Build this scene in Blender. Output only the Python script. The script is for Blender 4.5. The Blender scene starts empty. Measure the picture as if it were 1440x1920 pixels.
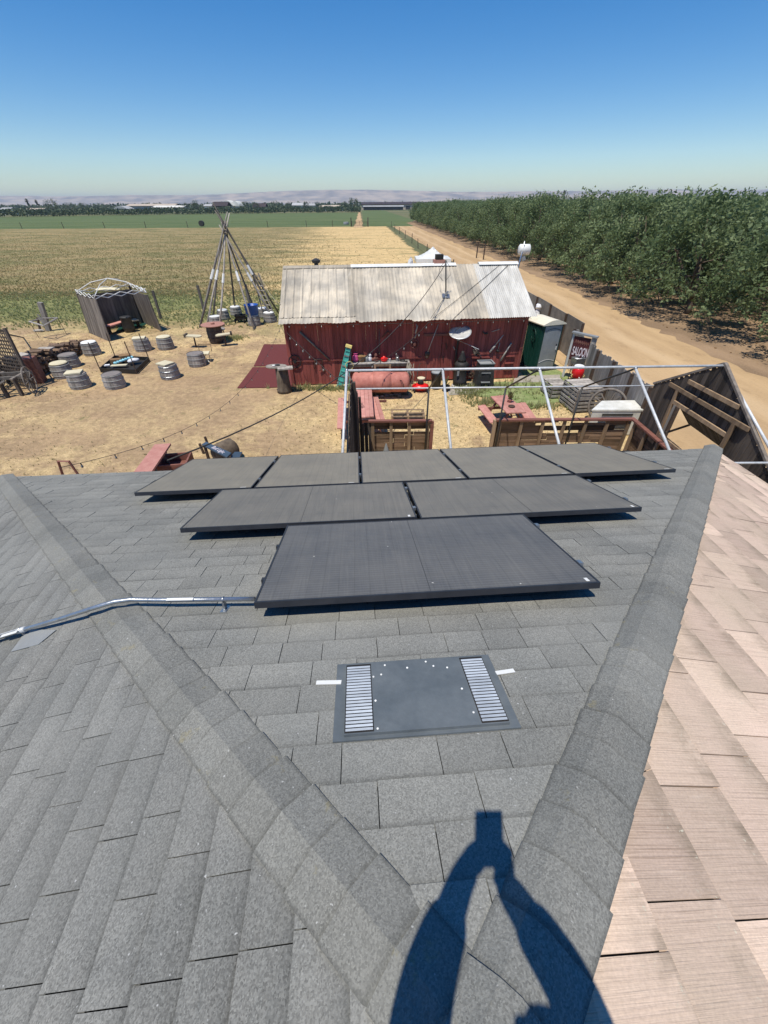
import bpy, math, random
from mathutils import Vector, Matrix
from math import radians, sin, cos, pi
random.seed(7)
RND = random.Random(11)
sc = bpy.context.scene
COL = sc.collection

# ------------------------------------------------------------------ camera
CAMZ = 6.5
FPX = 758.0
PITCH = radians(37.4); ROLL = radians(-0.4)
cam = bpy.data.cameras.new('camera'); camo = bpy.data.objects.new('camera', cam); COL.objects.link(camo)
cF = Vector((0, cos(PITCH), -sin(PITCH))); cR = Vector((1, 0, 0)); cU = cR.cross(cF)
R2 = cR*cos(ROLL) + cU*sin(ROLL); U2 = -cR*sin(ROLL) + cU*cos(ROLL)
rot = Matrix((R2, U2, -cF)).transposed()
camo.matrix_world = Matrix.Translation((0, 0, CAMZ)) @ rot.to_4x4()
cam.sensor_fit = 'VERTICAL'; cam.sensor_height = 24.0; cam.sensor_width = 18.0
cam.lens = FPX/1920*24.0
cam.clip_start = 0.03; cam.clip_end = 30000
sc.camera = camo
sc.render.resolution_x = 768; sc.render.resolution_y = 1024

# ------------------------------------------------------------------ sky and sun
SUN = Vector((-0.30, -0.42, 1.51)).normalized()
elev = math.asin(SUN.z); azim = math.atan2(SUN.x, SUN.y)
w = bpy.data.worlds.new('World'); sc.world = w; w.use_nodes = True
nt = w.node_tree; bg = nt.nodes['Background']
sky = nt.nodes.new('ShaderNodeTexSky'); sky.sky_type = 'NISHITA'; sky.sun_disc = False
sky.sun_elevation = elev; sky.sun_rotation = azim
sky.altitude = 60; sky.air_density = 1.0; sky.dust_density = 0.0; sky.ozone_density = 1.4
hs = nt.nodes.new('ShaderNodeHueSaturation'); hs.inputs['Hue'].default_value = .502; hs.inputs['Saturation'].default_value = 1.5; nt.links.new(sky.outputs[0], hs.inputs['Color'])
tn = nt.nodes.new('ShaderNodeMix'); tn.data_type = 'RGBA'; tn.blend_type = 'MULTIPLY'; tn.inputs[0].default_value = 1; tn.inputs[7].default_value = (.91,.975,1.09,1)
nt.links.new(hs.outputs[0], tn.inputs[6]); nt.links.new(tn.outputs[2], bg.inputs[0]); bg.inputs[1].default_value = 0.112
sl = bpy.data.lights.new('sun', 'SUN'); sl.energy = 4.9; sl.angle = radians(0.5); sl.color = (1.0, 0.94, 0.82)
so = bpy.data.objects.new('sun', sl); COL.objects.link(so)
so.rotation_euler = SUN.to_track_quat('Z', 'Y').to_euler(); so.location = (0, 0, 50)
sc.view_settings.view_transform = 'Standard'; sc.view_settings.look = 'None'
sc.view_settings.exposure = 0.0; sc.view_settings.gamma = 1.0
try:
    sc.cycles.volume_bounces = 0; sc.cycles.max_bounces = 6; sc.cycles.transparent_max_bounces = 8
except Exception: pass

# ------------------------------------------------------------------ measuring helpers (photo pixel -> metre)
def ray(x, y): return cF + R2*((x-720)/FPX) - U2*((y-960)/FPX)
CAMP = Vector((0, 0, CAMZ))
def G(x, y, z=0.0):
    d = ray(x, y); return CAMP + d*((z-CAMZ)/d.z)
def PY(x, y, Y):
    d = ray(x, y); return CAMP + d*(Y/d.y)
def PX(x, y, X):
    d = ray(x, y); return CAMP + d*(X/d.x)
YAW = radians(3.8); SL = 0.315; HR = 1.38
ux = Vector((cos(YAW), sin(YAW), 0)); uy = Vector((-sin(YAW), cos(YAW), 0))
_n = Vector((-sin(YAW)*SL, cos(YAW)*SL, 1))
def RF(x, y, off=0.0):
    d = ray(x, y); return CAMP + d*(-(HR-off)/_n.dot(d))
AP0 = RF(880, 2008); AP = AP0 + ux*0.05
def _side(x, y, off, s):
    nn = Vector((ux.x*SL*s, ux.y*SL*s, 1)); d = ray(x, y); return CAMP + d*(((AP-CAMP).dot(nn)+off)/nn.dot(d))
def RR(x, y, off=0.0): return _side(x, y, off, 1)
def RL(x, y, off=0.0): return _side(x, y, off, -1)
SN = math.sqrt(1+SL*SL)
def roof_frame(kind):
    """u along the eave, v down the slope, n outward"""
    if kind == 'front': h = uy; u = ux
    elif kind == 'right': h = ux; u = uy
    elif kind == 'left': h = -ux; u = uy
    else: h = -uy; u = ux
    v = (h + Vector((0, 0, -SL)))/SN
    n = (Vector((0, 0, 1)) + h*SL)/SN
    return u, v, n
def rp(kind, a, b, c=0.0):
    u, v, n = roof_frame(kind); return AP0 + u*a + v*b + n*c

# ------------------------------------------------------------------ mesh builder
class MB:
    def __init__(s): s.v = []; s.f = []; s.r = []; s.mi = []; s.T = None; s.m = 0
    def add(s, vs, fs, r=None, m=None):
        o = len(s.v); r = RND.random() if r is None else r; m = s.m if m is None else m
        for p in vs:
            p = Vector(p)
            s.v.append(s.T @ p if s.T is not None else p)
        for f in fs: s.f.append(tuple(i+o for i in f)); s.r.append(r); s.mi.append(m)
        return s
    def box(s, x0, x1, y0, y1, z0, z1, r=None, m=None):
        vs = [(x0,y0,z0),(x1,y0,z0),(x1,y1,z0),(x0,y1,z0),(x0,y0,z1),(x1,y0,z1),(x1,y1,z1),(x0,y1,z1)]
        return s.add(vs, [(0,3,2,1),(4,5,6,7),(0,1,5,4),(1,2,6,5),(2,3,7,6),(3,0,4,7)], r, m)
    def cbox(s, c, sx, sy, sz, rz=0, r=None, m=None, taper=1.0):
        vs = []
        for z, k in ((-sz/2, 1), (sz/2, taper)):
            for (a, b) in ((-1,-1),(1,-1),(1,1),(-1,1)):
                x = a*sx/2*k; y = b*sy/2*k
                vs.append((c[0]+x*cos(rz)-y*sin(rz), c[1]+x*sin(rz)+y*cos(rz), c[2]+z))
        return s.add(vs, [(0,3,2,1),(4,5,6,7),(0,1,5,4),(1,2,6,5),(2,3,7,6),(3,0,4,7)], r, m)
    def beam(s, p, q, w, h, up=(0,0,1), r=None, m=None):
        p = Vector(p); q = Vector(q); d = (q-p).normalized(); up = Vector(up)
        sd = d.cross(up)
        if sd.length < 1e-4: sd = d.cross(Vector((0,1,0)))
        sd.normalize(); u = sd.cross(d)
        vs = []
        for e in (p, q):
            for (a, b) in ((-1,-1),(1,-1),(1,1),(-1,1)): vs.append(e + sd*(a*w/2) + u*(b*h/2))
        return s.add(vs, [(0,3,2,1),(4,5,6,7),(0,1,5,4),(1,2,6,5),(2,3,7,6),(3,0,4,7)], r, m)
    def tube(s, pts, rad, n=6, closed=False, cap=True, r=None, m=None):
        pts = [Vector(p) for p in pts]; N = len(pts)
        rads = rad if isinstance(rad, (list, tuple)) else [rad]*N
        vs = []; fs = []; pu = None
        for i, p in enumerate(pts):
            a = pts[(i-1) % N] if (closed or i > 0) else p
            b = pts[(i+1) % N] if (closed or i < N-1) else p
            d = (b-a).normalized()
            if pu is None:
                pu = d.cross(Vector((0,0,1)))
                if pu.length < .1: pu = d.cross(Vector((1,0,0)))
            pu = (pu - d*pu.dot(d)).normalized(); w_ = d.cross(pu)
            for k in range(n):
                t = 2*pi*k/n; vs.append(p + (pu*cos(t) + w_*sin(t))*rads[i])
        M = N if closed else N-1
        for i in range(M):
            for k in range(n):
                a = i*n+k; b = i*n+(k+1) % n; c = ((i+1) % N)*n+(k+1) % n; d = ((i+1) % N)*n+k
                fs.append((a, b, c, d))
        if cap and not closed: fs.append(tuple(range(n))[::-1]); fs.append(tuple((N-1)*n+k for k in range(n)))
        return s.add(vs, fs, r, m)
    def cyl(s, p, q, r1, r2=None, n=10, r=None, m=None):
        return s.tube([p, q], [r1, r1 if r2 is None else r2], n, r=r, m=m)
    def lathe(s, prof, c=(0,0,0), n=16, r=None, m=None, cap=True, sx=1, sy=1):
        vs = []; fs = []
        for (rr, z) in prof:
            for k in range(n):
                t = 2*pi*k/n; vs.append((c[0]+rr*cos(t)*sx, c[1]+rr*sin(t)*sy, c[2]+z))
        for i in range(len(prof)-1):
            for k in range(n): fs.append((i*n+k, i*n+(k+1) % n, (i+1)*n+(k+1) % n, (i+1)*n+k))
        if cap: fs.append(tuple(range(n))[::-1]); fs.append(tuple((len(prof)-1)*n+k for k in range(n)))
        return s.add(vs, fs, r, m)
    def ring(s, c, R_, rad, n=24, k=5, ax='z', rz=0, m=None, tilt=None):
        pts = []
        for i in range(n):
            t = 2*pi*i/n
            if ax == 'z': p = Vector((R_*cos(t), R_*sin(t), 0))
            else: p = Vector((R_*cos(t), 0, R_*sin(t))); p.rotate(Matrix.Rotation(rz, 3, 'Z'))
            if tilt: p = tilt @ p
            pts.append(Vector(c)+p)
        return s.tube(pts, rad, k, closed=True, m=m)
    def poly(s, pts, r=None, m=None): return s.add(pts, [tuple(range(len(pts)))], r, m)
    def blob(s, c, rx, ry, rz_, n=8, k=6, jit=0.0, r=None, m=None):
        vs = []; fs = []
        for i in range(k+1):
            a = pi*i/k
            for j in range(n):
                t = 2*pi*j/n; q = 1+RND.uniform(-jit, jit)
                vs.append((c[0]+rx*sin(a)*cos(t)*q, c[1]+ry*sin(a)*sin(t)*q, c[2]-rz_*cos(a)*q))
        for i in range(k):
            for j in range(n): fs.append((i*n+j, i*n+(j+1) % n, (i+1)*n+(j+1) % n, (i+1)*n+j))
        return s.add(vs, fs, r, m)

ORG = {}
def put(o, label=None, cat=None, group=None, kind=None):
    if label: o['label'] = label
    if cat: o['category'] = cat
    if group: o['group'] = group
    if kind: o['kind'] = kind
    return o
def thing(name, label, cat, loc=(0,0,0), group=None):
    o = bpy.data.objects.new(name, None); COL.objects.link(o); o.location = loc; ORG[o] = Vector(loc)
    o.empty_display_size = .2
    return put(o, label, cat, group)
def ob(name, mb, mat, parent=None, smooth=False, loc=None, label=None, cat=None, group=None, kind=None):
    me = bpy.data.meshes.new(name)
    if parent is not None: org = ORG[parent]
    elif loc is not None: org = Vector(loc)
    elif kind == 'structure' or not mb.v: org = Vector((0,0,0))
    else:
        xs = [v.x for v in mb.v]; ys = [v.y for v in mb.v]; zs = [v.z for v in mb.v]
        org = Vector(((min(xs)+max(xs))/2, (min(ys)+max(ys))/2, min(zs)))
    me.from_pydata([tuple(v-org) for v in mb.v], [], mb.f); me.update()
    a = me.attributes.new('rnd', 'FLOAT', 'FACE'); a.data.foreach_set('value', mb.r)
    for m_ in (mat if isinstance(mat, (list, tuple)) else [mat]): me.materials.append(m_)
    me.polygons.foreach_set('material_index', mb.mi)
    if smooth: me.polygons.foreach_set('use_smooth', [True]*len(me.polygons))
    o = bpy.data.objects.new(name, me); COL.objects.link(o)
    if parent is not None: o.parent = parent
    else: o.location = org
    ORG[o] = org
    return put(o, label, cat, group, kind)
def dup(root, loc, rz=0.0, label=None, scale=None, skip=()):
    def cp(o, par):
        c = o.copy(); COL.objects.link(c)
        if par is not None: c.parent = par
        for ch in list(o.children):
            if ch.name.split('.')[0] not in skip: cp(ch, c)
        return c
    c = cp(root, None); c.location = loc; c.rotation_euler = (0, 0, rz)
    if label: c['label'] = label
    if scale: c.scale = (scale,)*3 if not isinstance(scale, tuple) else scale
    return c
def part(name, mb, mat, parent, smooth=False, label=None): return ob(name, mb, mat, parent, smooth, label=label)

# ------------------------------------------------------------------ materials
def srgb(r, g, b, k=1.0):
    f = lambda c: (c/255/12.92 if c/255 <= .04045 else ((c/255+.055)/1.055)**2.4)
    return (f(r)*k, f(g)*k, f(b)*k)
class NG:
    def __init__(s, name):
        s.m = bpy.data.materials.new(name); s.m.use_nodes = True; s.t = s.m.node_tree; s.b = s.t.nodes['Principled BSDF']
        s.n = s.t.nodes; s.tc = s.n.new('ShaderNodeTexCoord').outputs['Object']
    def l(s, a, b): s.t.links.new(a, b)
    def val(s, inp, v):
        if hasattr(v, 'links') or isinstance(v, bpy.types.NodeSocket): s.l(v, inp)
        elif isinstance(v, tuple) and len(v) == 3 and inp.type == 'RGBA': inp.default_value = (*v, 1)
        else: inp.default_value = v
    def noise(s, scale=1, stretch=(1,1,1), det=4, rough=.55, co=None, dist=0, out='Fac', off=(0,0,0)):
        mp = s.n.new('ShaderNodeMapping'); mp.inputs['Scale'].default_value = stretch; mp.inputs['Location'].default_value = off
        s.l(co or s.tc, mp.inputs['Vector'])
        t = s.n.new('ShaderNodeTexNoise'); t.inputs['Scale'].default_value = scale; t.inputs['Detail'].default_value = det
        t.inputs['Roughness'].default_value = rough; t.inputs['Distortion'].default_value = dist
        s.l(mp.outputs[0], t.inputs['Vector']); return t.outputs[out]
    def vor(s, scale=1, stretch=(1,1,1), feat='F1', out='Distance', co=None):
        mp = s.n.new('ShaderNodeMapping'); mp.inputs['Scale'].default_value = stretch; s.l(co or s.tc, mp.inputs['Vector'])
        t = s.n.new('ShaderNodeTexVoronoi'); t.feature = feat; t.inputs['Scale'].default_value = scale
        s.l(mp.outputs[0], t.inputs['Vector']); return t.outputs[out]
    def ramp(s, fac, a, b, c0=(0,0,0), c1=(1,1,1), mode='LINEAR'):
        r = s.n.new('ShaderNodeValToRGB'); r.color_ramp.interpolation = mode
        r.color_ramp.elements[0].position = a; r.color_ramp.elements[1].position = b
        r.color_ramp.elements[0].color = (*c0, 1); r.color_ramp.elements[1].color = (*c1, 1)
        s.l(fac, r.inputs[0]); return r.outputs[0]
    def mix(s, fac, a, b, mode='MIX'):
        x = s.n.new('ShaderNodeMix'); x.data_type = 'RGBA'; x.blend_type = mode
        s.val(x.inputs[0], fac); s.val(x.inputs[6], a); s.val(x.inputs[7], b); return x.outputs[2]
    def math(s, op, a, b=0.0, c=None):
        x = s.n.new('ShaderNodeMath'); x.operation = op; s.val(x.inputs[0], a); s.val(x.inputs[1], b)
        if c is not None: s.val(x.inputs[2], c)
        return x.outputs[0]
    def rnd(s):
        a = s.n.new('ShaderNodeAttribute'); a.attribute_name = 'rnd'; return a.outputs['Fac']
    def vary(s, col, amt, src=None):
        f = s.math('MULTIPLY_ADD', src or s.rnd(), amt*2, 1-amt)
        x = s.n.new('ShaderNodeVectorMath'); x.operation = 'SCALE'; s.val(x.inputs[0], col); s.l(f, x.inputs['Scale']); return x.outputs[0]
    def sep(s, co=None):
        x = s.n.new('ShaderNodeSeparateXYZ'); s.l(co or s.tc, x.inputs[0]); return x.outputs
    def done(s, col, rough=.8, bump=None, bs=.3, bd=.01, metal=0.0, spec=.3, bump2=None, bd2=.01):
        if not isinstance(col, bpy.types.NodeSocket): s.b.inputs['Base Color'].default_value = (*col, 1)
        else: s.l(col, s.b.inputs['Base Color'])
        s.val(s.b.inputs['Roughness'], rough); s.val(s.b.inputs['Metallic'], metal)
        s.b.inputs['Specular IOR Level'].default_value = spec
        nrm = None
        for (h, d) in ((bump2, bd2), (bump, bd)):
            if h is not None:
                bn = s.n.new('ShaderNodeBump'); bn.inputs['Strength'].default_value = bs; bn.inputs['Distance'].default_value = d
                s.l(h, bn.inputs['Height'])
                if nrm is not None: s.l(nrm, bn.inputs['Normal'])
                nrm = bn.outputs[0]
        if nrm is not None: s.l(nrm, s.b.inputs['Normal'])
        return s.m
def simple(name, c1, c2=None, scale=4, stretch=(1,1,1), rough=.75, bump=.4, bd=.01, rnd=.12, metal=0, spec=.3, det=5):
    g = NG(name); c2 = c2 or tuple(x*.72 for x in c1)
    n = g.noise(scale, stretch, det); f = g.ramp(n, .35, .68)
    n2 = g.noise(scale*6, stretch, 3); c = g.mix(f, c1, c2); c = g.vary(c, .14, n2); c = g.vary(c, rnd)
    return g.done(c, rough, bump=g.noise(scale*4, stretch, 4), bs=bump, bd=bd, metal=metal, spec=spec)
def wood(name, c1, c2, ax='z', rnd=.3, s=9, bump=.7):
    st = {'x': (.12, 1, 1), 'y': (1, .12, 1), 'z': (1, 1, .12)}[ax]
    return simple(name, c1, c2, s, st, .85, bump, .006, rnd, 0, .2)
# ------------------------------------------------------------------ materials used
MT = {}
def shingle_mat(name, c1, c2, light, lich=0.0, wave=0.0, band=.6, broad=.32):
    g = NG(name)
    fine = g.noise(170, det=2, rough=.7); mid = g.noise(2.2, det=5); big = g.noise(.7, det=3)
    c = g.mix(g.ramp(mid, .35, .7), c1, c2)
    c = g.vary(c, .09)
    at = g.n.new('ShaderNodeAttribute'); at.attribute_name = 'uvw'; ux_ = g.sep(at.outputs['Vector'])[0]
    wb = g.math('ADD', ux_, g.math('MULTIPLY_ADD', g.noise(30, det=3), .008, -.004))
    dirt = g.math('MULTIPLY', g.ramp(wb, .021, .034, (1,1,1), (0,0,0)), band)  # dirt and course-line shading, both put into the colour as a thin band
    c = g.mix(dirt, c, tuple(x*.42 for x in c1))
    soft = g.math('MULTIPLY', g.ramp(g.math('ADD', ux_, g.math('MULTIPLY_ADD', g.noise(5, det=3), .06, -.03)), .03, .095, (1,1,1), (0,0,0)), g.ramp(g.noise(1.7, det=4, off=(2,5,1)), .30, .62))  # broad shading below each course overlap, put into the colour
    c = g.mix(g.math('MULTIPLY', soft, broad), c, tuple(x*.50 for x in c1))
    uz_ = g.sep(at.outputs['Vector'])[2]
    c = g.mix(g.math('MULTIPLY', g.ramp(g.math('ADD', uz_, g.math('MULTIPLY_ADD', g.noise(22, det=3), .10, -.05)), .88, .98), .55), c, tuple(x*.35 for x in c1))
    sp = g.ramp(g.vor(240, out='Color'), .0, 1.0)
    sw = g.n.new('ShaderNodeSeparateColor'); g.l(sp, sw.inputs[0])
    c = g.vary(c, .42, sw.outputs[0])
    c = g.mix(g.ramp(g.noise(70, det=1), .745, .80), c, light)
    c = g.mix(g.math('MULTIPLY', g.ramp(big, .48, .72), .35), c, tuple(x*1.55 for x in c1))
    blot = g.ramp(g.noise(1.3, det=3, off=(4, 2, 1)), .60, .75); c = g.mix(g.math('MULTIPLY', blot, .35), c, tuple(x*.55 for x in c1))
    if lich: c = g.mix(g.math('MULTIPLY', g.ramp(g.noise(9, det=6, rough=.7), .62, .68), lich), c, (.26, .22, .10))
    return g.done(c, .93, bump=fine, bs=.55, bd=.003, spec=.25, bump2=g.noise(3.2, (1, .38, 1), 3, .5, dist=.6) if wave else None, bd2=wave)
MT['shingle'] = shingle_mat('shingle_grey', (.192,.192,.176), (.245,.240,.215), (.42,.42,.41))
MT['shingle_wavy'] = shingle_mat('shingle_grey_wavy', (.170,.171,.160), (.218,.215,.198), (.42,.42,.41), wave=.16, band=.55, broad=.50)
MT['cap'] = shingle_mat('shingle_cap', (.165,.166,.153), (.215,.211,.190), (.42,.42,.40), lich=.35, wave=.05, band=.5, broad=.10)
def shake():
    g = NG('tan_shake'); at = g.n.new('ShaderNodeAttribute'); at.attribute_name = 'uvw'; co = at.outputs['Vector']
    gr = g.noise(1, (3, 210, 1), 5, .6, co); gr2 = g.noise(1, (9, 60, 1), 4, .6, co, dist=.6)
    big = g.noise(2.0, det=5)
    c = g.mix(g.ramp(big, .35, .68), (.63,.475,.375), (.555,.435,.33))
    c = g.vary(c, .24)
    c = g.mix(g.math('MULTIPLY', g.math('MULTIPLY', g.ramp(gr, .50, .66), g.ramp(g.noise(3.5, det=4), .35, .65)), .75), c, (.30,.21,.155))
    c = g.mix(g.math('MULTIPLY', g.ramp(gr2, .60, .75), .4), c, (.66,.53,.42))
    s_ = g.sep(co); edge = g.ramp(s_[0], .16, .27)
    stain = g.math('MULTIPLY', edge, g.ramp(g.noise(5, det=5, rough=.65), .42, .62))
    c = g.mix(g.math('MULTIPLY', stain, .75), c, (.19,.15,.105))
    c = g.mix(g.math('MULTIPLY', edge, g.ramp(g.noise(45, det=4, rough=.75), .62, .68)), c, (.60,.56,.44))
    c = g.vary(c, .2, g.noise(120, det=2))
    return g.done(c, .88, bump=gr, bs=.8, bd=.006, spec=.25)
MT['shake'] = shake()
def panel_glass(name, c1, dust, amt, ln=.30):
    g = NG(name); at = g.n.new('ShaderNodeAttribute'); at.attribute_name = 'uvw'; co = at.outputs['Vector']; s_ = g.sep(co)
    # fine busbar and cell gap lines, metres across the module
    def lines(v, period, w_):
        f = g.math('FRACT', g.math('MULTIPLY', v, 1/period)); d = g.math('ABSOLUTE', g.math('SUBTRACT', f, .5)); return g.math('GREATER_THAN', d, .5-w_)
    l1 = lines(s_[0], .026, .10); l2 = lines(s_[1], .091, .035); l3 = lines(s_[0], .182, .02)
    c = g.mix(g.math('MULTIPLY', l1, ln), c1, (.17,.18,.20))
    c = g.mix(g.math('MULTIPLY', l2, .35), c, (.008,.009,.012)); c = g.mix(g.math('MULTIPLY', l3, .3), c, (.006,.007,.01))
    st = g.noise(1, (1.0, 22, 1), 6, .7, co, dist=2.2); st2 = g.noise(2.2, det=6, rough=.65, co=co)
    d = g.math('MULTIPLY_ADD', g.ramp(st, .45, .70), .16, g.math('MULTIPLY', st2, .7))
    d = g.math('MULTIPLY', d, amt)
    c = g.mix(d, c, dust)
    c = g.mix(g.ramp(g.noise(26, det=1, co=co), .80, .81), c, (.55,.53,.48))
    return g.done(c, g.math('MULTIPLY_ADD', st2, .25, .34), bump=g.noise(60, det=3, co=co), bs=.15, bd=.002, spec=.35)
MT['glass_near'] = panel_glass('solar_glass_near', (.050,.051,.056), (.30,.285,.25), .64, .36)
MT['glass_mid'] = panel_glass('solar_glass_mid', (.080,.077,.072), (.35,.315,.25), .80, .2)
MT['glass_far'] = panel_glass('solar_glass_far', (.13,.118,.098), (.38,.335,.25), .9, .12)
MT['blackframe'] = simple('black_anodised', (.018,.02,.026), (.03,.032,.038), 8, rough=.45, bump=.1, spec=.5)
MT['steel'] = simple('galvanised_steel', (.42,.44,.46), (.30,.32,.34), 14, rough=.38, bump=.15, metal=.85, spec=.5)
MT['pipe'] = simple('pale_pipe', (.66,.67,.67), (.50,.52,.53), 12, rough=.5, bump=.15, metal=.1, spec=.5)
MT['bluegrey'] = simple('vent_paint', (.10,.118,.132), (.14,.158,.17), 5, rough=.6, bump=.3, spec=.15)
MT['louvre'] = simple('louvre_metal', (.54,.58,.61), (.42,.46,.50), 6, rough=.5, bump=.05, metal=.2, spec=.5)
MT['white'] = simple('white_paint', (.78,.78,.76), (.66,.66,.63), 3, rough=.6, bump=.1)
MT['cream'] = simple('cream_cloth', (.66,.60,.42), (.56,.50,.35), 5, rough=.9)
MT['tubwood'] = wood('weathered_barrel_wood', (.36,.33,.30), (.25,.23,.21), 'z')
MT['greywood'] = wood('grey_boards', (.235,.205,.175), (.13,.11,.095), 'z', .35)
MT['darkwood'] = wood('dark_boards', (.105,.085,.07), (.05,.042,.036), 'z', .45)
MT['fencewood'] = wood('silver_fence_boards', (.34,.32,.295), (.20,.185,.17), 'z', .3)
MT['ply'] = simple('weathered_plywood', (.235,.22,.195), (.14,.13,.118), 2.2, rough=.9, bump=.4)
MT['stud'] = wood('bare_studs', (.33,.235,.15), (.20,.135,.085), 'z', .3)
MT['studx'] = wood('bare_studs_long', (.24,.16,.105), (.12,.08,.05), 'x', .6)
MT['redwood'] = simple('faded_red_paint', (.54,.27,.22), (.46,.20,.165), 6, rough=.75, bump=.25, rnd=.15)
MT['redrail'] = simple('dull_red_rail', (.24,.105,.08), (.15,.06,.045), 10, (.2,1,1), rough=.7, rnd=.1)
MT['barnred'] = simple('barn_red', (.32,.085,.068), (.21,.056,.047), 5, (1,1,.15), .85, .5, .01, .22)
MT['maroon'] = simple('maroon_mat', (.15,.040,.038), (.11,.028,.028), 30, rough=.95, bump=.5)
MT['darkmetal'] = simple('dark_metal', (.045,.045,.045), (.025,.025,.025), 8, rough=.5, bump=.2, spec=.4)
MT['blackiron'] = simple('black_iron', (.02,.02,.02), (.035,.03,.026), 6, rough=.6, bump=.2)
MT['rust'] = simple('rusty_iron', (.11,.07,.05), (.06,.045,.035), 12, rough=.85, bump=.4)
MT['bark'] = simple('tree_bark', (.16,.125,.09), (.08,.06,.045), 6, (1,1,.3), .95, .9, .03)
MT['polewood'] = wood('bleached_poles', (.46,.42,.37), (.27,.24,.21), 'z')
MT['poledark'] = wood('dark_poles', (.20,.18,.16), (.11,.10,.09), 'z')
MT['blue'] = simple('blue_plastic', (.02,.10,.42), (.015,.08,.34), 4, rough=.4)
MT['slate'] = simple('slate_blue_paint', (.06,.09,.13), (.045,.07,.10), 4, rough=.5)
MT['teal'] = simple('teal_fibreglass', (.06,.36,.30), (.10,.48,.42), 8, rough=.5)
MT['yellow'] = simple('yellow_plastic', (.78,.66,.25), (.66,.55,.2), 8, rough=.5)
MT['green_dk'] = simple('dark_green_plastic', (.010,.060,.045), (.008,.048,.036), 3, rough=.45, bump=.1, spec=.4)
MT['grey_pl'] = simple('grey_plastic', (.30,.31,.31), (.25,.26,.26), 3, rough=.5, bump=.1)
MT['translucent'] = simple('cream_plastic_roof', (.78,.72,.58), (.68,.62,.48), 3, rough=.5)
MT['red_pl'] = simple('bright_red_plastic', (.72,.018,.018), (.55,.012,.012), 4, rough=.3, bump=.05, spec=.5)
MT['pinktank'] = simple('sunfaded_red_tank', (.50,.20,.155), (.38,.13,.10), 5, rough=.65, bump=.15)
MT['terracotta'] = simple('terracotta_disc', (.42,.215,.165), (.34,.165,.125), 6, rough=.8)
MT['rubber'] = simple('rubber', (.02,.02,.02), (.03,.03,.03), 6, rough=.8)
MT['silver'] = simple('dish_metal', (.74,.73,.70), (.60,.59,.55), 5, rough=.35, metal=.3, spec=.5)
MT['appliance'] = simple('worn_white_enamel', (.74,.73,.68), (.55,.54,.48), 3.5, rough=.45, bump=.1)
MT['pink'] = simple('pink_cloth', (.62,.10,.28), (.5,.07,.2), 5)
MT['brown'] = simple('brown_carton', (.28,.17,.08), (.2,.12,.06), 5)
MT['babyblue'] = simple('light_blue_plastic', (.30,.62,.72), (.22,.5,.6), 5, rough=.5)
MT['cotton'] = simple('white_fabric', (.78,.78,.78), (.66,.66,.68), 8, rough=.9)
MT['skin'] = simple('skin', (.42,.26,.18), (.38,.23,.16), 8, rough=.6)
MT['clothdk'] = simple('navy_shirt', (.03,.04,.07), (.02,.03,.05), 20, rough=.9)
MT['jeans'] = simple('jeans', (.05,.08,.14), (.04,.06,.11), 20, rough=.9)
MT['hair'] = simple('hair', (.03,.02,.015), (.02,.015,.01), 30, rough=.7)
MT['glassdk'] = simple('dark_glass', (.02,.02,.025), (.03,.03,.03), 3, rough=.15, spec=.5)
MT['firewood'] = simple('split_firewood', (.22,.15,.10), (.10,.065,.045), 9, rough=.9, rnd=.5)
MT['stucco'] = simple('house_wall', (.36,.30,.24), (.30,.25,.2), 3)
MT['bwhite'] = simple('distant_white_wall', (.72,.70,.64), (.6,.58,.52), .2)
MT['bgrey'] = simple('distant_grey_roof', (.42,.42,.42), (.34,.34,.33), .2)
MT['btan'] = simple('distant_tan_roof', (.50,.42,.33), (.42,.35,.28), .2)
MT['bdark'] = simple('distant_dark_roof', (.050,.035,.036), (.04,.03,.03), .2)
MT['bbarn'] = simple('distant_dark_opening', (.06,.055,.05), (.04,.04,.04), .5)
MT['bulb'] = simple('clear_bulb', (.25,.24,.22), (.2,.2,.18), 20, rough=.15, spec=.8)
MT['wire'] = simple('black_cable', (.05,.048,.045), (.035,.033,.03), 10)
MT['rope'] = simple('rope', (.4,.35,.26), (.3,.26,.2), 40)
MT['signboard'] = simple('maroon_signboard', (.12,.03,.03), (.06,.015,.02), 4)
MT['letter'] = simple('white_letters', (.80,.74,.76), (.72,.62,.66), 20)
MT['stone'] = simple('pale_stone', (.42,.38,.32), (.30,.27,.23), 6)
def barnroof():
    g = NG('corrugated_roof'); 
    c = g.mix(g.ramp(g.noise(1.1, det=5), .38, .62), (.57,.495,.385), (.36,.325,.27))
    c = g.vary(c, .22); 
    st = g.noise(3, (3, .25, .25), 5); c = g.mix(g.math('MULTIPLY', g.ramp(st, .5, .72), .55), c, (.19,.175,.15))
    c = g.mix(g.math('MULTIPLY', g.ramp(g.noise(2, (2.5,.5,.5), 4, off=(9,3,1)), .6, .75), .6), c, (.60,.55,.46))
    c = g.mix(g.math('MULTIPLY', g.ramp(g.noise(1.7, det=3, off=(1,7,2)), .72, .76), .5), c, (.32,.19,.14))
    return g.done(c, .7, bump=g.noise(6, det=4), bs=.3, bd=.02, metal=0, spec=.2)
MT['barnroof'] = barnroof()
MT['barnroof_white'] = simple('corrugated_white', (.62,.60,.55), (.42,.40,.36), 2.5, (2,.3,.3), .6, .2, .02, .1)
def barrel_top(): return simple('barrel_lid', (.25,.22,.20), (.18,.16,.15), 10)
MT['lid'] = barrel_top()
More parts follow.
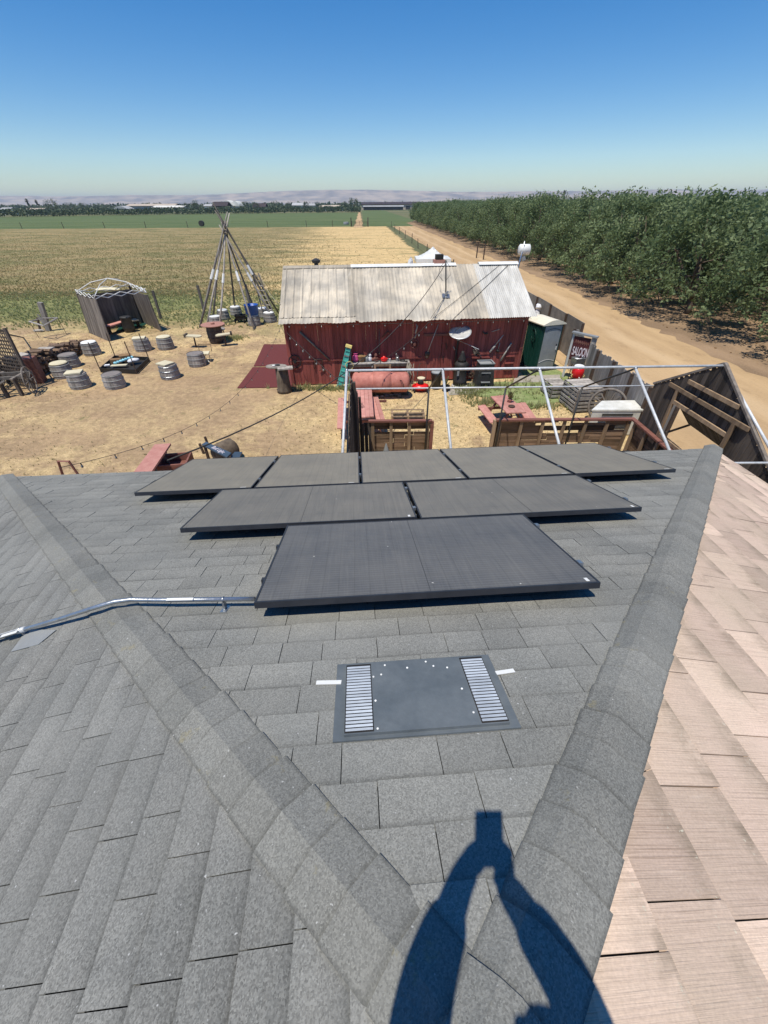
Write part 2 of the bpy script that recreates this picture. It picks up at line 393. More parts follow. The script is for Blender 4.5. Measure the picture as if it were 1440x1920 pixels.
def leafmat(name, a, b, trans=.35, c3=None):
    g = NG(name); c = g.mix(g.rnd(), a, b)
    if c3: c = g.mix(g.ramp(g.noise(.16, (1,1.8,1), 6, .65), .45, .62), c, c3)
    c = g.vary(c, .2, g.noise(.9, det=3))
    t = g.n.new('ShaderNodeBsdfTranslucent'); g.l(c, t.inputs[0])
    g.done(c, .6, spec=.35)
    mx = g.n.new('ShaderNodeMixShader'); mx.inputs[0].default_value = trans
    g.l(g.b.outputs[0], mx.inputs[1]); g.l(t.outputs[0], mx.inputs[2]); g.l(mx.outputs[0], g.n['Material Output'].inputs[0]); return g.m
MT['leaf'] = leafmat('orchard_leaves', (.105,.155,.062), (.225,.285,.135), .4)
MT['leaf_far'] = leafmat('far_leaves', (.045,.070,.035), (.085,.115,.055), .2)
MT['palm'] = leafmat('palm_leaves', (.05,.055,.035), (.08,.08,.05), .2)
MT['grassblade'] = leafmat('dry_grass_blades', (.46,.34,.18), (.29,.24,.11), .5, (.20,.20,.075))
MT['greenblade'] = leafmat('green_grass_blades', (.24,.28,.11), (.42,.40,.20), .5)

def ground_mat():
    g = NG('yard_dirt'); s_ = g.sep()
    base = g.mix(g.ramp(g.noise(.32, det=6, rough=.6), .38, .62), (.43,.30,.175), (.35,.245,.145))
    straw = g.ramp(g.noise(.42, det=9, rough=.74, off=(3,1,0)), .46, .56)
    v = g.n.new('ShaderNodeVectorMath'); v.operation = 'DISTANCE'; g.l(g.tc, v.inputs[0]); v.inputs[1].default_value = (-9.0, 17.0, 0)
    mr = g.n.new('ShaderNodeMapRange'); mr.inputs[1].default_value = 2.0; mr.inputs[2].default_value = 8.0; g.l(v.outputs['Value'], mr.inputs[0])
    straw = g.math('MULTIPLY', straw, g.math('MULTIPLY_ADD', mr.outputs[0], .7, .3))
    xr = g.n.new('ShaderNodeMapRange'); xr.inputs[1].default_value = -4; xr.inputs[2].default_value = 0; g.l(s_[0], xr.inputs[0])
    straw = g.math('MAXIMUM', straw, g.math('MULTIPLY', xr.outputs[0], g.ramp(g.noise(.9, det=7, rough=.7, off=(6,6,0)), .34, .46)))
    fib = g.noise(11, (1, 1.6, 1), 6, .8, dist=2.0)
    sc_ = g.mix(g.ramp(fib, .40, .58), (.36,.25,.13), (.76,.575,.30))
    c = g.mix(straw, base, sc_)
    cl = g.ramp(g.noise(3.4, det=7, rough=.8, off=(1,9,0)), .54, .62); c = g.mix(g.math('MULTIPLY', cl, g.math('MULTIPLY_ADD', straw, .6, .12)), c, (.66,.50,.27))
    c = g.vary(c, .32, g.ramp(g.noise(4, det=8, rough=.75), .3, .7))
    # grass creeps in toward the field
    wob = g.math('MULTIPLY_ADD', g.noise(.22, det=7, rough=.7, off=(4,4,0)), 16, -8.0)
    ym = g.n.new('ShaderNodeMapRange'); ym.inputs[1].default_value = 27.0; ym.inputs[2].default_value = 32.0; g.l(g.math('ADD', s_[1], wob), ym.inputs[0])
    lx = g.n.new('ShaderNodeMapRange'); lx.inputs[1].default_value = -3; lx.inputs[2].default_value = -8; g.l(s_[0], lx.inputs[0])
    far = g.math('MULTIPLY', ym.outputs[0], lx.outputs[0])
    gcol = g.mix(g.ramp(g.noise(2.2, det=7, rough=.75), .38, .6), (.125,.15,.05), (.27,.26,.11))
    c = g.mix(g.math('MULTIPLY', far, .9), c, gcol)
    gp = g.math('MULTIPLY', g.ramp(g.noise(.8, det=7, rough=.75, off=(7,2,0)), .60, .66), g.ramp(g.noise(6, det=4), .4, .6))
    c = g.mix(g.math('MULTIPLY', gp, .8), c, (.15,.155,.065))
    sp = g.ramp(g.noise(13, det=3, rough=.6, off=(5,5,0)), .72, .76); c = g.mix(g.math('MULTIPLY', sp, .6), c, (.11,.085,.055))
    return g.done(c, .95, bump=g.noise(7, det=8, rough=.75), bs=.9, bd=.08, spec=.1)
def field_mat():
    g = NG('dry_field_grass'); s_ = g.sep()
    n1 = g.noise(.10, (1, 1.7, 1), 7, .62); n2 = g.noise(.7, det=6, rough=.7); n3 = g.noise(3, (1,1.4,1), 5, .7)
    c = g.mix(g.ramp(n1, .40, .60), (.33,.245,.12), (.15,.145,.058))
    c = g.mix(g.ramp(n2, .45, .65), c, (.36,.28,.15)); c = g.mix(g.math('MULTIPLY', g.ramp(n3, .5, .65), .5), c, (.12,.12,.05))
    # nearest strip is green, right part is raked straw
    wob = g.math('MULTIPLY_ADD', g.noise(.15, det=5), 14, -7.0)
    yy = g.math('ADD', s_[1], wob)
    mr = g.n.new('ShaderNodeMapRange'); mr.inputs[1].default_value = 44; mr.inputs[2].default_value = 40; g.l(yy, mr.inputs[0])
    lx = g.n.new('ShaderNodeMapRange'); lx.inputs[1].default_value = 0; lx.inputs[2].default_value = -8; g.l(s_[0], lx.inputs[0])
    gm = g.math('MULTIPLY', mr.outputs[0], lx.outputs[0])
    gc = g.mix(g.ramp(n2, .35, .6), (.13,.16,.055), (.24,.24,.10)); c = g.mix(g.math('MULTIPLY', gm, .9), c, gc)
    xx = g.math('ADD', g.math('ADD', s_[0], g.math('MULTIPLY_ADD', g.noise(.11, (1,2.5,1), 6, .6, off=(2,8,0)), 40, -20.0)), g.math('MULTIPLY', s_[1], .10))
    mr2 = g.n.new('ShaderNodeMapRange'); mr2.inputs[1].default_value = -12; mr2.inputs[2].default_value = 0; g.l(xx, mr2.inputs[0])
    sc_ = g.mix(g.ramp(g.noise(1.0, (1, 2, 1), 7, .72), .38, .62), (.42,.30,.145), (.76,.55,.27))
    c = g.mix(mr2.outputs[0], c, sc_)
    c = g.mix(g.math('MULTIPLY', g.ramp(g.noise(.07, (1, 4, 1), 5, .6, off=(1,3,0)), .55, .62), .55), c, (.15,.15,.06))
    c = g.vary(c, .25, g.noise(6, det=5, rough=.7))
    return g.done(c, .95, bump=g.noise(3, det=7, rough=.7), bs=.8, bd=.12, spec=.1)
def green_mat():
    g = NG('green_crop'); n = g.noise(.03, (1, 3, 1), 6, .6); c = g.mix(g.ramp(n, .35, .65), (.085,.125,.050), (.125,.155,.065))
    c = g.mix(g.math('MULTIPLY', g.ramp(g.noise(.05, (.2, 6, 1), 4, .6), .55, .62), .4), c, (.17,.17,.085)); c = g.vary(c, .2, g.noise(1.5, det=5))
    return g.done(c, .95, bump=g.noise(3, det=4), bs=.5, bd=.05, spec=.1)
def road_mat():
    g = NG('dirt_road'); s_ = g.sep()
    c = g.mix(g.ramp(g.noise(.5, (1.6,.25,1), 6, .6), .38, .62), (.50,.345,.19), (.42,.285,.155))
    at = g.n.new('ShaderNodeAttribute'); at.attribute_name = 'uvw'; t = g.sep(at.outputs['Vector'])[0]
    wv = g.math('ADD', t, g.math('MULTIPLY_ADD', g.noise(.3, det=3), .10, -.05))
    for c0 in (.30, .62):
        d = g.math('ABSOLUTE', g.math('SUBTRACT', wv, c0)); m = g.ramp(d, .02, .08, (1,1,1), (0,0,0))
        c = g.mix(g.math('MULTIPLY', m, .55), c, (.58,.42,.25))
    c = g.mix(g.math('MULTIPLY', g.ramp(g.noise(1.5, (1,.4,1), 6, .7), .56, .66), .45), c, (.30,.20,.11))
    c = g.vary(c, .18, g.noise(9, det=5, rough=.7))
    return g.done(c, .95, bump=g.noise(3, (1.5,.5,1), 6, .65), bs=.7, bd=.05, spec=.1)
def orch_mat():
    g = NG('orchard_soil'); c = g.mix(g.ramp(g.noise(.5, (1,.4,1), 6), .4, .6), (.33,.225,.14), (.235,.16,.10))
    c = g.mix(g.ramp(g.noise(7, det=6, rough=.75), .55, .68), c, (.34,.25,.16)); c = g.vary(c, .25, g.noise(14, det=4))
    return g.done(c, .95, bump=g.noise(5, det=6, rough=.7), bs=.8, bd=.05, spec=.1)
def hill_mat():
    g = NG('dry_hills'); c = g.mix(g.ramp(g.noise(.004, (1, 1, 4), 7, .6), .4, .62), (.48,.38,.29), (.22,.19,.17)); return g.done(c, .95, spec=.05)
def grass_mat():
    g = NG('trampled_lawn'); c = g.mix(g.ramp(g.noise(2.0, det=6, rough=.7), .38, .62), (.19,.24,.09), (.28,.31,.14))
    c = g.mix(g.math('MULTIPLY', g.ramp(g.noise(5, det=5), .52, .66), .6), c, (.11,.17,.045)); c = g.vary(c, .3, g.noise(20, det=3))
    return g.done(c, .95, bump=g.noise(14, det=5), bs=.8, bd=.03, spec=.1)
def far_ground_mat():
    g = NG('distant_land'); c = g.mix(g.ramp(g.noise(.003, (1,3,1), 5), .4, .6), (.20,.18,.10), (.10,.12,.06)); return g.done(c, .95, spec=.05)

# ------------------------------------------------------------------ setting
def setuvw(o, vals):
    a = o.data.attributes.new('uvw', 'FLOAT_VECTOR', 'CORNER')
    flat = []
    for v in vals: flat.extend(v)
    a.data.foreach_set('vector', flat)
def sheet(name, pts, z, mat, uv=None):
    mb = MB(); mb.add([(p[0], p[1], z) for p in pts], [tuple(range(len(pts)))]); o = ob(name, mb, mat, kind='structure'); return o
def rough_outline(pts, amp, step, seed):
    R = random.Random(seed); out = []
    for i in range(len(pts)):
        a = Vector(pts[i]); b = Vector(pts[(i+1) % len(pts)]); L = (b-a).length; n = max(1, min(160, int(L/step)))
        nr = Vector((-(b-a).y, (b-a).x)).normalized() if L > 0 else Vector((0,0))
        for k in range(n): out.append(a.lerp(b, k/n) + nr*R.uniform(-amp, amp))
    return out
sheet('ground', [(-14000,-600),(14000,-600),(14000,12000),(-14000,12000)], -0.03, far_ground_mat())
sheet('yard_ground', rough_outline([(-60,-40),(40,-40),(40,60),(-60,60)], 0, 1000, 1), -0.012, ground_mat())
# dry field behind the yard
yl = [(-300, 33.5), (-40, 33.5), (-26, 31.8), (-16, 32.6), (-11, 35.5), (-4, 36.5), (0, 33), (6.6, 32.5), (7.5, 45), (6.0, 72), (1.5, 172), (-300, 172)]
sheet('dry_field', rough_outline(yl, .55, .45, 3), 0.0, field_mat())
sheet('green_field', [(-500,172),(-10.2,172),(-18,430),(-40,450),(-500,300)], 0.006, green_mat())
sheet('far_green_field', [(-6.4,173),(13.2,173),(16,205),(2,560),(-22,560)], 0.006, green_mat())
# farm track heading on past the gate, and the dirt road beside the orchard
def ribbon(name, cl, z, mat):
    mb = MB(); vs = []; fs = []; uv = []
    K = 6
    for (x0, x1, y) in cl:
        for k in range(K+1):
            vs.append((x0+(x1-x0)*k/K, y, z))
    for i in range(len(cl)-1):
        for k in range(K):
            a = i*(K+1)+k; fs.append((a, a+1, a+K+2, a+K+1))
            y0 = cl[i][2]; y1 = cl[i+1][2]; uv += [(k/K, y0, 0), ((k+1)/K, y0, 0), ((k+1)/K, y1, 0), (k/K, y1, 0)]
    mb.add(vs, fs); o = ob(name, mb, mat, kind='structure'); setuvw(o, uv); return o
rm = road_mat()
cl = []
for i in range(70):
    y = -20 + i*2.85; wob = .25*sin(i*.7)+.15*sin(i*1.9)
    xl = 9.0 if y < 30 else 9.0 + (y-30)*.03 if y < 60 else 9.9-(y-60)*.056
    xr = 17.9 + .02*max(0, 30-y) if y < 45 else 17.9-(y-45)*.043
    cl.append((xl+wob*.5, xr+wob, y))
ribbon('dirt_road', cl, 0.004, rm)
ribbon('farm_track', [(-9.6-(y-172)*.041+.3*sin(y*.1), -6.6-(y-172)*.046+.3*sin(y*.13), y) for y in range(165, 470, 12)], 0.012, rm)
sheet('orchard_floor', rough_outline([(17.6,-20),(17.3,45),(9.9,200),(60,470),(400,470),(400,-20)], .30, .8, 5), 0.008, orch_mat())
sheet('lawn', rough_outline([(3.0,17.1),(4.2,18.1),(6.4,18.3),(6.8,20.2),(8.5,20.0),(8.6,17.2),(7.6,15.9),(5.8,15.2),(4.6,15.9),(4.0,16.7)], .14, .25, 8), 0.006, grass_mat())
# distant hills
def hills(name, Y0, seed, hmax, x0, x1, base):
    R = random.Random(seed); mb = MB(); n = 220; rows = 7; ph = [(R.uniform(0, 6.28), R.uniform(.6, 1.4)) for _ in range(9)]
    vs = []; fs = []
    for i in range(n+1):
        x = x0+(x1-x0)*i/n; t = i/n
        h = base + sum(sin(t*(3+4.3*k)*p[1]*2+p[0])*(.42/(1+k*.75)) for k, p in enumerate(ph))*.5
        h = max(.62, min(1.45, .30+h*.85))*hmax
        for j in range(rows+1):
            u = j/rows; f = u**.8*(1+.10*sin(i*.9+j*1.7)+.08*sin(i*.37*j)) if 0 < j < rows else u
            vs.append((x+R.uniform(-8, 8), Y0+u*900+R.uniform(-40, 40), -2+h*f))
        vs.append((x, Y0+2400, -2))
    m = rows+2
    for i in range(n):
        for j in range(rows+1): a = i*m+j; fs.append((a, a+m, a+m+1, a+1))
    mb.add(vs, fs); ob(name, mb, hill_mat(), kind='structure', smooth=True)
hills('hills', 5200, 5, 92, -9000, 9000, .95)

# ------------------------------------------------------------------ the house
house = thing('house', 'grey shingled house roof with hips, tan shakes on the right slope, under the solar panels', 'house', (AP.x, AP.y, 0))
EV = 5.12            # eave distance in plan
EVS = EV*SN
def course_roof(name, kind, expo, wid, thick, mat, umin, umax, parent, gap=.0032, seed=1, jit=.002, stagger=None, back=6.0):
    R = random.Random(seed); mb = MB(); uvw = []
    u_, v_, n_ = roof_frame(kind)
    ncs = int(EVS/expo)+1
    for i in range(ncs):
        vb = min(EVS, (i+1)*expo); vt = i*expo
        vt2 = vt - .02 if i else vt
        # limits of u at the bottom and top of this course (in plan the hip runs at 45 degrees)
        def lim(v):
            p = v/SN
            if kind == 'front': return -p, p
            if kind == 'right': return -back, p
            if kind == 'left': return -back, p
            return -p, p
        lb = lim(vb); lt = lim(max(0, vt2))
        a = lb[0] - R.uniform(0, wid)
        while a < lb[1]:
            w_ = wid*R.uniform(.55, 1.35) if stagger is None else wid*R.uniform(.92, 1.08)
            b = a + w_; t = thick*(.55 if R.random() < .55 else 1.0) + R.uniform(-jit, jit)*.5; r = R.random()
            ab, bb = max(a+gap/2, lb[0]), min(b-gap/2, lb[1]); at, bt = max(a+gap/2, lt[0]), min(b-gap/2, lt[1])
            if bb > ab+.004:
                if bt < at: at = bt = max(lt[0], min(lt[1], (ab+bb)/2))
                jv = R.uniform(-jit, jit)*2
                P = lambda uu, vv, cc: AP + u_*uu + v_*vv + n_*cc
                vv = vb + jv
                vs = [P(ab, vv, t), P(bb, vv, t), P(bt, vt2, .0012), P(at, vt2, .0012), P(ab, vv, -.004), P(bb, vv, -.004), P(bt, vt2, -.004), P(at, vt2, -.004)]
                fs = [(0,1,2,3), (4,5,1,0), (5,6,2,1), (7,4,0,3)]
                if n_.dot((vs[1]-vs[0]).cross(vs[3]-vs[0])) < 0: fs = [f[::-1] for f in fs]
                mb.add(vs, fs, r)
                rr = R.uniform(0, 40)
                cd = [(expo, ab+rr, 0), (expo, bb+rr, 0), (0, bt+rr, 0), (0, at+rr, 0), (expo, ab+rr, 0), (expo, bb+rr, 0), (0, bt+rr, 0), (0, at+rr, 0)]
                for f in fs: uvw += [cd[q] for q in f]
            a = b
    o = ob(name, mb, mat, parent)
    setuvw(o, uvw); return o
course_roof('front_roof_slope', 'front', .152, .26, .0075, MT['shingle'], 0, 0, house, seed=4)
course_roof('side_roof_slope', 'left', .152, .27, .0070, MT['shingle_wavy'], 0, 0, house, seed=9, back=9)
course_roof('tan_roof_slope', 'right', .268, .36, .017, MT['shake'], 0, 0, house, gap=.0045, seed=23, stagger=1, back=9).data.name = 'tan_shakes'
# underlay just below the courses, ceiling and walls
ub = MB()
for kind in ('front', 'left', 'right'):
    u_, v_, n_ = roof_frame(kind); P = lambda a, b, c=-.012: AP+u_*a+v_*b+n_*c
    if kind == 'front': pts = [P(0,0), P(EV,EVS), P(-EV,EVS)]
    else: pts = [P(0,0), P(EV,EVS), P(-9,EVS), P(-9,0)]
    ub.poly(pts)
part('roof_deck', ub, simple('roofing_felt', (.045,.045,.045)), house)
# hip and ridge caps
def cap_line(name, d_plan, length, mat, seed):
    """d_plan: direction of the hip in plan (front hips fall; ridge is level)"""
    R = random.Random(seed); mb = MB()
    hip = abs(d_plan[0]) > .1
    h = (ux*d_plan[0] + uy*d_plan[1])
    if hip: ax = (h*1.0 + Vector((0,0,-SL)))
    else: ax = h
    step = ax.normalized()
    if hip:
        nA = roof_frame('front')[2]; nB = roof_frame('right' if d_plan[0] > 0 else 'left')[2]
    else: nA = roof_frame('right')[2]; nB = roof_frame('left')[2]
    sA = nA.cross(step).normalized(); sB = nB.cross(step).normalized()
    toA = (uy if hip else ux); toB = ((ux if d_plan[0] > 0 else -ux) if hip else -ux)
    if sA.dot(toA) < 0: sA = -sA
    if sB.dot(toB) < 0: sB = -sB
    up = (nA+nB).normalized(); e = .155; W = .118; k = 0; s_ = -0.05 if hip else 0.0
    cap_uv = []
    while s_ < length:
        j = R.uniform(-.005, .005); t0 = .0145; t1 = .007; r = R.random()
        a0 = s_ - .03; a1 = s_ + e + R.uniform(-.006,.006)
        c0 = AP+step*a0; c1 = AP+step*a1; wj = R.uniform(-.004,.004)
        lift = .024 if (not hip or d_plan[0] > 0) else 0.0
        tA = 0 if hip else lift; tB = lift if hip else 0
        row0 = [c0+sA*(W-.003)+nA*(t1-.004+tA), c0+sA*.04+nA*(t1+.002+lift), c0+up*(t1+.006+lift), c0+sB*.04+nB*(t1+.002+lift), c0+sB*(W-.003)+nB*(t1-.004+tB)]
        row1 = [c1+sA*(W+wj)+nA*(t0+tA), c1+sA*.04+nA*(t0+.004+lift), c1+up*(t0+.008+lift), c1+sB*.04+nB*(t0+.004+lift), c1+sB*(W-wj)+nB*(t0+tB)]
        low0 = [row0[0]-nA*.04, row0[4]-nB*.04]; low1 = [row1[0]-nA*.042, row1[4]-nB*.042]
        vs = row0+row1+low0+low1
        fs = [(i, i+1, i+6, i+5) for i in range(4)]
        fs += [(10,0,5,12), (4,11,13,9), (5,6,7,8,9,13,12)]
        mb.add(vs, fs, r); s_ += e
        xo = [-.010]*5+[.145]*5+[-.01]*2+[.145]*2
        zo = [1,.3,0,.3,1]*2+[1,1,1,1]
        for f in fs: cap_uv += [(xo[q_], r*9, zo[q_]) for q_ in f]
    return mb, cap_uv
for nm, d, L, sd in (('ridge_cap', (-1, 1), EV*math.sqrt(2+SL*SL), 3), ('ridge_cap', (1, 1), EV*math.sqrt(2+SL*SL), 5), ('ridge_cap', (0, -1), 9, 6)):
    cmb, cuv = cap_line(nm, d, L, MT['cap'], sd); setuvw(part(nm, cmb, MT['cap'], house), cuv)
fb = MB(); zc = AP.z - SL*EV
def pl(a, b, z): v = AP+ux*a+uy*b; return Vector((v.x, v.y, z))
for (a, b) in (((-EV,-9),(-EV,EV)), ((-EV,EV),(EV,EV)), ((EV,EV),(EV,-9))): fb.beam(pl(*a, zc-.10), pl(*b, zc-.10), .03, .17)
part('fascia', fb, MT['white'], house)
wb = MB(); q = EV-.5
for (a, b) in (((-q,-9),(-q,q)), ((-q,q),(q,q)), ((q,q),(q,-9)), ((q,-9),(-q,-9))): wb.beam(pl(*a, (zc-.03)/2), pl(*b, (zc-.03)/2), .15, zc-.03)
part('wall', wb, MT['stucco'], house)

# ------------------------------------------------------------------ solar panels
def solar(x0, x1, y0, y1, label, far, tagc):
    c = AP + ux*((x0+x1)/2) + uy*((y0+y1)/2); u_, v_, n_ = roof_frame('front'); hh = .135
    base = rp('front', (x0+x1)/2, (y0+y1)/2*SN, 0); t = thing('solar_panel', label, 'solar panel', base, 'solar panels on the front roof slope')
    P = lambda a, b, c_: AP0 + u_*a + v_*(b*SN) + n_*c_
    fr = MB(); wd = .032
    def slab(mb, a0, a1, b0, b1, c0, c1):
        vs = [P(a0,b0,c0),P(a1,b0,c0),P(a1,b1,c0),P(a0,b1,c0),P(a0,b0,c1),P(a1,b0,c1),P(a1,b1,c1),P(a0,b1,c1)]
        mb.add(vs, [(0,1,2,3),(7,6,5,4),(0,4,5,1),(1,5,6,2),(2,6,7,3),(3,7,4,0)], .5)
    for a in ((x0,x1,y0,y0+.012), (x0,x1,y1-.012,y1), (x0,x0+.012,y0+.012,y1-.012), (x1-.012,x1,y0+.012,y1-.012)): slab(fr, *a, hh-.038, hh)
    part('frame', fr, MT['blackframe'], t)
    gl = MB(); e = .0125
    vs = [P(x0+e,y0+e,hh-.002),P(x1-e,y0+e,hh-.002),P(x1-e,y1-e,hh-.002),P(x0+e,y1-e,hh-.002)]; vs += [v-n_*.006 for v in vs]
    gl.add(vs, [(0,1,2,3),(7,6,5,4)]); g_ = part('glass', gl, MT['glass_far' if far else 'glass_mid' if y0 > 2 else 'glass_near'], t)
    k = RND.uniform(0, 20); xs, ys = (x1-x0), (y1-y0)
    setuvw(g_, [(k,k,0),(k+ys,k,0),(k+ys,k+xs,0),(k,k+xs,0)][:1]*0 + [(0,k,0),(0,k+xs,0),(ys,k+xs,0),(ys,k,0)] + [(0,0,0)]*4)
    # the long centre gap of a half-cut module
    if not far:
        mb = MB(); xm = (x0+x1)/2; slab(mb, xm-.0015, xm+.0015, y0+.02, y1-.02, hh-.0019, hh-.0012); part('centre_strip', mb, MT['darkmetal'], t)
    st = MB(); slab(st, x1-.07 if tagc else x1-.12, x1-.05 if tagc else x1-.06, y0+.02, y0+.055 if tagc else y0+.03, hh+.0002, hh+.0012); part('sticker', st, MT['white'], t)
    for b in (y0+(y1-y0)*.22, y0+(y1-y0)*.78):
        cl_ = MB(); slab(cl_, x1-.004, x1+.022, b-.022, b+.022, hh-.02, hh+.006); part('clamp', cl_, MT['steel'], t)
    return t
xs = [(-2.53,-1.325), (-1.295,-.175), (-.15,.995), (1.02,2.185), (2.21,3.37)]
names = ['leftmost panel of the far row beside bare shingles', 'second from left in the far row, dusty with streaked marks', 'middle panel of the five in the far row', 'fourth from left in the far row of panels', 'rightmost panel of the far row, its right end over the shingles']
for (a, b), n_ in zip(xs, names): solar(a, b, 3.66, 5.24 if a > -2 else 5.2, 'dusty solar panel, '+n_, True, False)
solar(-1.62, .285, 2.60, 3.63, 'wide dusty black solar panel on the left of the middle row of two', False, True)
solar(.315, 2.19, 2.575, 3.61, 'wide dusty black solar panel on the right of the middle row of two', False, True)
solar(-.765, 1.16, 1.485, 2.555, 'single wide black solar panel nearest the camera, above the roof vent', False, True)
u_, v_, n_ = roof_frame('front')
rl = [('front', -.80, 1.22, 1.80), ('front', -.80, 1.20, 2.27), ('mid', -1.66, 2.22, 2.90), ('mid', -1.66, 2.22, 3.36), ('far', -2.55, 3.41, 4.0), ('far', -2.55, 3.41, 4.85)]
pos = {'front': 'under the nearest single solar panel', 'mid': 'under the middle row of two solar panels', 'far': 'under the far row of five solar panels'}
for i, (k, a, b, y) in enumerate(rl):
    t = thing('mounting_rail', 'black mounting rail %s, the %s of its pair' % (pos[k], 'nearer' if i % 2 == 0 else 'farther'), 'mounting rail', rp('front', a, y*SN, 0), 'solar mounting rails')
    mb = MB(); mb.beam(rp('front', a, y*SN, .075), rp('front', b, y*SN, .075), .035, .045, n_); part('rail', mb, MT['blackframe'], t)
    nf = 3 if k == 'front' else 4
    for q in range(nf):
        x = a+.05+(b-a-.1)*q/(nf-1); mb = MB()
        mb.beam(rp('front', x, y*SN, .0), rp('front', x, y*SN, .075), .05, .045, u_); mb.beam(rp('front', x-.04, y*SN, .010), rp('front', x+.04, y*SN, .010), .09, .012, n_)
        mb.beam(rp('front', x-.006, y*SN+.03, .03), rp('front', x-.006, y*SN+.03, .10), .03, .02, u_)
        part('foot', mb, MT['blackiron'], t)

# ------------------------------------------------------------------ conduit
c1 = [RF(478,1123,.07), RF(300,1125,.07), RF(245,1124,.072), RF(215,1128,.075)]
c2 = [RL(178,1139,.075), RL(120,1158,.06), RL(45,1180,.045), RL(-60,1213,.045)]
cond = thing('electrical_conduit', 'galvanised conduit pipe bent over the left hip ridge to the solar panels', 'conduit pipe', RF(300,1125))
mb = MB(); mb.tube(c1+c2, .0135, 12); part('pipe', mb, MT['steel'], cond, True)
for (a, b, c, dd) in ((RF(312,1124,.0845), RF(362,1123,.0845), .018, .001), (RL(2,1193,.061), RL(32,1184,.061), .02, .001)):
    mb = MB(); mb.beam(a, b, c, .002); part('warning_label', mb, MT['white'], cond)
mb = MB(); a = c2[2]; d = (c2[1]-c2[2]).normalized(); mb.cyl(a-d*.05, a+d*.01, .0175, n=12); mb.cyl(a-d*.20, a-d*.05, .015, n=12); part('coupling', mb, MT['pipe'], cond, True)
for j, (kd, c_) in enumerate((('front', RF(419,1124,.07)), ('left', c2[2]-d*.02))):
    mb = MB(); nn = roof_frame(kd)[2]; vv = roof_frame(kd)[1]; base = c_-nn*(.07 if j == 0 else .045); ax_ = (c1[1]-c1[0]).normalized() if j == 0 else d
    mb.ring(c_, .0165, .003, 14, 5, m=0, tilt=(ax_.to_track_quat('Z','Y')).to_matrix()); mb.beam(c_-nn*.014, base, .03, .012, ax_); mb.beam(base+nn*.004-ax_*.02, base+nn*.004+ax_*.02, .07, .006, nn)
    part('pipe_clamp', mb, MT['steel'], cond)
mb = MB(); Q = [RL(20,1222,.010), RL(72,1208,.010), RL(105,1181,.010), RL(52,1180,.010)]; mb.add(Q+[q_-Vector((0,0,.004)) for q_ in Q], [(3,2,1,0),(4,5,6,7),(0,1,5,4),(1,2,6,5),(2,3,7,6),(3,0,4,7)])
fl = ob('flashing_plate', mb, MT['grey_pl'], label='small grey metal flashing plate on the shingles under the conduit clamp at left', cat='flashing')

# ------------------------------------------------------------------ roof vent
vent = thing('roof_vent', 'flat blue-grey metal roof vent with two columns of louvres', 'roof vent', rp('front', .04, .93*SN))
def vbox(mb, a0, a1, b0, b1, c0, c1, a0t=None, a1t=None):
    a0t = a0 if a0t is None else a0t; a1t = a1 if a1t is None else a1t
    vs = [rp('front',a0,b0*SN,c0),rp('front',a1,b0*SN,c0),rp('front',a1t,b1*SN,c0),rp('front',a0t,b1*SN,c0),rp('front',a0,b0*SN,c1),rp('front',a1,b0*SN,c1),rp('front',a1t,b1*SN,c1),rp('front',a0t,b1*SN,c1)]
    mb.add(vs, [(0,1,2,3),(7,6,5,4),(0,4,5,1),(1,5,6,2),(2,6,7,3),(3,7,4,0)], .5)
mb = MB(); vbox(mb, -.31, .405, .73, 1.125, -.002, .0095); part('flashing', mb, MT['bluegrey'], vent)
mb = MB(); vbox(mb, -.268, .365, .745, 1.105, .0095, .022); part('cover_plate', mb, MT['bluegrey'], vent)
for (a0, a1) in ((-.262, -.158), (.262, .36)):
    mb = MB(); vbox(mb, a0-.004, a1+.004, .75, 1.10, .022, .0232); part('louvre_gap_shade', mb, MT['blackiron'], vent)  # raised black strip: shade of the slat gaps given by colour
    mb = MB(); n = 21
    for i in range(n):
        b0 = .755+i*(.335/n); b1 = b0+.335/n*.60
        v8 = [rp('front',a0,b0*SN,.0255),rp('front',a1,b0*SN,.0255),rp('front',a1,b1*SN,.0275),rp('front',a0,b1*SN,.0275),rp('front',a0,b1*SN,.022),rp('front',a1,b1*SN,.022)]
        mb.add(v8, [(0,1,2,3),(3,2,5,4),(0,3,4),(1,5,2)], None)
    part('louvre_panel', mb, MT['louvre'], vent)
for (x, y) in ((-.14,.76),(-.142,.89),(-.145,1.02),(-.11,1.03),(-.09,1.085),(.01,1.06),(.1,1.09),(.13,1.06),(.19,1.045),(.225,.92),(.24,.80)):
    mb = MB(); mb.lathe([(.0045,0),(.0045,.002),(.002,.0035)], rp('front', x, y*SN, .0222), 8); part('rivet', mb, MT['white'], vent)
for (a, b, lab) in (((593,1280), (640,1279), 'left'), ((930,1262), (964,1257), 'right')):
    mb = MB(); mb.beam(RF(*a,.012), RF(*b,.012), .022, .003, n_, r=.5)
    ob('sealant_strip', mb, MT['white'], label='short white sealant strip on the %s side of the roof vent' % lab, cat='sealant strip', group='white strips beside the roof vent')
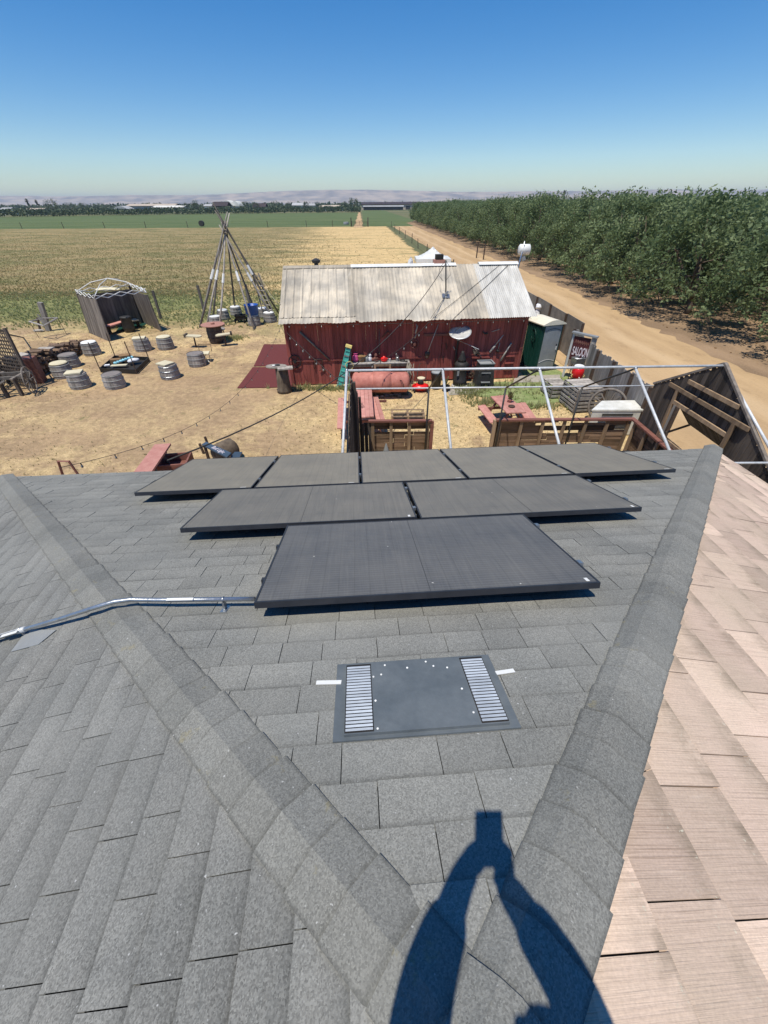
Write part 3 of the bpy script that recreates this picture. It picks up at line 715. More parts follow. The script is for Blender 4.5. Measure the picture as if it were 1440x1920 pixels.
# ------------------------------------------------------------------ foliage
def leaf_clump(mb, c, rad, n, size, R, rv, flat=.55):
    for _ in range(n):
        while True:
            d = Vector((R.gauss(0,.5), R.gauss(0,.5), R.gauss(0,.42)))
            if d.length < 1.15: break
        p = Vector(c)+d*rad
        nrm = Vector((R.gauss(0,1), R.gauss(0,1), R.gauss(0,1)+flat)).normalized()
        t = nrm.cross(Vector((R.gauss(0,1), R.gauss(0,1), R.gauss(0,1)))).normalized(); b = nrm.cross(t)
        L = size*R.uniform(.6, 1.3); W = L*R.uniform(.35, .6)
        mb.add([p-t*L*.5, p-b*W*.5+t*L*.05, p+t*L*.5, p+b*W*.5+t*L*.05], [(0,1,2,3)], min(1, max(0, rv+R.uniform(-.3, .3))))
def orchard_crown(seed, nclump, nleaf, size, H=6.4, rad=3.5, low=1.5):
    R = random.Random(seed); cr = MB(); tr = MB()
    tips = []
    for k in range(5):
        a = k*1.257+R.uniform(-.3,.3); r1 = R.uniform(.5,.9); r2 = R.uniform(1.5,2.3)
        p0 = (0,0,.8+R.uniform(-.1,.1)); p1 = (r1*cos(a), r1*sin(a), 1.8); p2 = (r2*cos(a+.2), r2*sin(a+.2), 3.7); p3 = ((r2+.5)*cos(a+.1), (r2+.5)*sin(a+.1), 5.3)
        tr.tube([p0,p1,p2,p3], [.13,.10,.06,.02], 6)
        tips.append((p2, a))
        for q in range(3):
            b = a+R.uniform(-.8,.8); rr = R.uniform(2.2,3.0); z = R.uniform(2.0,4.4)
            tr.tube([Vector(p1).lerp(Vector(p2), R.random()), (rr*cos(b)*.7, rr*sin(b)*.7, z*.8+.4), (rr*cos(b), rr*sin(b), z)], [.05,.03,.012], 5)
    tr.tube([(0,0,-.05),(.03,0,.4),(0,.02,.85),(0,0,1.2)], [.24,.18,.17,.12], 8)
    for i in range(nclump):
        a = R.uniform(0, 2*pi); t = R.random()
        z = low+(H-low)*t
        prof = (math.sin(pi*min(1, .27+t*.70)))**.55
        r = rad*prof*math.sqrt(R.uniform(.25, 1.0))*R.uniform(.88,1.1)
        c = (r*cos(a), r*sin(a), z)
        leaf_clump(cr, c, R.uniform(.55,.95), nleaf, size, R, R.random())
    for i in range(11):      # upright shoots
        a = R.uniform(0, 2*pi); r = rad*.8*math.sqrt(R.random()); x, y = r*cos(a), r*sin(a); zt = H-.3+R.uniform(.1, 1.0)
        for k in range(5): leaf_clump(cr, (x+R.uniform(-.08,.08), y+R.uniform(-.08,.08), H-1.0+(zt-H+1.0)*k/4), .20, 9, size*.9, R, .7)
    for i in range(14):      # drooping skirts
        a = R.uniform(0, 2*pi); r = rad*R.uniform(.75,1.02)
        for k in range(3): leaf_clump(cr, (r*cos(a), r*sin(a), 1.25+k*.35), .34, 14, size, R, .4)
    return cr, tr
protos = []
for k in range(5):
    cr, tr = orchard_crown(40+k, 125, 92, .25, H=6.1, rad=4.55, low=1.15)
    t = thing('orchard_tree', 'x', 'tree', (0,0,0), 'orchard trees in rows right of the dirt road')
    part('trunk', tr, MT['bark'], t, True); part('crown', cr, MT['leaf'], t)
    protos.append([t, False])
R = random.Random(77); cnt = 0; front_names = []
def rowx(y): return 22.6-(y-45)*.041 if y > 45 else 22.3
spots = []
for row in range(9):
    for i in range(29):
        y = 17.5+i*7.0+(3.5 if row % 2 else 0)
        if row and y < 17+row*2: continue
        x = rowx(y)+row*6.6
        spots.append((row, i, x, y))
ords = ['nearest', 'second', 'third', 'fourth', 'fifth', 'sixth', 'seventh', 'eighth', 'ninth', 'tenth', 'eleventh', 'twelfth']
for (row, i, x, y) in spots:
    v = R.randrange(5); pr = protos[v]
    if row == 0 and i < 12: lab = 'dense green orchard tree, %s from the camera in the row beside the dirt road' % ords[i]
    elif row == 0: lab = 'small distant orchard tree far along the row beside the dirt road'
    else: lab = 'green orchard tree in the rows behind the first roadside row'
    loc = (x+R.uniform(-.3,.3), y+R.uniform(-.4,.4), 0); rz = R.uniform(0, 6.28); s = R.uniform(.93, 1.09)
    if row == 0 and y > 110: s *= .92
    if not pr[1]:
        pr[1] = True; o = pr[0]; o.location = loc; o.rotation_euler = (0,0,rz); o['label'] = lab; o.scale = (s, s, s*R.uniform(.95,1.05))
    else: o = dup(pr[0], loc, rz, lab, scale=(s, s, s*R.uniform(.95,1.05)))
# fallen-leaf litter and windfalls in the orchard shade
mb = MB(); R = random.Random(5)
for _ in range(320):
    y = R.uniform(18, 90); x = rowx(y)+R.uniform(-4.4, 4); s = R.uniform(.03,.09)
    mb.cbox((x, y, .015+s*.3), s*1.6, s, s*.6, R.uniform(0,3))
ob('leaf_litter', mb, MT['brown'], label='scattered brown litter and clods on the soil under the roadside orchard trees', cat='litter', kind='stuff', loc=(0,0,0))

# ------------------------------------------------------------------ far vegetation
def band(name, x0, x1, yf, h, dep, n, size, seed, label, mat=MT['leaf_far'], low=.1):
    R = random.Random(seed); mb = MB()
    for _ in range(n):
        x = R.uniform(x0, x1); y = yf(x)+R.uniform(0, dep)
        hh = h*(.78+.18*sin(x*.31)*sin(x*.17+1)); z = hh*R.uniform(low, 1.0)**.8
        s = size*R.uniform(.6,1.4); t = Vector((R.gauss(0,1), R.gauss(0,1), R.gauss(0,1))).normalized(); b = t.cross(Vector((R.gauss(0,1),R.gauss(0,1),R.gauss(0,1)))).normalized()
        p = Vector((x, y, z)); mb.add([p-t*s, p-b*s*.6, p+t*s, p+b*s*.6], [(0,1,2,3)], R.random())
    ob(name, mb, mat, label=label, cat='trees', kind='stuff', loc=((x0+x1)/2, yf((x0+x1)/2), 0))
yfar = lambda x: 432 if x > -60 else 432+(x+60)*.42
band('far_orchard', -420, -19, lambda x: yfar(x)+2, 5.2, 26, 14000, .75, 1, 'low dark band of distant orchard trees along the far edge of the green field')
band('distant_shrubs', -900, 900, lambda x: 760, 8.5, 120, 9000, 2.2, 2, 'thin dark line of scrub and trees on the flat horizon')
def round_tree(name, x, y, h, rw, seed, label, group='lone trees far across the fields'):
    R = random.Random(seed); t = thing(name, label, 'tree', (x, y, 0), group); tr = MB(); cr = MB()
    tr.tube([(x,y,-.1),(x+h*.02,y,h*.2),(x,y,h*.5)], [h*.05,h*.035,h*.02], 6)
    for k in range(5):
        a = k*1.3; tr.tube([(x,y,h*.2),(x+rw*.4*cos(a), y+rw*.4*sin(a), h*.5)], [h*.025,h*.01], 5)
    part('trunk', tr, MT['bark'], t)
    for _ in range(46):
        a = R.uniform(0,2*pi); q = R.random(); z = h*(.22+.72*q); r = rw*(math.sin(pi*(.15+.78*q))**.7)*math.sqrt(R.uniform(.2,1))*.85
        leaf_clump(cr, (x+r*cos(a), y+r*sin(a), z), rw*.24, 34, h*.06, R, R.random())
    part('crown', cr, MT['leaf_far'], t); return t
def fx(px, Y): return (px-720)*Y/954.0      # sideways distance of a far thing seen at that column
for (nm, px, Y, h, rw, sd, lab) in (
    ('shade_tree', 100, 400, 10.5, 7, 1, 'big round shade tree at the field edge right of the two palms'),
    ('shade_tree', 372, 470, 9.8, 6, 2, 'tall dark tree left of the pole tipi on the horizon'),
    ('shade_tree', 352, 480, 7.5, 5, 3, 'shorter dark tree just left of the tall tree beside the long white barns'),
    ('shade_tree', 463, 520, 8.8, 6, 4, 'round tree right behind the white curved barn roofs'),
    ('shade_tree', 482, 520, 8, 5, 14, 'smaller round tree right of the white curved barn roofs'),
    ('shade_tree', 577, 520, 8.2, 4, 5, 'narrow tree between the two white barns near the farm track'),
    ('shade_tree', 600, 520, 7.8, 5, 15, 'bushy tree on the right of the white barns near the farm track'),
    ('shade_tree', 650, 520, 8.0, 4, 6, 'small tree left of the large tree at the end of the farm track'),
    ('shade_tree', 667, 500, 11, 7.0, 7, 'large tree at the far end of the farm track beside the long dark barn'),
    ('shade_tree', 132, 520, 8.5, 8, 8, 'wide low tree right of the big round shade tree'),
    ('shade_tree', 158, 520, 8.2, 7, 18, 'bushy distant tree left of the grey barn roof'),
    ('shade_tree', 192, 560, 8, 9, 28, 'wide distant tree behind the field, left of the long white barn'),
    ('shade_tree', 12, 520, 7.5, 8, 9, 'low bushy tree at the left edge of the horizon'),
    ('shade_tree', 520, 540, 8.6, 8, 10, 'wide dark tree near the middle of the far treeline'),
    ('shade_tree', 548, 540, 8, 6, 11, 'dark tree left of the white barn on the far treeline'),
    ('shade_tree', 970, 420, 9.4, 4, 12, 'tree at the left end of the white shed above the orchard'),
    ('shade_tree', 1030, 480, 11.5, 8, 13, 'tree right of the white shed above the orchard'),
    ('shade_tree', 1090, 520, 11.2, 14, 16, 'wide tree on the horizon right of the tall palm above the orchard')):
    round_tree(nm, fx(px, Y), Y, h, rw, sd, lab)
def palm(px, Y, h, lean, label, seed, top=1.0):
    R = random.Random(seed); x = fx(px, Y); t = thing('palm_tree', label, 'palm tree', (x, Y, 0), 'palms on the horizon'); mb = MB()
    tx = x+lean; mb.tube([(x,Y,0),(x+lean*.4,Y,h*.5),(tx,Y,h*.86)], [.55,.4,.32], 6); part('trunk', mb, MT['bark'], t)
    cr = MB()
    for k in range(60):
        a = R.uniform(0,2*pi); e = R.uniform(-1.2,1.3); L = h*.13*top*R.uniform(.8,1.2); d = Vector((cos(a)*cos(e), sin(a)*cos(e), sin(e)))
        p = Vector((tx, Y, h*.86)); q = p+d*L; q2 = q+Vector((d.x*.3,d.y*.3,-.5))*L*.5; s = Vector((-sin(a),cos(a),0))*.28
        cr.add([p, q-s, q2, q+s], [(0,1,2,3)])
    for k in range(40):
        a = R.uniform(0,2*pi); p = Vector((tx+.5*cos(a),Y+.5*sin(a),h*R.uniform(.62,.86))); cr.add([p+Vector((-.3,0,.4)),p+Vector((.3,0,.4)),p+Vector((.2,0,-.7)),p+Vector((-.2,0,-.7))], [(0,1,2,3)])
    part('fronds', cr, MT['palm'], t)
palm(63, 520, 12.2, -8.5*.35, 'left one of two leaning palms on the horizon at the far left', 1)
palm(80, 520, 11.2, -8.5*.35, 'right one of two leaning palms on the horizon at the far left', 2)
palm(1060, 520, 16.5, -.5, 'tall thin palm rising above the orchard on the right', 3, .8)
palm(1032, 540, 14.0, 0, 'short palm beside the trees right of the white shed above the orchard', 4, .8)
# ------------------------------------------------------------------ far buildings
def fbuild(name, px0, px1, Y, h0, h1, dep, wm, rm_, label, cat='barn', open_=0, curved=False, group='distant farm buildings'):
    x0, x1 = fx(px0, Y), fx(px1, Y); t = thing(name, label, cat, ((x0+x1)/2, Y, 0), group)
    mb = MB(); mb.box(x0, x1, Y, Y+dep, -.05, h0); part('wall', mb, wm, t)
    mb = MB(); o = .8
    if curved:
        n = 8; pts = [((x0-o)+(x1-x0+2*o)*k/n, h0+(h1-h0)*sin(pi*k/n)) for k in range(n+1)]
        vs = [(a, Y-o, b+.02) for a, b in pts]+[(a, Y+dep+o, b+.02) for a, b in pts]; mb.add(vs, [(k, k+1, n+2+k, n+1+k) for k in range(n)]+[tuple(range(n+1))[::-1]])
    else:
        vs = [(x0-o,Y-o,h0),(x1+o,Y-o,h0),(x1+o,Y+dep/2,h1),(x0-o,Y+dep/2,h1),(x0-o,Y+dep+o,h0),(x1+o,Y+dep+o,h0)]
        vs += [(a,b,c-.25) for a,b,c in vs]
        mb.add(vs, [(0,1,2,3),(3,2,5,4),(7,6,0,0)[:3],(6,7,1,0),(4,5,11,10),(0,3,4,10,9,6),(1,7,8,11,5,2)])
    part('roof', mb, rm_, t)
    for k in range(open_):
        a = x0+(x1-x0)*(k+.2)/open_; b = x0+(x1-x0)*(k+.75)/open_; mb = MB(); mb.box(a, b, Y-.06, Y-.003, 0, h0*.72); part('doorway', mb, MT['bbarn'], t)
    return t
fbuild('long_barn', 682, 905, 600, 5.2, 7.4, 40, MT['btan'], MT['bdark'], 'very long low barn with a dark roof behind the far green field', open_=14)
fbuild('open_shed', 686, 760, 575, 3.2, 4.2, 12, MT['bbarn'], MT['bgrey'], 'low open sided shed in front of the long dark barn')
fbuild('white_barn', 288, 345, 520, 4.2, 5.6, 20, MT['bwhite'], MT['bwhite'], 'long white barn on the horizon left of the tall dark tree', open_=3)
fbuild('white_barn', 240, 330, 560, 5.4, 7.2, 20, MT['bgrey'], MT['btan'], 'long pale roofed shed behind the white barn at left')
fbuild('white_barn', 386, 402, 500, 5.0, 6.6, 12, MT['bwhite'], MT['bgrey'], 'small white building between the tall dark tree and the pole tipi', open_=2)
fbuild('barn', 402, 428, 500, 5.0, 8.4, 16, MT['bbarn'], MT['bdark'], 'dark roofed barn seen behind the top of the pole tipi', open_=1)
fbuild('hoop_barn', 420, 440, 540, 5.0, 9.6, 16, MT['bwhite'], MT['bwhite'], 'white curved roof barn just right of the tipi top', curved=True, open_=2)
fbuild('hoop_barn', 438, 452, 545, 4.6, 9.0, 16, MT['bwhite'], MT['bwhite'], 'second white curved roof barn farther right of the tipi top', curved=True, open_=1)
fbuild('barn', 478, 500, 520, 4.0, 7.0, 12, MT['btan'], MT['bdark'], 'small tan barn with dark roof among the far trees')
fbuild('white_barn', 552, 572, 530, 5.0, 7.2, 12, MT['bwhite'], MT['bgrey'], 'white barn left of the narrow tree on the horizon', open_=1)
fbuild('white_barn', 577, 594, 530, 4.8, 6.6, 12, MT['bwhite'], MT['bgrey'], 'white barn right of the narrow tree on the horizon')
fbuild('long_shed', 603, 646, 530, 3.6, 5.0, 10, MT['bwhite'], MT['btan'], 'long pale shed near the end of the farm track', open_=4)
fbuild('long_shed', 48, 80, 440, 3.6, 4.6, 10, MT['bwhite'], MT['btan'], 'low pale shed beneath the two palms at far left')
fbuild('long_shed', 0, 17, 440, 3.6, 5.2, 10, MT['bwhite'], MT['bgrey'], 'pale shed at the far left edge of the horizon')
fbuild('barn', 215, 240, 470, 3.2, 5.6, 12, MT['bbarn'], MT['bgrey'], 'grey curved roof barn left of the long white barn', curved=True)
fbuild('white_shed', 980, 1008, 420, 6.2, 9.0, 12, MT['bwhite'], MT['bwhite'], 'bright white shed showing above the orchard', open_=2)
fbuild('white_shed', 1054, 1066, 430, 6.0, 7.6, 8, MT['bwhite'], MT['bwhite'], 'tiny white roof beneath the tall palm above the orchard')
fbuild('white_shed', 1172, 1184, 330, 6.0, 8.2, 8, MT['bwhite'], MT['bwhite'], 'left one of two tiny white roofs above the orchard at right')
fbuild('white_shed', 1208, 1226, 330, 6.0, 8.2, 8, MT['bwhite'], MT['bwhite'], 'right one of two tiny white roofs above the orchard at right')
fbuild('long_shed', 905, 940, 620, 5.2, 7.0, 12, MT['bwhite'], MT['bwhite'], 'pale low roofs right of the long dark barn')
# ------------------------------------------------------------------ field fences and gate
ft = thing('wire_fence', 'wire fence on thin posts between the dry field and the green field', 'fence', (-100, 171, 0))
for i, px in enumerate((27, 97, 168, 238, 308, 380, 450, 518, 585, 630)):
    x = fx(px, 0); p = G(px, 426-px*.006); mb = MB(); mb.cyl((p.x, 171.5, -.1), (p.x+RND.uniform(-.1,.1), 171.5, 1.9), .10, .08, 6); part('post', mb, MT['darkwood'], ft)
for z in (.6, 1.1, 1.6): mb = MB(); mb.beam((-131, 171.5, z), (-11.5, 171.5, z), .018, .018); part('wire', mb, MT['wire'], ft)
gt = thing('farm_gate', 'dark pipe gate across the farm track', 'gate', (-8, 170.5, 0))
for x in (-10.6, -4.8): mb = MB(); mb.cyl((x,170.5,-.1), (x,170.5,2.6), .16, n=8); part('gate_post', mb, MT['darkwood'], gt)
mb = MB()
for z in (.4, .8, 1.2, 1.6): mb.cyl((-10.4,170.5,z), (-5,170.5,z), .045, n=5)
for x in (-10.4, -7.7, -5.0): mb.cyl((x,170.5,.35), (x,170.5,1.65), .045, n=5)
part('gate_bars', mb, MT['rust'], gt)
f2 = thing('roadside_fence', 'wire fence on short posts along the left side of the dirt road', 'fence', (5, 100, 0))
ys = [38,44,51,58,66,75,86,98,112,128,146,165]
rx = lambda y: 7.8 if y < 50 else 7.8-(y-50)*.040
for y in ys: mb = MB(); x = rx(y)+RND.uniform(-.2,.2); mb.cyl((x,y,-.1), (x+RND.uniform(-.12,.12),y,1.5+RND.uniform(-.1,.2)), .07, .06, 6); part('post', mb, MT['darkwood'], f2)
for z in (.5, .9, 1.3): mb = MB(); mb.tube([(rx(y),y,z) for y in ys], .012, 4); part('wire', mb, MT['wire'], f2)
for (px, py) in ((893, 478), (906, 481)):
    p = G(px, py+6); mb = MB(); mb.beam((p.x,p.y,-.1), (p.x+.05,p.y,1.9), .16, .14); ob('fence_post', mb, MT['rust'], label='rusty short post beside the road, %s of the pair behind the barn roof' % ('left' if px < 900 else 'right'), cat='post', group='rusty posts behind the barn')
wt = MB(); p = G(649, 421); wt.lathe([(.9,0),(1.0,.1),(1.0,.75),(.95,.8),(.85,.72),(.85,.2)], (p.x,p.y,0), 14); ob('water_trough', wt, MT['bgrey'], label='small round water trough at the field fence left of the gate', cat='trough')
bl = MB(); p = G(379, 424.5); bl.lathe([(.9,-.6),(.9,.6)], (0,0,0), 14); bl.v = [Vector((p.x+v.x, p.y+v.z, .9+v.y)) for v in bl.v]; ob('round_bale', bl, MT['bbarn'], label='small dark round bale in the green field left of the tipi', cat='bale')
# field grass
def tufts(name, mat, N, region, hmin, hmax, seed, label, w_=.10, nb=4):
    R = random.Random(seed); mb = MB(); c = 0
    while c < N:
        p = region(R)
        if p is None: continue
        c += 1; rr = R.random(); h = R.uniform(hmin, hmax)
        for k in range(nb):
            a = R.uniform(0, 6.28); d = Vector((cos(a), sin(a), 0)); s = Vector((-sin(a), cos(a), 0))*w_*R.uniform(.5,1.2); q = Vector((p[0], p[1], 0))+d*h*.15
            mb.add([q-s, q+s, q+d*h*R.uniform(.2,.7)+Vector((0,0,h*R.uniform(.7,1.1)))], [(0,1,2)], rr)
    ob(name, mb, mat, label=label, cat='grass', kind='stuff', loc=(0,0,0))
def reg_field(R):
    y = 40.5+R.gauss(0,1.2)+ (R.random()**1.7)*115; x = R.uniform(-1.0*y-12, 4)
    if x > -9-y*.04+R.gauss(0,5) and R.random() < .88: return None
    if y > 90 and R.random() < (y-90)/75: return None
    if y < 37 and R.random() < .6: return None
    return x, y
def reg_green(R):
    y = R.uniform(28.5, 43); x = R.uniform(-48, -6)
    return (x, y) if R.random() < (y-27)/5 else None
def yard_ok(x, y):
    return not (-4.6 < x < 6.8 and 17.4 < y < 24.6) and not (-6.9 < x < -4.4 and 17.4 < y < 24.8)
def reg_yard(R):
    y = R.uniform(6.5, 33); x = R.uniform(-1.15*y-2, 8.6)
    dx, dy = x+8.5, y-16.5
    if math.hypot(dx, dy) < 5+R.uniform(-2, 3): return None
    return (x, y) if yard_ok(x, y) else None
tufts('field_grass', MT['grassblade'], 34000, reg_field, .07, .20, 1, 'tall dry tan grass covering the field behind the yard', .035, 3)
tufts('green_grass', MT['greenblade'], 9000, reg_green, .06, .20, 2, 'green grass strip along the near edge of the field', .05)
tufts('straw', MT['grassblade'], 9000, reg_yard, .03, .07, 3, 'loose straw and dry stubble over the yard', .012, 3)
def reg_weeds(R):
    c = R.choice([(-3.2,17.5,1.2,.25), (-1.8,17.4,1.0,.2), (4.6,17.6,1.2,.3), (3.8,17.2,.8,.35), (6.0,17.4,1.6,1.2), (9.6,15.9,.5,1.0), (9.4,14.6,.35,1.2), (-9,26,.6,.5), (8.0,35,2.5,6), (8.0,35,2.5,6), (7,60,.8,20), (4.3,15.7,.7,.35),(6.2,15.3,1.2,.3),(3.6,16.6,.5,.4)])
    return c[0]+R.gauss(0,1)*c[2]*.6, c[1]+R.gauss(0,1)*c[3]*.6
tufts('weeds', MT['greenblade'], 1900, reg_weeds, .06, .26, 4, 'green weeds along the barn foot and the fence', .02)
# air
hz = MB(); hz.box(-14500, 14500, -700, 12500, -1.5, 150); m = bpy.data.materials.new('air_haze'); m.use_nodes = True; t_ = m.node_tree
for n_ in list(t_.nodes):
    if n_.type != 'OUTPUT_MATERIAL': t_.nodes.remove(n_)
pv = t_.nodes.new('ShaderNodeVolumePrincipled'); pv.inputs['Density'].default_value = 0.00012; pv.inputs['Color'].default_value = (.66,.82,1,1); pv.inputs['Anisotropy'].default_value = 0
t_.links.new(pv.outputs[0], [n for n in t_.nodes if n.type == 'OUTPUT_MATERIAL'][0].inputs['Volume'])
ob('haze', hz, m, kind='stuff', loc=(0,0,0), label='thin bluish air haze over the far fields and hills', cat='haze')
# ------------------------------------------------------------------ the red barn
BA = radians(4.4); BO = Vector((-4.08, 17.92, 0)); bu = Vector((cos(BA), sin(BA), 0)); bv = Vector((-sin(BA), cos(BA), 0))
def B(a, b, z): return BO + bu*a + bv*b + Vector((0,0,z))
BW, BD, BH, BR_ = 10.35, 6.2, 2.80, 4.25
barn = thing('barn', 'long weathered red board barn with a pale corrugated metal roof', 'barn', B(BW/2, BD/2, 0))
R = random.Random(3)
mb = MB(); a = 0.0
while a < BW-.01:
    w_ = min(R.uniform(.13,.17), BW-a)
    if not (5.92 < a+w_/2 < 7.42): mb.beam(B(a+w_/2, -.012+R.uniform(-.004,.004), .03), B(a+w_/2, -.012, BH-.02), w_-.008, .022, bv)
    else: mb.beam(B(a+w_/2, -.012, 2.02), B(a+w_/2, -.012, BH-.02), w_-.008, .022, bv)
    a += w_
for (p, q) in ((B(0,0,0), B(0,BD,0)), (B(BW,BD,0), B(BW,0,0)), (B(0,BD,0), B(BW,BD,0))):
    L = (q-p).length; n = int(L/.15); nn = (q-p).normalized().cross(Vector((0,0,1)))
    for k in range(n):
        c = p+(q-p)*((k+.5)/n); top = BH-.02
        if abs((q-p).normalized().dot(bv)) > .9:
            bb = (c-BO).dot(bv); top = BH + (BR_-.15-BH)*(1-abs(bb-BD/2)/(BD/2))
        mb.beam(c+Vector((0,0,.03)), c+Vector((0,0,top)), L/n-.008, .022, nn)
part('wall', mb, MT['barnred'], barn)
mb = MB(); 
for (x0, x1, z) in ((0.2,5.8,1.06), (7.6,8.9,.98), (7.6,8.9,.62), (7.6,8.9,.30)): mb.beam(B(x0,-.045,z), B(x1,-.045,z), .03, .055)
for z in (1.0,.70,.42): mb.beam(B(9.62,-.06,z), B(10.02,-.06,z), .05, .035)
part('rail_boards', mb, MT['barnred'], barn)
for x in (7.52,10.25,.06): mb = MB(); mb.beam(B(x,-.05,.0), B(x,-.05,BH-.05), .13 if x < 7 or x > 8 else .20, .05, bv); part('corner_board', mb, MT['barnred'], barn)
for (x0, x1) in ((5.94, 6.66), (6.68, 7.40)):
    mb = MB(); n = 5
    for k in range(n): mb.beam(B(x0+(x1-x0)*(k+.5)/n,-.004,.05), B(x0+(x1-x0)*(k+.5)/n,-.004,1.95), (x1-x0)/n-.006, .03, bv)
    d = part('door', mb, MT['barnred'], barn)
    mb = MB(); hx = x1-.08 if x0 < 6.3 else x0+.08; mb.beam(B(hx,-.05,.95), B(hx,-.05,1.12), .03, .03, bv); h = ob('handle', mb, MT['blackiron'], d)
mb = MB(); mb.beam(B(5.85,-.05,2.0), B(7.45,-.05,2.0), .06, .10); part('door_track', mb, MT['redrail'], barn)
# roof: three kinds of sheet along the front slope, one along the back
def bz(b): return 2.68 + (BR_-2.68)*(b+.42)/(BD/2+.42)
def sheet_metal(a0, a1, prof, b0f, seed, split=None, b1=BD/2, lift=0.0):
    R = random.Random(seed); mb = MB(); n = int((a1-a0)/.0225); vs = []; fs = []; rr = []
    for i in range(n+1):
        a = a0+(a1-a0)*i/n; z = prof(a-a0)+lift; b0 = b0f(a)
        for k in range(5):
            b = b0+(b1-b0)*k/4; vs.append(B(a, b, bz(b)+z+.008*sin(a*2.1+b*1.7)))
    sr = {}
    for i in range(n):
        key = int((a0+(a1-a0)*i/n)/.68); sr.setdefault(key, R.random())
        for k in range(4): j = i*5+k; fs.append((j, j+5, j+6, j+1)); rr.append(sr[key])
    o = len(mb.v); mb.v += [Vector(v) for v in vs]; mb.f += fs; mb.r += rr; mb.mi += [0]*len(fs); return mb
seam = lambda t: .035*max(0, 1-abs((t % .36)-.18)/.035) + .008*max(0, 1-abs(((t+.12) % .12)-.06)/.02)
vribs = lambda t: .022*max(0, 1-abs((t % .155)-.077)/.045)
corr = lambda t: .013*sin(t*2*pi/.09)
jag = {}
def b0_mid(a):
    k = int(a/.66); jag.setdefault(k, R.uniform(-.06,.05)); return -.42+jag[k] + (.10 if 2.5 < a < 3.1 else 0)
part('roof_sheets', sheet_metal(-.12, 3.0, seam, lambda a: -.16, 3, lift=.02), MT['barnroof'], barn, label='pale standing seam roof sheets at the left end')
part('roof_sheets', sheet_metal(-.14, 2.95, lambda t: vribs(t)*.8, lambda a: -.46+.02*sin(a*5), 5, b1=.25, lift=-.004), MT['barnroof'], barn)
part('roof_sheets', sheet_metal(2.9, 8.55, vribs, b0_mid, 4), MT['barnroof'], barn, label='weathered ribbed roof sheets in the middle')
part('roof_sheets', sheet_metal(8.5, 10.55, corr, lambda a: -.42, 6, lift=.012), MT['barnroof_white'], barn, label='finely corrugated whiter roof sheets at the right end')
mb = MB(); vs = []
for i in range(120):
    a = -.12+10.67*i/119; vs += [B(a, BD/2, BR_), B(a, BD+.5, 2.70)]
mb.add(vs, [(2*i, 2*i+2, 2*i+3, 2*i+1) for i in range(119)]); part('back_roof', mb, MT['barnroof'], barn)
for (a0, a1, hgt) in ((.0-.1, 2.9, .02), (2.9, 6.1, .03), (6.1, 7.7, .035), (8.75, 10.6, .05)):
    mb = MB(); mb.beam(B(a0, BD/2-.10, BR_+hgt-.02), B(a1, BD/2-.10, BR_+hgt-.02), .24, .012, (bv*-.4+Vector((0,0,1)))); mb.beam(B(a0, BD/2+.11, BR_+hgt-.02), B(a1, BD/2+.11, BR_+hgt-.02), .24, .012, (bv*.4+Vector((0,0,1))))
    part('ridge_cap', mb, MT['white'] if a0 > 2 else MT['barnroof'], barn)
for b in (0.0, BD/2, BD): mb = MB(); mb.beam(B(-.1,b,(BH if b != BD/2 else BR_)-.12), B(BW+.1,b,(BH if b != BD/2 else BR_)-.12), .08, .12); part('beam', mb, MT['darkwood'], barn)
# things on the barn roof
p = PY(592, 485, 23.2); st = thing('stove_pipe', 'short dark stove pipe with a cap poking above the back of the barn roof', 'stove pipe', (p.x, p.y, 3.2))
mb = MB(); mb.cyl((p.x,p.y,3.2), (p.x,p.y,p.z-.12), .10, n=12); part('pipe', mb, MT['darkmetal'], st, True)
mb = MB(); mb.lathe([(.12,-.2),(.2,-.16),(.22,-.06),(.05,.02)], p, 12); part('cap', mb, MT['darkmetal'], st)
q0 = PY(836,555,19.4); q1 = PY(836,488,19.4); am = thing('antenna_mast', 'thin metal mast on a flat plate on the barn roof', 'mast', q0)
mb = MB(); mb.cyl(q0, q1, .028, n=8); part('pole', mb, MT['darkmetal'], am, True)
mb = MB(); mb.beam(q0+Vector((-.16,-.02,.01)), q0+Vector((.16,-.02,.01)), .3, .012, (0,-.4,1)); mb.cyl(q0+Vector((0,0,0)), q0+Vector((.02,0,.14)), .06, n=8); part('base_plate', mb, MT['steel'], am)
mb = MB(); 
for s in (-1,1): mb.tube([q1, q1+Vector((s*.2,.1,-.25)), q1+Vector((s*.25,.15,-.55)), q1+Vector((s*.04,.02,-.75))], .009, 4)
part('cable_loop', mb, MT['wire'], am)
p = B(6.95, BD/2+.15, BR_+.02); ch = thing('brick_chimney', 'little brick chimney with a black flue behind the barn ridge', 'chimney', p)
mb = MB(); mb.cbox(p+Vector((0,0,.02)), .5, .4, .28, BA); part('stack', mb, MT['terracotta'], ch); mb = MB(); mb.cbox(p+Vector((0,0,.26)), .34, .3, .2, BA); part('flue', mb, MT['blackiron'], ch)
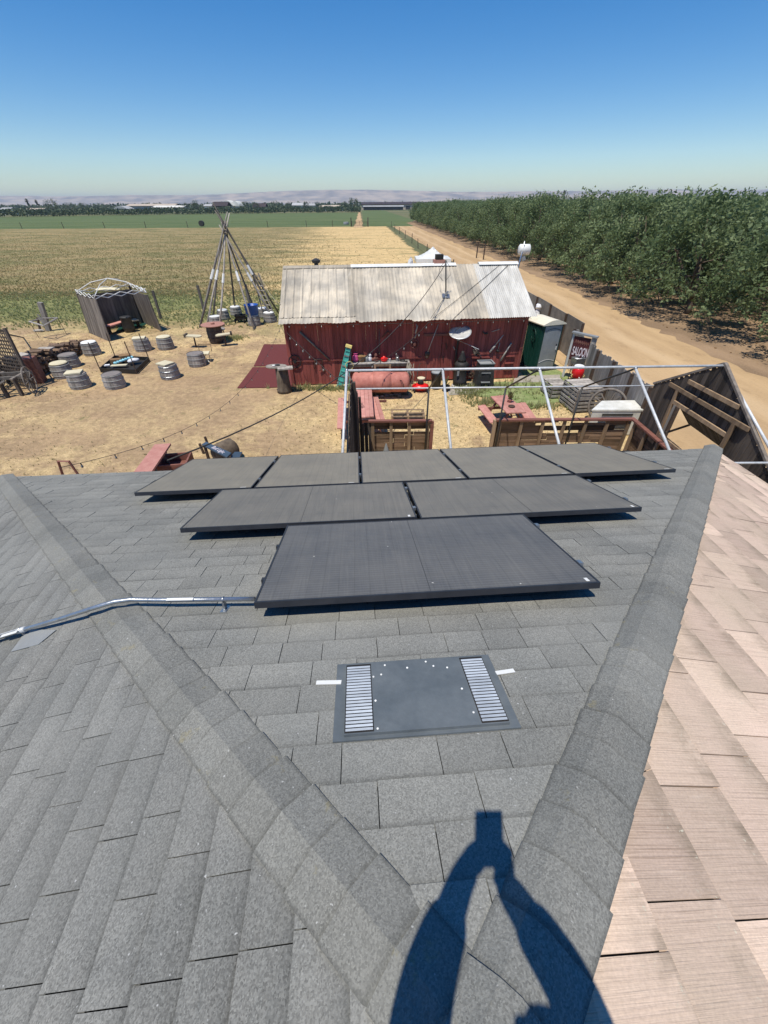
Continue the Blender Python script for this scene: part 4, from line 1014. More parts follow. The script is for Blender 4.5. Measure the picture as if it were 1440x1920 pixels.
# ------------------------------------------------------------------ tools hung on the barn front
def wallp(px, py, off=-.07):
    d = ray(px, py); k = ((BO-CAMP).dot(bv)+off)/d.dot(bv); return CAMP+d*k
def tool(name, label, cat, parts, group='tools and old iron hung on the barn front'):
    t = None
    for (nm, mb, m) in parts:
        if t is None: t = thing(name, label, cat, mb.v[0], group)
        part(nm, mb, m, t, True)
def wtube(pts, r, off=-.07): mb = MB(); mb.tube([wallp(*p, off) for p in pts], r, 6); return mb
tool('wooden_pole', 'long dark wooden pole hung slanting on the left part of the barn front', 'pole', [('shaft', wtube([(562,622),(619,676)], [.05,.028]), MT['poledark'])])
def wshovel(name, label, a, b, c, col):
    s = wtube([a, b], .018); bl = MB(); P = wallp(*b, -.085); Q = wallp(*c, -.085); d = (Q-P); bl.beam(P, P+d*.7, .20, .02, bv); bl.beam(P+d*.7, Q, .12, .02, bv); tool(name, label, 'tool', [('handle', s, MT['polewood']), ('blade', bl, col)])
wshovel('shovel', 'long handled shovel slanting down above the barn doors', (822,608), (802,660), (800,672), MT['rust'])
tool('hoe', 'hoe handle standing straight on the barn wall above the shelf', 'tool', [('shaft', wtube([(711,617),(711,664)], .015), MT['poledark']), ('blade', wtube([(711,660),(712,667)], .04), MT['rust'])])
tool('scythe', 'bent scythe hung on the dark upper barn wall', 'tool', [('blade', wtube([(716,633),(727,621),(732,625)], .02), MT['rust'])])
tool('crowbar', 'curved iron bar hung under the eave right of the dish', 'tool', [('bar', wtube([(905,622),(909,626),(915,625)], .035), MT['rust']), ('rod', wtube([(922,622),(938,617)], .015), MT['polewood'])])
tool('oar', 'pale wooden oar slanting above the dark stove box', 'oar', [('shaft', wtube([(944,628),(928,648)], .02), MT['polewood']), ('blade', wtube([(928,648),(918,661)], [.05,.035]), MT['polewood'])])
tool('axe', 'small axe hung right of the pale oar', 'axe', [('handle', wtube([(937,643),(934,655)], .02), MT['polewood']), ('head', wtube([(931,657),(936,659)], .05), MT['blackiron'])])
tool('pitchfork', 'longest pale pole slanting right of the small axe', 'tool', [('shaft', wtube([(959,643),(938,677)], [.028,.04]), MT['polewood'])])
tool('rake', 'thin pale rod slanting behind the dark stove box', 'tool', [('shaft', wtube([(888,650),(903,671)], .02), MT['polewood'])])
tool('horseshoe_rack', 'row of small iron hooks on the post beside the barn doors', 'hooks', [('hook', wtube([(836,643),(838,650),(836,656)], .02), MT['rust'])])
tool('tongs', 'iron tongs hung left of the dish pole', 'tongs', [('arm', wtube([(850,650),(853,656)], .025), MT['polewood'])])
def wheel(name, label, cat, c, Rr, tube_r, axis_y, mat, spokes=8, group=None, tilt=None, hub=.06, spm=None):
    """upright wheel centred at c; axis_y: unit vector of the axle"""
    c = Vector(c); ax = Vector(axis_y).normalized(); s = ax.cross(Vector((0,0,1))).normalized(); up = s.cross(ax).normalized()
    t = thing(name, label, cat, c-Vector((0,0,Rr)), group)
    mb = MB(); mb.tube([c+s*(Rr*cos(2*pi*k/28))+up*(Rr*sin(2*pi*k/28)) for k in range(28)], tube_r, 6, closed=True); part('rim', mb, mat, t, True)
    mb = MB(); mb.cyl(c-ax*hub*1.3, c+ax*hub*1.3, hub, n=10); part('hub', mb, mat, t)
    for k in range(spokes):
        a = 2*pi*k/spokes; mb = MB(); mb.cyl(c+(s*cos(a)+up*sin(a))*hub*.8, c+(s*cos(a)+up*sin(a))*Rr, tube_r*.5, n=5); part('spoke', mb, spm or mat, t)
    return t
wheel('spoked_wheel', 'small red spoked iron wheel hung on the barn wall above the shelf', 'wheel', wallp(777,645), .17, .018, bv, MT['redrail'], 5, 'tools and old iron hung on the barn front')
wheel('spoked_wheel', 'dark iron wheel hung at the left end of the barn front behind the log table', 'wheel', wallp(553,678), .26, .02, bv, MT['blackiron'], 6, 'tools and old iron hung on the barn front')
tool('garden_tiller', 'hand tool with a strap hung over the saw marks left of the doors', 'tool', [('arm', wtube([(783,610),(779,625)], .035), MT['polewood']), ('claw', wtube([(780,627),(778,634)], .02), MT['polewood'])])
tool('hay_hook', 'thin iron frame hook hung on the lit lower wall left of the ladder', 'hook', [('frame', wtube([(590,692),(590,674),(604,674),(604,690)], .02), MT['rust'])])
tool('iron_spider', 'forked iron piece hung low on the barn wall near the ladder', 'tool', [('fork', wtube([(599,695),(606,690),(611,697)], .02), MT['rust']), ('tine', wtube([(606,690),(603,684)], .015), MT['rust'])])
# ------------------------------------------------------------------ string lights and cables
def cable(name, label, a, b, sag, r=.012, bulbs=0, group=None, skip0=.5, mat=None, bs=1.0):
    a = Vector(a); b = Vector(b); N = 24; pts = []
    for i in range(N+1):
        t = i/N; p = a.lerp(b, t); p.z -= sag*4*t*(1-t); pts.append(p)
    if not bulbs: mb = MB(); mb.tube(pts, r, 5); return ob(name, mb, mat or MT['wire'], smooth=True, label=label, cat='cable', group=group)
    t_ = thing(name, label, 'string lights', a, group); mb = MB(); mb.tube(pts, r, 5); part('wire', mb, mat or MT['wire'], t_)
    for k in range(bulbs):
        t = (k+skip0)/bulbs; p = a.lerp(b, t); p.z -= sag*4*t*(1-t)
        mb = MB(); mb.cyl(p, p-Vector((0,0,.06*bs)), .018*bs, n=6); s_ = part('socket', mb, MT['blackiron'], t_)
        mb = MB(); mb.lathe([(.012*bs,0),(.034*bs,-.05*bs),(.03*bs,-.085*bs),(.008*bs,-.10*bs)], p-Vector((0,0,.055*bs)), 8); part('bulb', mb, MT['bulb'], t_, True)
cable('string_lights', 'row of clear bulbs strung under the front eave of the barn', B(-.05,-.42,2.62), B(10.3,-.42,2.62), .05, .009, 16, bs=.7)
cable('string_lights', 'bulb string sagging from the middle of the barn eave down toward the pipe frame', B(6.0,-.5,2.66), PY(690,685,15.5), .25, .010, 8)
cable('string_lights', 'bulb string running down across the left part of the barn front', B(.15,-.5,2.35), PY(640,718,14.6), .05, .010, 8)
cable('string_lights', 'long thin bulb string crossing above the bare yard toward the roof at left', B(-.05,-.4,2.6), RF(110,896)+Vector((0,.1,.1)), 1.0, .0045, 18, bs=.5)
cable('power_cable', 'dark cable sagging from the barn roof mast toward the house roof at left', q1-Vector((0,0,.12)), RF(300,880)+Vector((0,.25,0)), .95, .013)
cable('guy_wire', 'thin dark wire crossing the right end of the barn roof down to its eave', B(10.3, BD/2, BR_+.05), wallp(845,603,-.6), .0, .011, group='wires over the right end of the barn roof')
cable('guy_wire', 'second thin wire beside it, from the ridge corner down to the barn eave', B(9.9, BD/2, BR_+.05), B(6.1,-.5,2.74), .03, .009, group='wires over the right end of the barn roof')
cable('guy_wire', 'thin wire from the mast plate down over the roof edge', q0+Vector((0,-.05,.05)), B(6.0,-.56,2.75), .0, .009)

# ------------------------------------------------------------------ close yard things in front of the barn
def slab_mat(name, pix, z, mat, label, cat, th=.02):
    ps = [G(*p) for p in pix]; mb = MB(); n = len(ps)
    mb.add([Vector((p.x,p.y,z)) for p in ps]+[Vector((p.x,p.y,z+th)) for p in ps], [tuple(range(n))[::-1], tuple(range(n,2*n))]+[(i,(i+1)%n,n+(i+1)%n,n+i) for i in range(n)]); return ob(name, mb, mat, label=label, cat=cat)
slab_mat('outdoor_mat', [(495,646),(540,646),(549,686),(476,687)], .0, MT['maroon'], 'maroon carpet mat beside the barn, the far one of two', 'mat')
slab_mat('outdoor_mat', [(474,689),(549,688),(556,726),(445,728)], .0, MT['maroon'], 'maroon carpet mat under the log table, the near one of two', 'mat')
slab_mat('turf_rug', [(692,728),(765,726),(766,741),(690,742)], .0, MT['green_dk'], 'dark green turf rug in front of the red tank grill', 'rug')
slab_mat('plywood_sheet', [(838,726),(888,716),(906,728),(884,739),(842,741)], .0, MT['stone'], 'pale flat board on the ground under the black stove', 'board')
slab_mat('concrete_pad', [(966,706),(1050,703),(1050,716),(962,718)], .0, MT['stone'], 'grey pad on the ground before the portable toilet door', 'pad')
lt = thing('log_table', 'thick upright log with split wood slabs on top beside the maroon mat', 'log table', (-4.28,17.2,0))
mb = MB(); mb.lathe([(.33,0),(.30,.1),(.27,.5),(.26,1.02)], (-4.28,17.2,0), 14); part('log', mb, MT['bark'], lt, True)
mb = MB(); c = Vector((-4.35,17.15,1.04)); mb.lathe([(.42,0),(.46,.03),(.44,.07)], c+Vector((-.12,.05,0)), 12, sy=.55); mb.cbox(c+Vector((.28,-.15,.03)), .62, .32, .06, .25); part('top_slab', mb, MT['polewood'], lt)
mb = MB(); mb.blob((-4.42,17.2,1.14), .12,.09,.03, jit=.1); ob('ash_tray', mb, MT['darkmetal'], label='small dark dish lying on the log table', cat='dish')
mb = MB(); mb.blob((-4.56,17.12,1.14), .07,.05,.03); ob('white_stone', mb, MT['white'], label='small white stone lying on the log table', cat='stone')
# folded fibreglass ladder
p0 = G(637,727); p1 = PY(654,649,17.75); lad = thing('step_ladder', 'folded teal fibreglass step ladder with a yellow top leaning on the barn', 'ladder', p0)
d = (p1-p0).normalized(); sd = d.cross(Vector((0,-1,.3))).normalized()
for s, nm in ((-1,'rail'), (1,'rail')): mb = MB(); mb.beam(p0+sd*s*.13, p1+sd*s*.08, .035, .09, (0,-1,.3)); part(nm, mb, MT['teal'], lad)
for k in range(8):
    mb = MB(); q = p0.lerp(p1, .06+k*.12); mb.beam(q-sd*.10, q+sd*.10, .14, .05, d); part('step', mb, MT['teal'] if k % 2 else MT['steel'], lad)
mb = MB(); mb.beam(p0+Vector((0,-.03,.05)), p1+Vector((0,-.03,-.1)), .17, .03, (0,-1,.3)); part('front_panel', mb, MT['teal'], lad)
mb = MB(); mb.beam(p1-sd*.13, p1+sd*.13, .20, .10, d); part('top_cap', mb, MT['yellow'], lad)
mb = MB(); mb.beam(p0+Vector((.30,.1,.02))+sd*.1, p1+sd*.07+Vector((0,.1,-.25)), .03, .06, (0,-1,.3)); part('rear_rail', mb, MT['teal'], lad)
# shelf bench with odds and ends
s0 = G(648,683,.98); s1 = G(769,682,.98); s2 = G(768,672,.98); sh = thing('work_bench', 'long narrow weathered bench along the barn wall holding toys and jars', 'bench', (0,18,0))
fr = Vector((s0.x, s0.y-.05, .98)); to = Vector((s1.x, s0.y+.1, .98)); dd = (to-fr); nn = Vector((-dd.y, dd.x, 0)).normalized()
for k in range(3): mb = MB(); mb.beam(fr+nn*(.12+k*.23), to+nn*(.12+k*.23), .215, .035); part('top_board', mb, MT['fencewood'], sh)
for t in (.0, .5, 1):
    for s in (.06, .66): mb = MB(); q = fr+dd*t+nn*s; mb.beam(Vector((q.x,q.y,0)), q-Vector((0,0,.02)), .07, .07, (0,1,0)); part('leg', mb, MT['darkwood'], sh)
mb = MB(); mb.beam(fr+nn*.02+Vector((0,0,-.08)), to+nn*.02+Vector((0,0,-.08)), .03, .10); part('apron', mb, MT['darkwood'], sh)
mb = MB(); mb.beam(fr+nn*.70+Vector((0,0,.05)), to+nn*.70+Vector((0,0,.05)), .03, .12); part('back_rail', mb, MT['fencewood'], sh)
bt = lambda px, s=.35: Vector((G(px, 678, 1.0).x, fr.y+s+.02, 1.0))
def odd(name, label, cat, px, mb_f, mat, s=.35): mb = MB(); mb_f(mb, bt(px, s)); ob(name, mb, mat, label=label, cat=cat, group='odds and ends on the long bench')
odd('watering_can', 'pink jug on the long bench against the barn', 'jug', 667, lambda m, c: (m.lathe([(.10,0),(.15,.1),(.12,.25),(.07,.3),(.10,.34)], c, 10), m.tube([c+Vector((.1,0,.25)), c+Vector((.2,0,.18)), c+Vector((.12,0,.06))], .015, 5)), MT['pink'])
odd('cardboard_box', 'brown basket between the pink jug and the white toys on the bench', 'basket', 678, lambda m, c: (m.lathe([(.14,0),(.19,.2),(.2,.24)], c, 8), m.blob(c+Vector((0,0,.22)), .15,.12,.06, jit=.2)), MT['brown'])
odd('glass_jar', 'grey jar on the long bench left of the white toy', 'jar', 688, lambda m, c: m.lathe([(.08,0),(.09,.15),(.05,.2),(.06,.22)], c, 10), MT['grey_pl'])
odd('toy_figure', 'small white toy figure on the long bench', 'toy', 694, lambda m, c: (m.blob(c+Vector((0,0,.1)), .09,.07,.11), m.blob(c+Vector((0,0,.25)), .06,.06,.07)), MT['cotton'])
odd('toy_figure', 'dark and pink toy figure right of the white toy on the bench', 'toy', 704, lambda m, c: (m.blob(c+Vector((0,0,.09)), .13,.1,.1, jit=.2), m.blob(c+Vector((.02,0,.25)), .07,.06,.09), m.blob(c+Vector((-.12,0,.08)), .07,.06,.07)), MT['redrail'])
odd('kettle', 'round red kettle in the middle of the long bench', 'kettle', 720, lambda m, c: (m.lathe([(.10,0),(.15,.05),(.14,.14),(.05,.19),(.02,.22)], c, 12), m.cyl(c+Vector((.12,0,.08)), c+Vector((.22,0,.15)), .02)), MT['red_pl'])
odd('cup', 'small white cup right of the red kettle on the bench', 'cup', 730, lambda m, c: m.lathe([(.05,0),(.06,.1)], c, 10), MT['white'])
odd('glass_jar', 'pale jar with a dark lid toward the right end of the bench', 'jar', 745, lambda m, c: m.lathe([(.07,0),(.08,.16),(.06,.18),(.06,.22)], c, 10), MT['steel'])
odd('horseshoe', 'dark iron horseshoe at the right end of the long bench', 'horseshoe', 755, lambda m, c: m.tube([c+Vector((.12*cos(a),.1*sin(a),.02)) for a in (.6,1.4,2.2,3.1,4,4.9,5.7)], .022, 5), MT['blackiron'])
odd('horseshoe', 'small iron shackle beside the horseshoe on the bench', 'shackle', 762, lambda m, c: m.tube([c+Vector((.06*cos(a),.06*sin(a),.02)) for a in (.6,1.4,2.2,3.1,4,4.9,5.7)], .015, 5), MT['blackiron'], .25)
mb = MB(); mb.ring(Vector((-1.42,17.3,1.05)), .17, .012, ax='x', rz=.2); ob('garden_hose', mb, MT['yellow'], label='small yellow hose loop hanging at the left end of the bench', cat='hose')
# wood picture frame
f0 = G(704,741); f1 = G(731,741); ff = thing('empty_mirror_stand', 'tall empty pale wooden frame standing before the red tank', 'frame', f0)
zt = PY(704,685,f0.y-.0).z
for x in (f0.x, f1.x): mb = MB(); mb.beam((x,f0.y,0), (x,f0.y+.12,zt), .075, .04, (0,1,0)); part('upright', mb, MT['stud'], ff)
for z in (.10, zt*.56, zt-.04): mb = MB(); mb.beam((f0.x+.04,f0.y+.12*z/zt,z), (f1.x-.04,f0.y+.12*z/zt,z), .04, .07 if z > .5 else .05); part('crossbar', mb, MT['stud'], ff)
# red tank grill
t0 = G(660,716,.62); t1 = G(768,716,.62); yv = t0.y-.05; tk = thing('barrel_grill', 'big sun-faded red tank grill lying on its side in front of the bench', 'grill', (0,yv,0))
mb = MB(); x0, x1 = t0.x, t1.x; r_ = .40; mb.tube([(x0,yv,.62),(x0+.06,yv,.62),(x0+.14,yv,.62),(x1-.14,yv,.62),(x1-.06,yv,.62),(x1,yv,.62)], [.16,.33,r_,r_,.33,.16], 22); part('tank', mb, MT['pinktank'], tk, True)
mb = MB(); xm = (x0+x1)/2+.1; mb.tube([(xm-.42,yv-.015,.63),(xm+.32,yv-.015,.63)], [r_+.012]*2, 22); part('lid', mb, MT['pinktank'], tk, True, 'pinker lid section in the middle of the tank')
for x in (x0+.35, x1-.35): mb = MB(); mb.beam((x,yv-.22,0), (x,yv-.12,.34), .05, .05, (1,0,0)); part('leg', mb, MT['blackiron'], tk); mb = MB(); mb.beam((x,yv+.25,0), (x,yv+.12,.34), .05, .05, (1,0,0)); part('leg', mb, MT['blackiron'], tk)
mb = MB(); mb.tube([(x1-.42,yv-r_*.75,.80),(x1-.36,yv-r_-.08,.85),(x1-.28,yv-r_-.12,.7),(x1-.24,yv-r_-.02,.5)], .014, 6); part('handle', mb, MT['blackiron'], tk)
mb = MB(); mb.cyl((x0+.3,yv,1.0), (x0+.3,yv,1.08), .03); part('valve', mb, MT['rust'], tk)
c = G(684,722,.42); bk = thing('black_kettle_pot', 'open black iron pot before the left end of the red tank grill', 'pot', (c.x, yv-.62, 0))
mb = MB(); mb.lathe([(.14,.0),(.21,.12),(.22,.32),(.24,.36),(.20,.36),(.18,.14),(.02,.08)], (c.x, yv-.62, 0), 16, cap=False); part('bowl', mb, MT['blackiron'], bk, True)
mb = MB()
Rq = random.Random(2)
for k in range(12): mb.blob((.25+Rq.uniform(-.55,.5), 16.62+Rq.uniform(-.15,.12), .04), Rq.uniform(.06,.12), Rq.uniform(.05,.08), .04, 6, 4, .2)
ob('rubble_pile', mb, MT['stone'], label='row of pale broken stones on the turf rug under the wooden frame', cat='stones', kind='stuff')
# vines of rope over the right end of the bench
mb = MB(); Rq = random.Random(12)
for k in range(14):
    x = Rq.uniform(1.05,1.32); y = Rq.uniform(17.1,17.8); mb.tube([(x,y,1.0+Rq.uniform(0,.1)), (x+Rq.uniform(-.1,.1),y-.15,.7), (x+Rq.uniform(-.15,.1),y-.05,.35), (x+Rq.uniform(-.1,.15),y-.1,.03)], .016, 4)
ob('rope_bundle', mb, MT['rope'], label='tangle of old rope and wire hanging off the right end of the bench', cat='rope')
# lawn mower
c = G(788,732); mo = thing('lawn_mower', 'red push mower parked in front of the barn doors', 'mower', (c.x,c.y,0))
mb = MB(); mb.lathe([(.30,.10),(.33,.14),(.30,.24),(.20,.28)], (c.x,c.y,0), 16, sx=1.15, sy=.9); part('deck', mb, MT['red_pl'], mo, True)
mb = MB(); mb.lathe([(.12,.28),(.14,.34),(.12,.42),(.05,.44)], (c.x,c.y+.02,0), 12); part('engine', mb, MT['blackiron'], mo)
for (a, b) in ((-.28,-.22),(.28,-.22),(-.28,.22),(.28,.22)): mb = MB(); mb.cyl((c.x+a-.03,c.y+b,.09), (c.x+a+.03,c.y+b,.09), .09, n=12); part('wheel', mb, MT['rubber'], mo)
mb = MB(); mb.tube([(c.x-.18,c.y+.15,.2),(c.x-.1,c.y+.65,.62),(c.x+.02,c.y+.95,.85),(c.x+.3,c.y+.95,.85),(c.x+.28,c.y+.62,.6),(c.x+.2,c.y+.15,.2)], .014, 6); part('handle', mb, MT['blackiron'], mo)
c2_ = G(790,708,.5); ps = thing('stool', 'small round pale topped stool behind the red mower', 'stool', (c2_.x, 17.45, 0))
mb = MB(); mb.lathe([(.17,.44),(.17,.47)], (c2_.x,17.45,0), 18); part('seat', mb, MT['cream'], ps)
for a in (0, 2.1, 4.2): mb = MB(); mb.cyl((c2_.x+.04*cos(a),17.45+.04*sin(a),.44), (c2_.x+.15*cos(a),17.45+.15*sin(a),0), .014, n=6); part('leg', mb, MT['blackiron'], ps)
# grey bin, black stove, dark box
c = G(817,728); gb = thing('waste_bin', 'dark grey ribbed bin left of the black stove', 'bin', (c.x,c.y,0)); mb = MB(); mb.lathe([(.19,0),(.24,.62),(.26,.64),(.26,.70)], c, 14); part('body', mb, MT['darkmetal'], gb, True); mb = MB(); mb.lathe([(.27,.70),(.20,.76),(.04,.78)], c, 14); part('lid', mb, MT['grey_pl'], gb, True)
c = G(835,733); fp = thing('potted_cactus', 'green plant in a small black pot beside the black stove', 'potted plant', (c.x,c.y,0)); mb = MB(); mb.lathe([(.12,0),(.17,.22),(.19,.24)], c, 12); part('pot', mb, MT['blackiron'], fp); mb = MB()
Rq = random.Random(9)
for k in range(30): a = Rq.uniform(0,6.28); q = Vector((c.x,c.y,.22)); e = q+Vector((cos(a)*Rq.uniform(.05,.2), sin(a)*.15, Rq.uniform(.15,.42))); mb.beam(q, e, .03, .006)
part('leaves', mb, MT['greenblade'], fp)
c = G(861,724); so_ = thing('wood_stove', 'tall black iron barrel stove with a round base standing on the pale board', 'stove', (c.x,c.y,0))
mb = MB(); mb.lathe([(.30,.08),(.31,.3),(.27,.34),(.27,.85),(.30,.9),(.30,.98),(.22,1.08)], c, 20); part('body', mb, MT['blackiron'], so_, True)
mb = MB(); mb.lathe([(.36,0),(.36,.03),(.32,.08)], c, 20); part('base', mb, MT['silver'], so_, True)
mb = MB(); mb.beam(c+Vector((-.16,-.28,.55)), c+Vector((-.16,-.28,.75)), .09, .02, (0,1,0)); part('plate', mb, MT['grey_pl'], so_)
mb = MB(); mb.lathe([(.19,1.06),(.16,1.2),(.07,1.42),(.06,1.5)], c, 16); part('hood', mb, MT['blackiron'], so_, True)
# satellite dish above the stove
dc = G(863,623,2.15); dt = thing('satellite_dish', 'pale oval dish facing the sky on a pole behind the black stove', 'dish', (dc.x, dc.y+.35, 0))
tl = Matrix.Rotation(radians(24), 3, 'X') @ Matrix.Rotation(radians(-6), 3, 'Y')
mb = MB(); rings = [(.0,-.09),(.18,-.075),(.34,-.035),(.45,.0),(.455,.012),(.34,-.018),(.18,-.055),(.0,-.07)]; n = 28; vs = []
for (rr, zz) in rings:
    for k in range(n): vs.append(dc + tl @ Vector((max(rr,.001)*cos(2*pi*k/n)*1.03, max(rr,.001)*sin(2*pi*k/n)*.98, zz)))
mb.add(vs, [(i*n+k, i*n+(k+1)%n, (i+1)*n+(k+1)%n, (i+1)*n+k) for i in range(len(rings)-1) for k in range(n)]); part('reflector', mb, MT['silver'], dt, True)
mb = MB(); mb.tube([dc+Vector((0,.0,-.1)), dc+Vector((-.02,.18,-.35)), (dc.x-.03,dc.y+.30,1.4), (dc.x-.03,dc.y+.32,0)], .035, 8); part('mast', mb, MT['darkmetal'], dt, True)
mb = MB(); mb.cyl(dc+Vector((-.02,.18,-.35)), dc+Vector((-.06,.1,-.1)), .07, n=8); part('bracket', mb, MT['grey_pl'], dt)
mb = MB(); mb.cyl(dc+Vector((.02,.18,-.38)), PY(898,655,18.0), .012, n=5); part('brace', mb, MT['steel'], dt)
mb = MB(); mb.cyl(dc+Vector((-.22,.05,.02)), dc+Vector((-.05,-.1,.24)), .012, n=5); part('feed_arm', mb, MT['rust'], dt)
c = G(907,727); db = thing('stove_box', 'charcoal coloured fire box with an open pale rimmed top beside the barn wall', 'fire box', (c.x, c.y+.2, 0)); cc = Vector((c.x, c.y+.25, 0))
def shell(mb, c, w0, d0, w1, d1, z0, z1, rz, th=.04):
    P = lambda w, d, z: [Vector((c.x + a*w/2*cos(rz)-b*d/2*sin(rz), c.y + a*w/2*sin(rz)+b*d/2*cos(rz), z)) for (a, b) in ((-1,-1),(1,-1),(1,1),(-1,1))]
    vs = P(w0,d0,z0)+P(w1,d1,z1)+P(w1-2*th,d1-2*th,z1)+P(w1-2*th,d1-2*th,z1-.25)
    mb.add(vs, [(0,3,2,1)]+[(i,(i+1)%4,4+(i+1)%4,4+i) for i in range(4)]+[(4+i,4+(i+1)%4,8+(i+1)%4,8+i) for i in range(4)]+[(8+i,8+(i+1)%4,12+(i+1)%4,12+i) for i in range(4)]+[(12,13,14,15)])
mb = MB(); shell(mb, cc, .82, .6, .60, .50, 0, 1.0, BA); part('body', mb, MT['darkmetal'], db)
mb = MB(); shell(mb, cc, .64, .54, .66, .56, 1.0, 1.05, BA, .05); part('rim', mb, MT['grey_pl'], db)
mb = MB(); mb.beam(cc+Vector((-.18,-.36,.28)), cc+Vector((.2,-.34,.28)), .12, .03); part('ledge', mb, MT['grey_pl'], db)
mb = MB(); mb.beam(cc+Vector((-.2,-.31,.66)), cc+Vector((.2,-.30,.66)), .03, .03); part('lip', mb, MT['grey_pl'], db)
mb = MB(); mb.beam(cc+Vector((0,-.315,.30)), cc+Vector((0,-.285,.60)), .32, .02, (0,1,0)); part('fire_opening', mb, MT['rubber'], db)
for k, (px, py) in enumerate(((892,662),(884,702))):
    p = wallp(px, py, -.25); mb = MB(); Rq = random.Random(k)
    for j in range(9): mb.tube([p+Vector((Rq.uniform(-.2,.2),Rq.uniform(-.05,.05),Rq.uniform(-.15,.15))), p+Vector((Rq.uniform(-.2,.2),Rq.uniform(-.05,.05),Rq.uniform(-.15,.15)))], .035, 5)
    ob('antler_heap' if k else 'saddle_bag', mb, MT['rust'] if k else MT['darkwood'], label='bundle of brown sticks between the black stove and the fire box' if k else 'dark leather bundle hung on the barn between the stove and fire box', cat='sticks' if k else 'leather bundle')
# ------------------------------------------------------------------ portable toilet
c0 = G(1003,697); c1_ = G(1036,697); pd = Vector((cos(radians(19)), sin(radians(19)), 0)); pn = Vector((-pd.y,pd.x,0))
pt = thing('portable_toilet', 'dark green portable toilet with a grey door and a domed cream roof', 'portable toilet', c0)
o0 = c0-pd*.06
def T_(a, b, z): return o0+pd*a+pn*b+Vector((0,0,z))
mb = MB(); D = 1.15
def pbox(mb, a0,a1,b0,b1,z0,z1,m=None):
    vs = [T_(a0,b0,z0),T_(a1,b0,z0),T_(a1,b1,z0),T_(a0,b1,z0),T_(a0,b0,z1),T_(a1,b0,z1),T_(a1,b1,z1),T_(a0,b1,z1)]
    mb.add(vs, [(0,3,2,1),(4,5,6,7),(0,1,5,4),(1,2,6,5),(2,3,7,6),(3,0,4,7)], None, m)
W = 1.12
pbox(mb, 0, .05, 0.02, D, .1, 2.12); pbox(mb, W-.05, W, 0.02, D, .1, 2.12); pbox(mb, .05, W-.05, D-.05, D, .1, 2.12); pbox(mb, .05, W-.05, .02, .06, 2.02, 2.12)
for k in range(7): pbox(mb, -.025, 0, .12+k*.14, .18+k*.14, .15, 2.0)
part('wall', mb, MT['green_dk'], pt)
mb = MB(); pbox(mb, .12, W-.10, -.02, .02, .12, 2.02); dr = part('door', mb, MT['grey_pl'], pt)
mb = MB(); pbox(mb, .05, .12, -.005, .03, .1, 2.06); pbox(mb, W-.10, W-.05, -.005, .03, .1, 2.06); part('door_jamb', mb, MT['green_dk'], pt)
mb = MB(); pbox(mb, W-.20, W-.16, -.05, -.02, .95, 1.1); ob('handle', mb, MT['white'], dr)
mb = MB(); pbox(mb, W-.22, W-.17, -.03, -.02, 1.12, 1.2); ob('latch', mb, MT['blackiron'], dr)
for (zz, sgn) in ((.42, 1), (1.80, 1)):
    mb = MB(); mb.tube([T_(.14+(W-.26)*k/8, -.024, zz+sgn*.10*sin(pi*k/8)) for k in range(9)], .010, 4); ob('moulding', mb, MT['silver'] if zz < 1 else MT['darkmetal'], dr)
mb = MB(); n = 10; vs = []
for j in range(2):
    b = -.07 if j == 0 else D+.06
    for k in range(n+1): vs.append(T_(-.06+(W+.12)*k/n, b, 2.10+.17*sin(pi*k/n)))
for j in range(2):
    b = -.07 if j == 0 else D+.06
    for k in range(n+1): vs.append(T_(-.06+(W+.12)*k/n, b, 2.06))
N1 = n+1
mb.add(vs, [(k,k+1,N1+k+1,N1+k) for k in range(n)]+[(k+1,k,2*N1+k,2*N1+k+1) for k in range(n)]+[(N1+k,N1+k+1,3*N1+k+1,3*N1+k) for k in range(n)]+[(2*N1+k,3*N1+k,3*N1+k+1,2*N1+k+1) for k in range(n)]+[(0,N1,3*N1,2*N1),(n,2*N1+n,3*N1+n,N1+n)]); part('roof', mb, MT['translucent'], pt)
mb = MB(); pbox(mb, -.08, W+.08, -.10, D+.05, .0, .1); part('base', mb, MT['darkmetal'], pt)
mb = MB(); mb.ring(T_(-.05,.55,1.62), .22, .012, ax='x', rz=pi/2+BA); mb.ring(T_(-.06,.5,1.55), .26, .012, ax='x', rz=pi/2+BA); part('hose_coil', mb, MT['green_dk'], pt)
# ------------------------------------------------------------------ roadside plywood and picket fence
def fence(name, pts, z, mat, label, bw, cat='fence', jag=.0, posts=True, par=None):
    t = thing(name, label, cat, (pts[0][0], pts[0][1], 0)); R = random.Random(int(abs(pts[0][1])*10)); mb = MB()
    for i in range(len(pts)-1):
        a = Vector((*pts[i],0)); b = Vector((*pts[i+1],0)); L = (b-a).length; n = max(1, int(round(L/bw))); nn = (b-a).normalized().cross(Vector((0,0,1)))
        for k in range(n):
            c = a.lerp(b, (k+.5)/n); mb.beam(c+nn*R.uniform(-.006,.006), c+Vector((0,0,z+R.uniform(-jag,jag))), L/n-.008, .022, nn)
    part('boards', mb, mat, t)
    if posts:
        for i in range(len(pts)):
            a = Vector((*pts[i],0)); mb = MB(); mb.beam(a+Vector((-.07,0,0)), a+Vector((-.07,0,z+.02)), .09, .09, (0,1,0)); part('post', mb, MT['rust'], t)
    return t
fence('plywood_fence', [(9.5,34),(9.58,30.3),(9.66,27.9),(9.70,25.5),(9.72,23.1),(9.72,20.9)], 1.82, MT['ply'], 'grey plywood sheet fence along the road behind the barn and toilet', 2.4, jag=.03)
fence('plank_fence', [(9.25,20.6),(9.05,18.9),(8.85,17.0),(8.85,15.6),(8.84,14.2),(8.8,12.9),(8.75,11.3)], 1.66, MT['fencewood'], 'silver grey picket fence with a jagged top along the dirt road', .14, jag=.05)
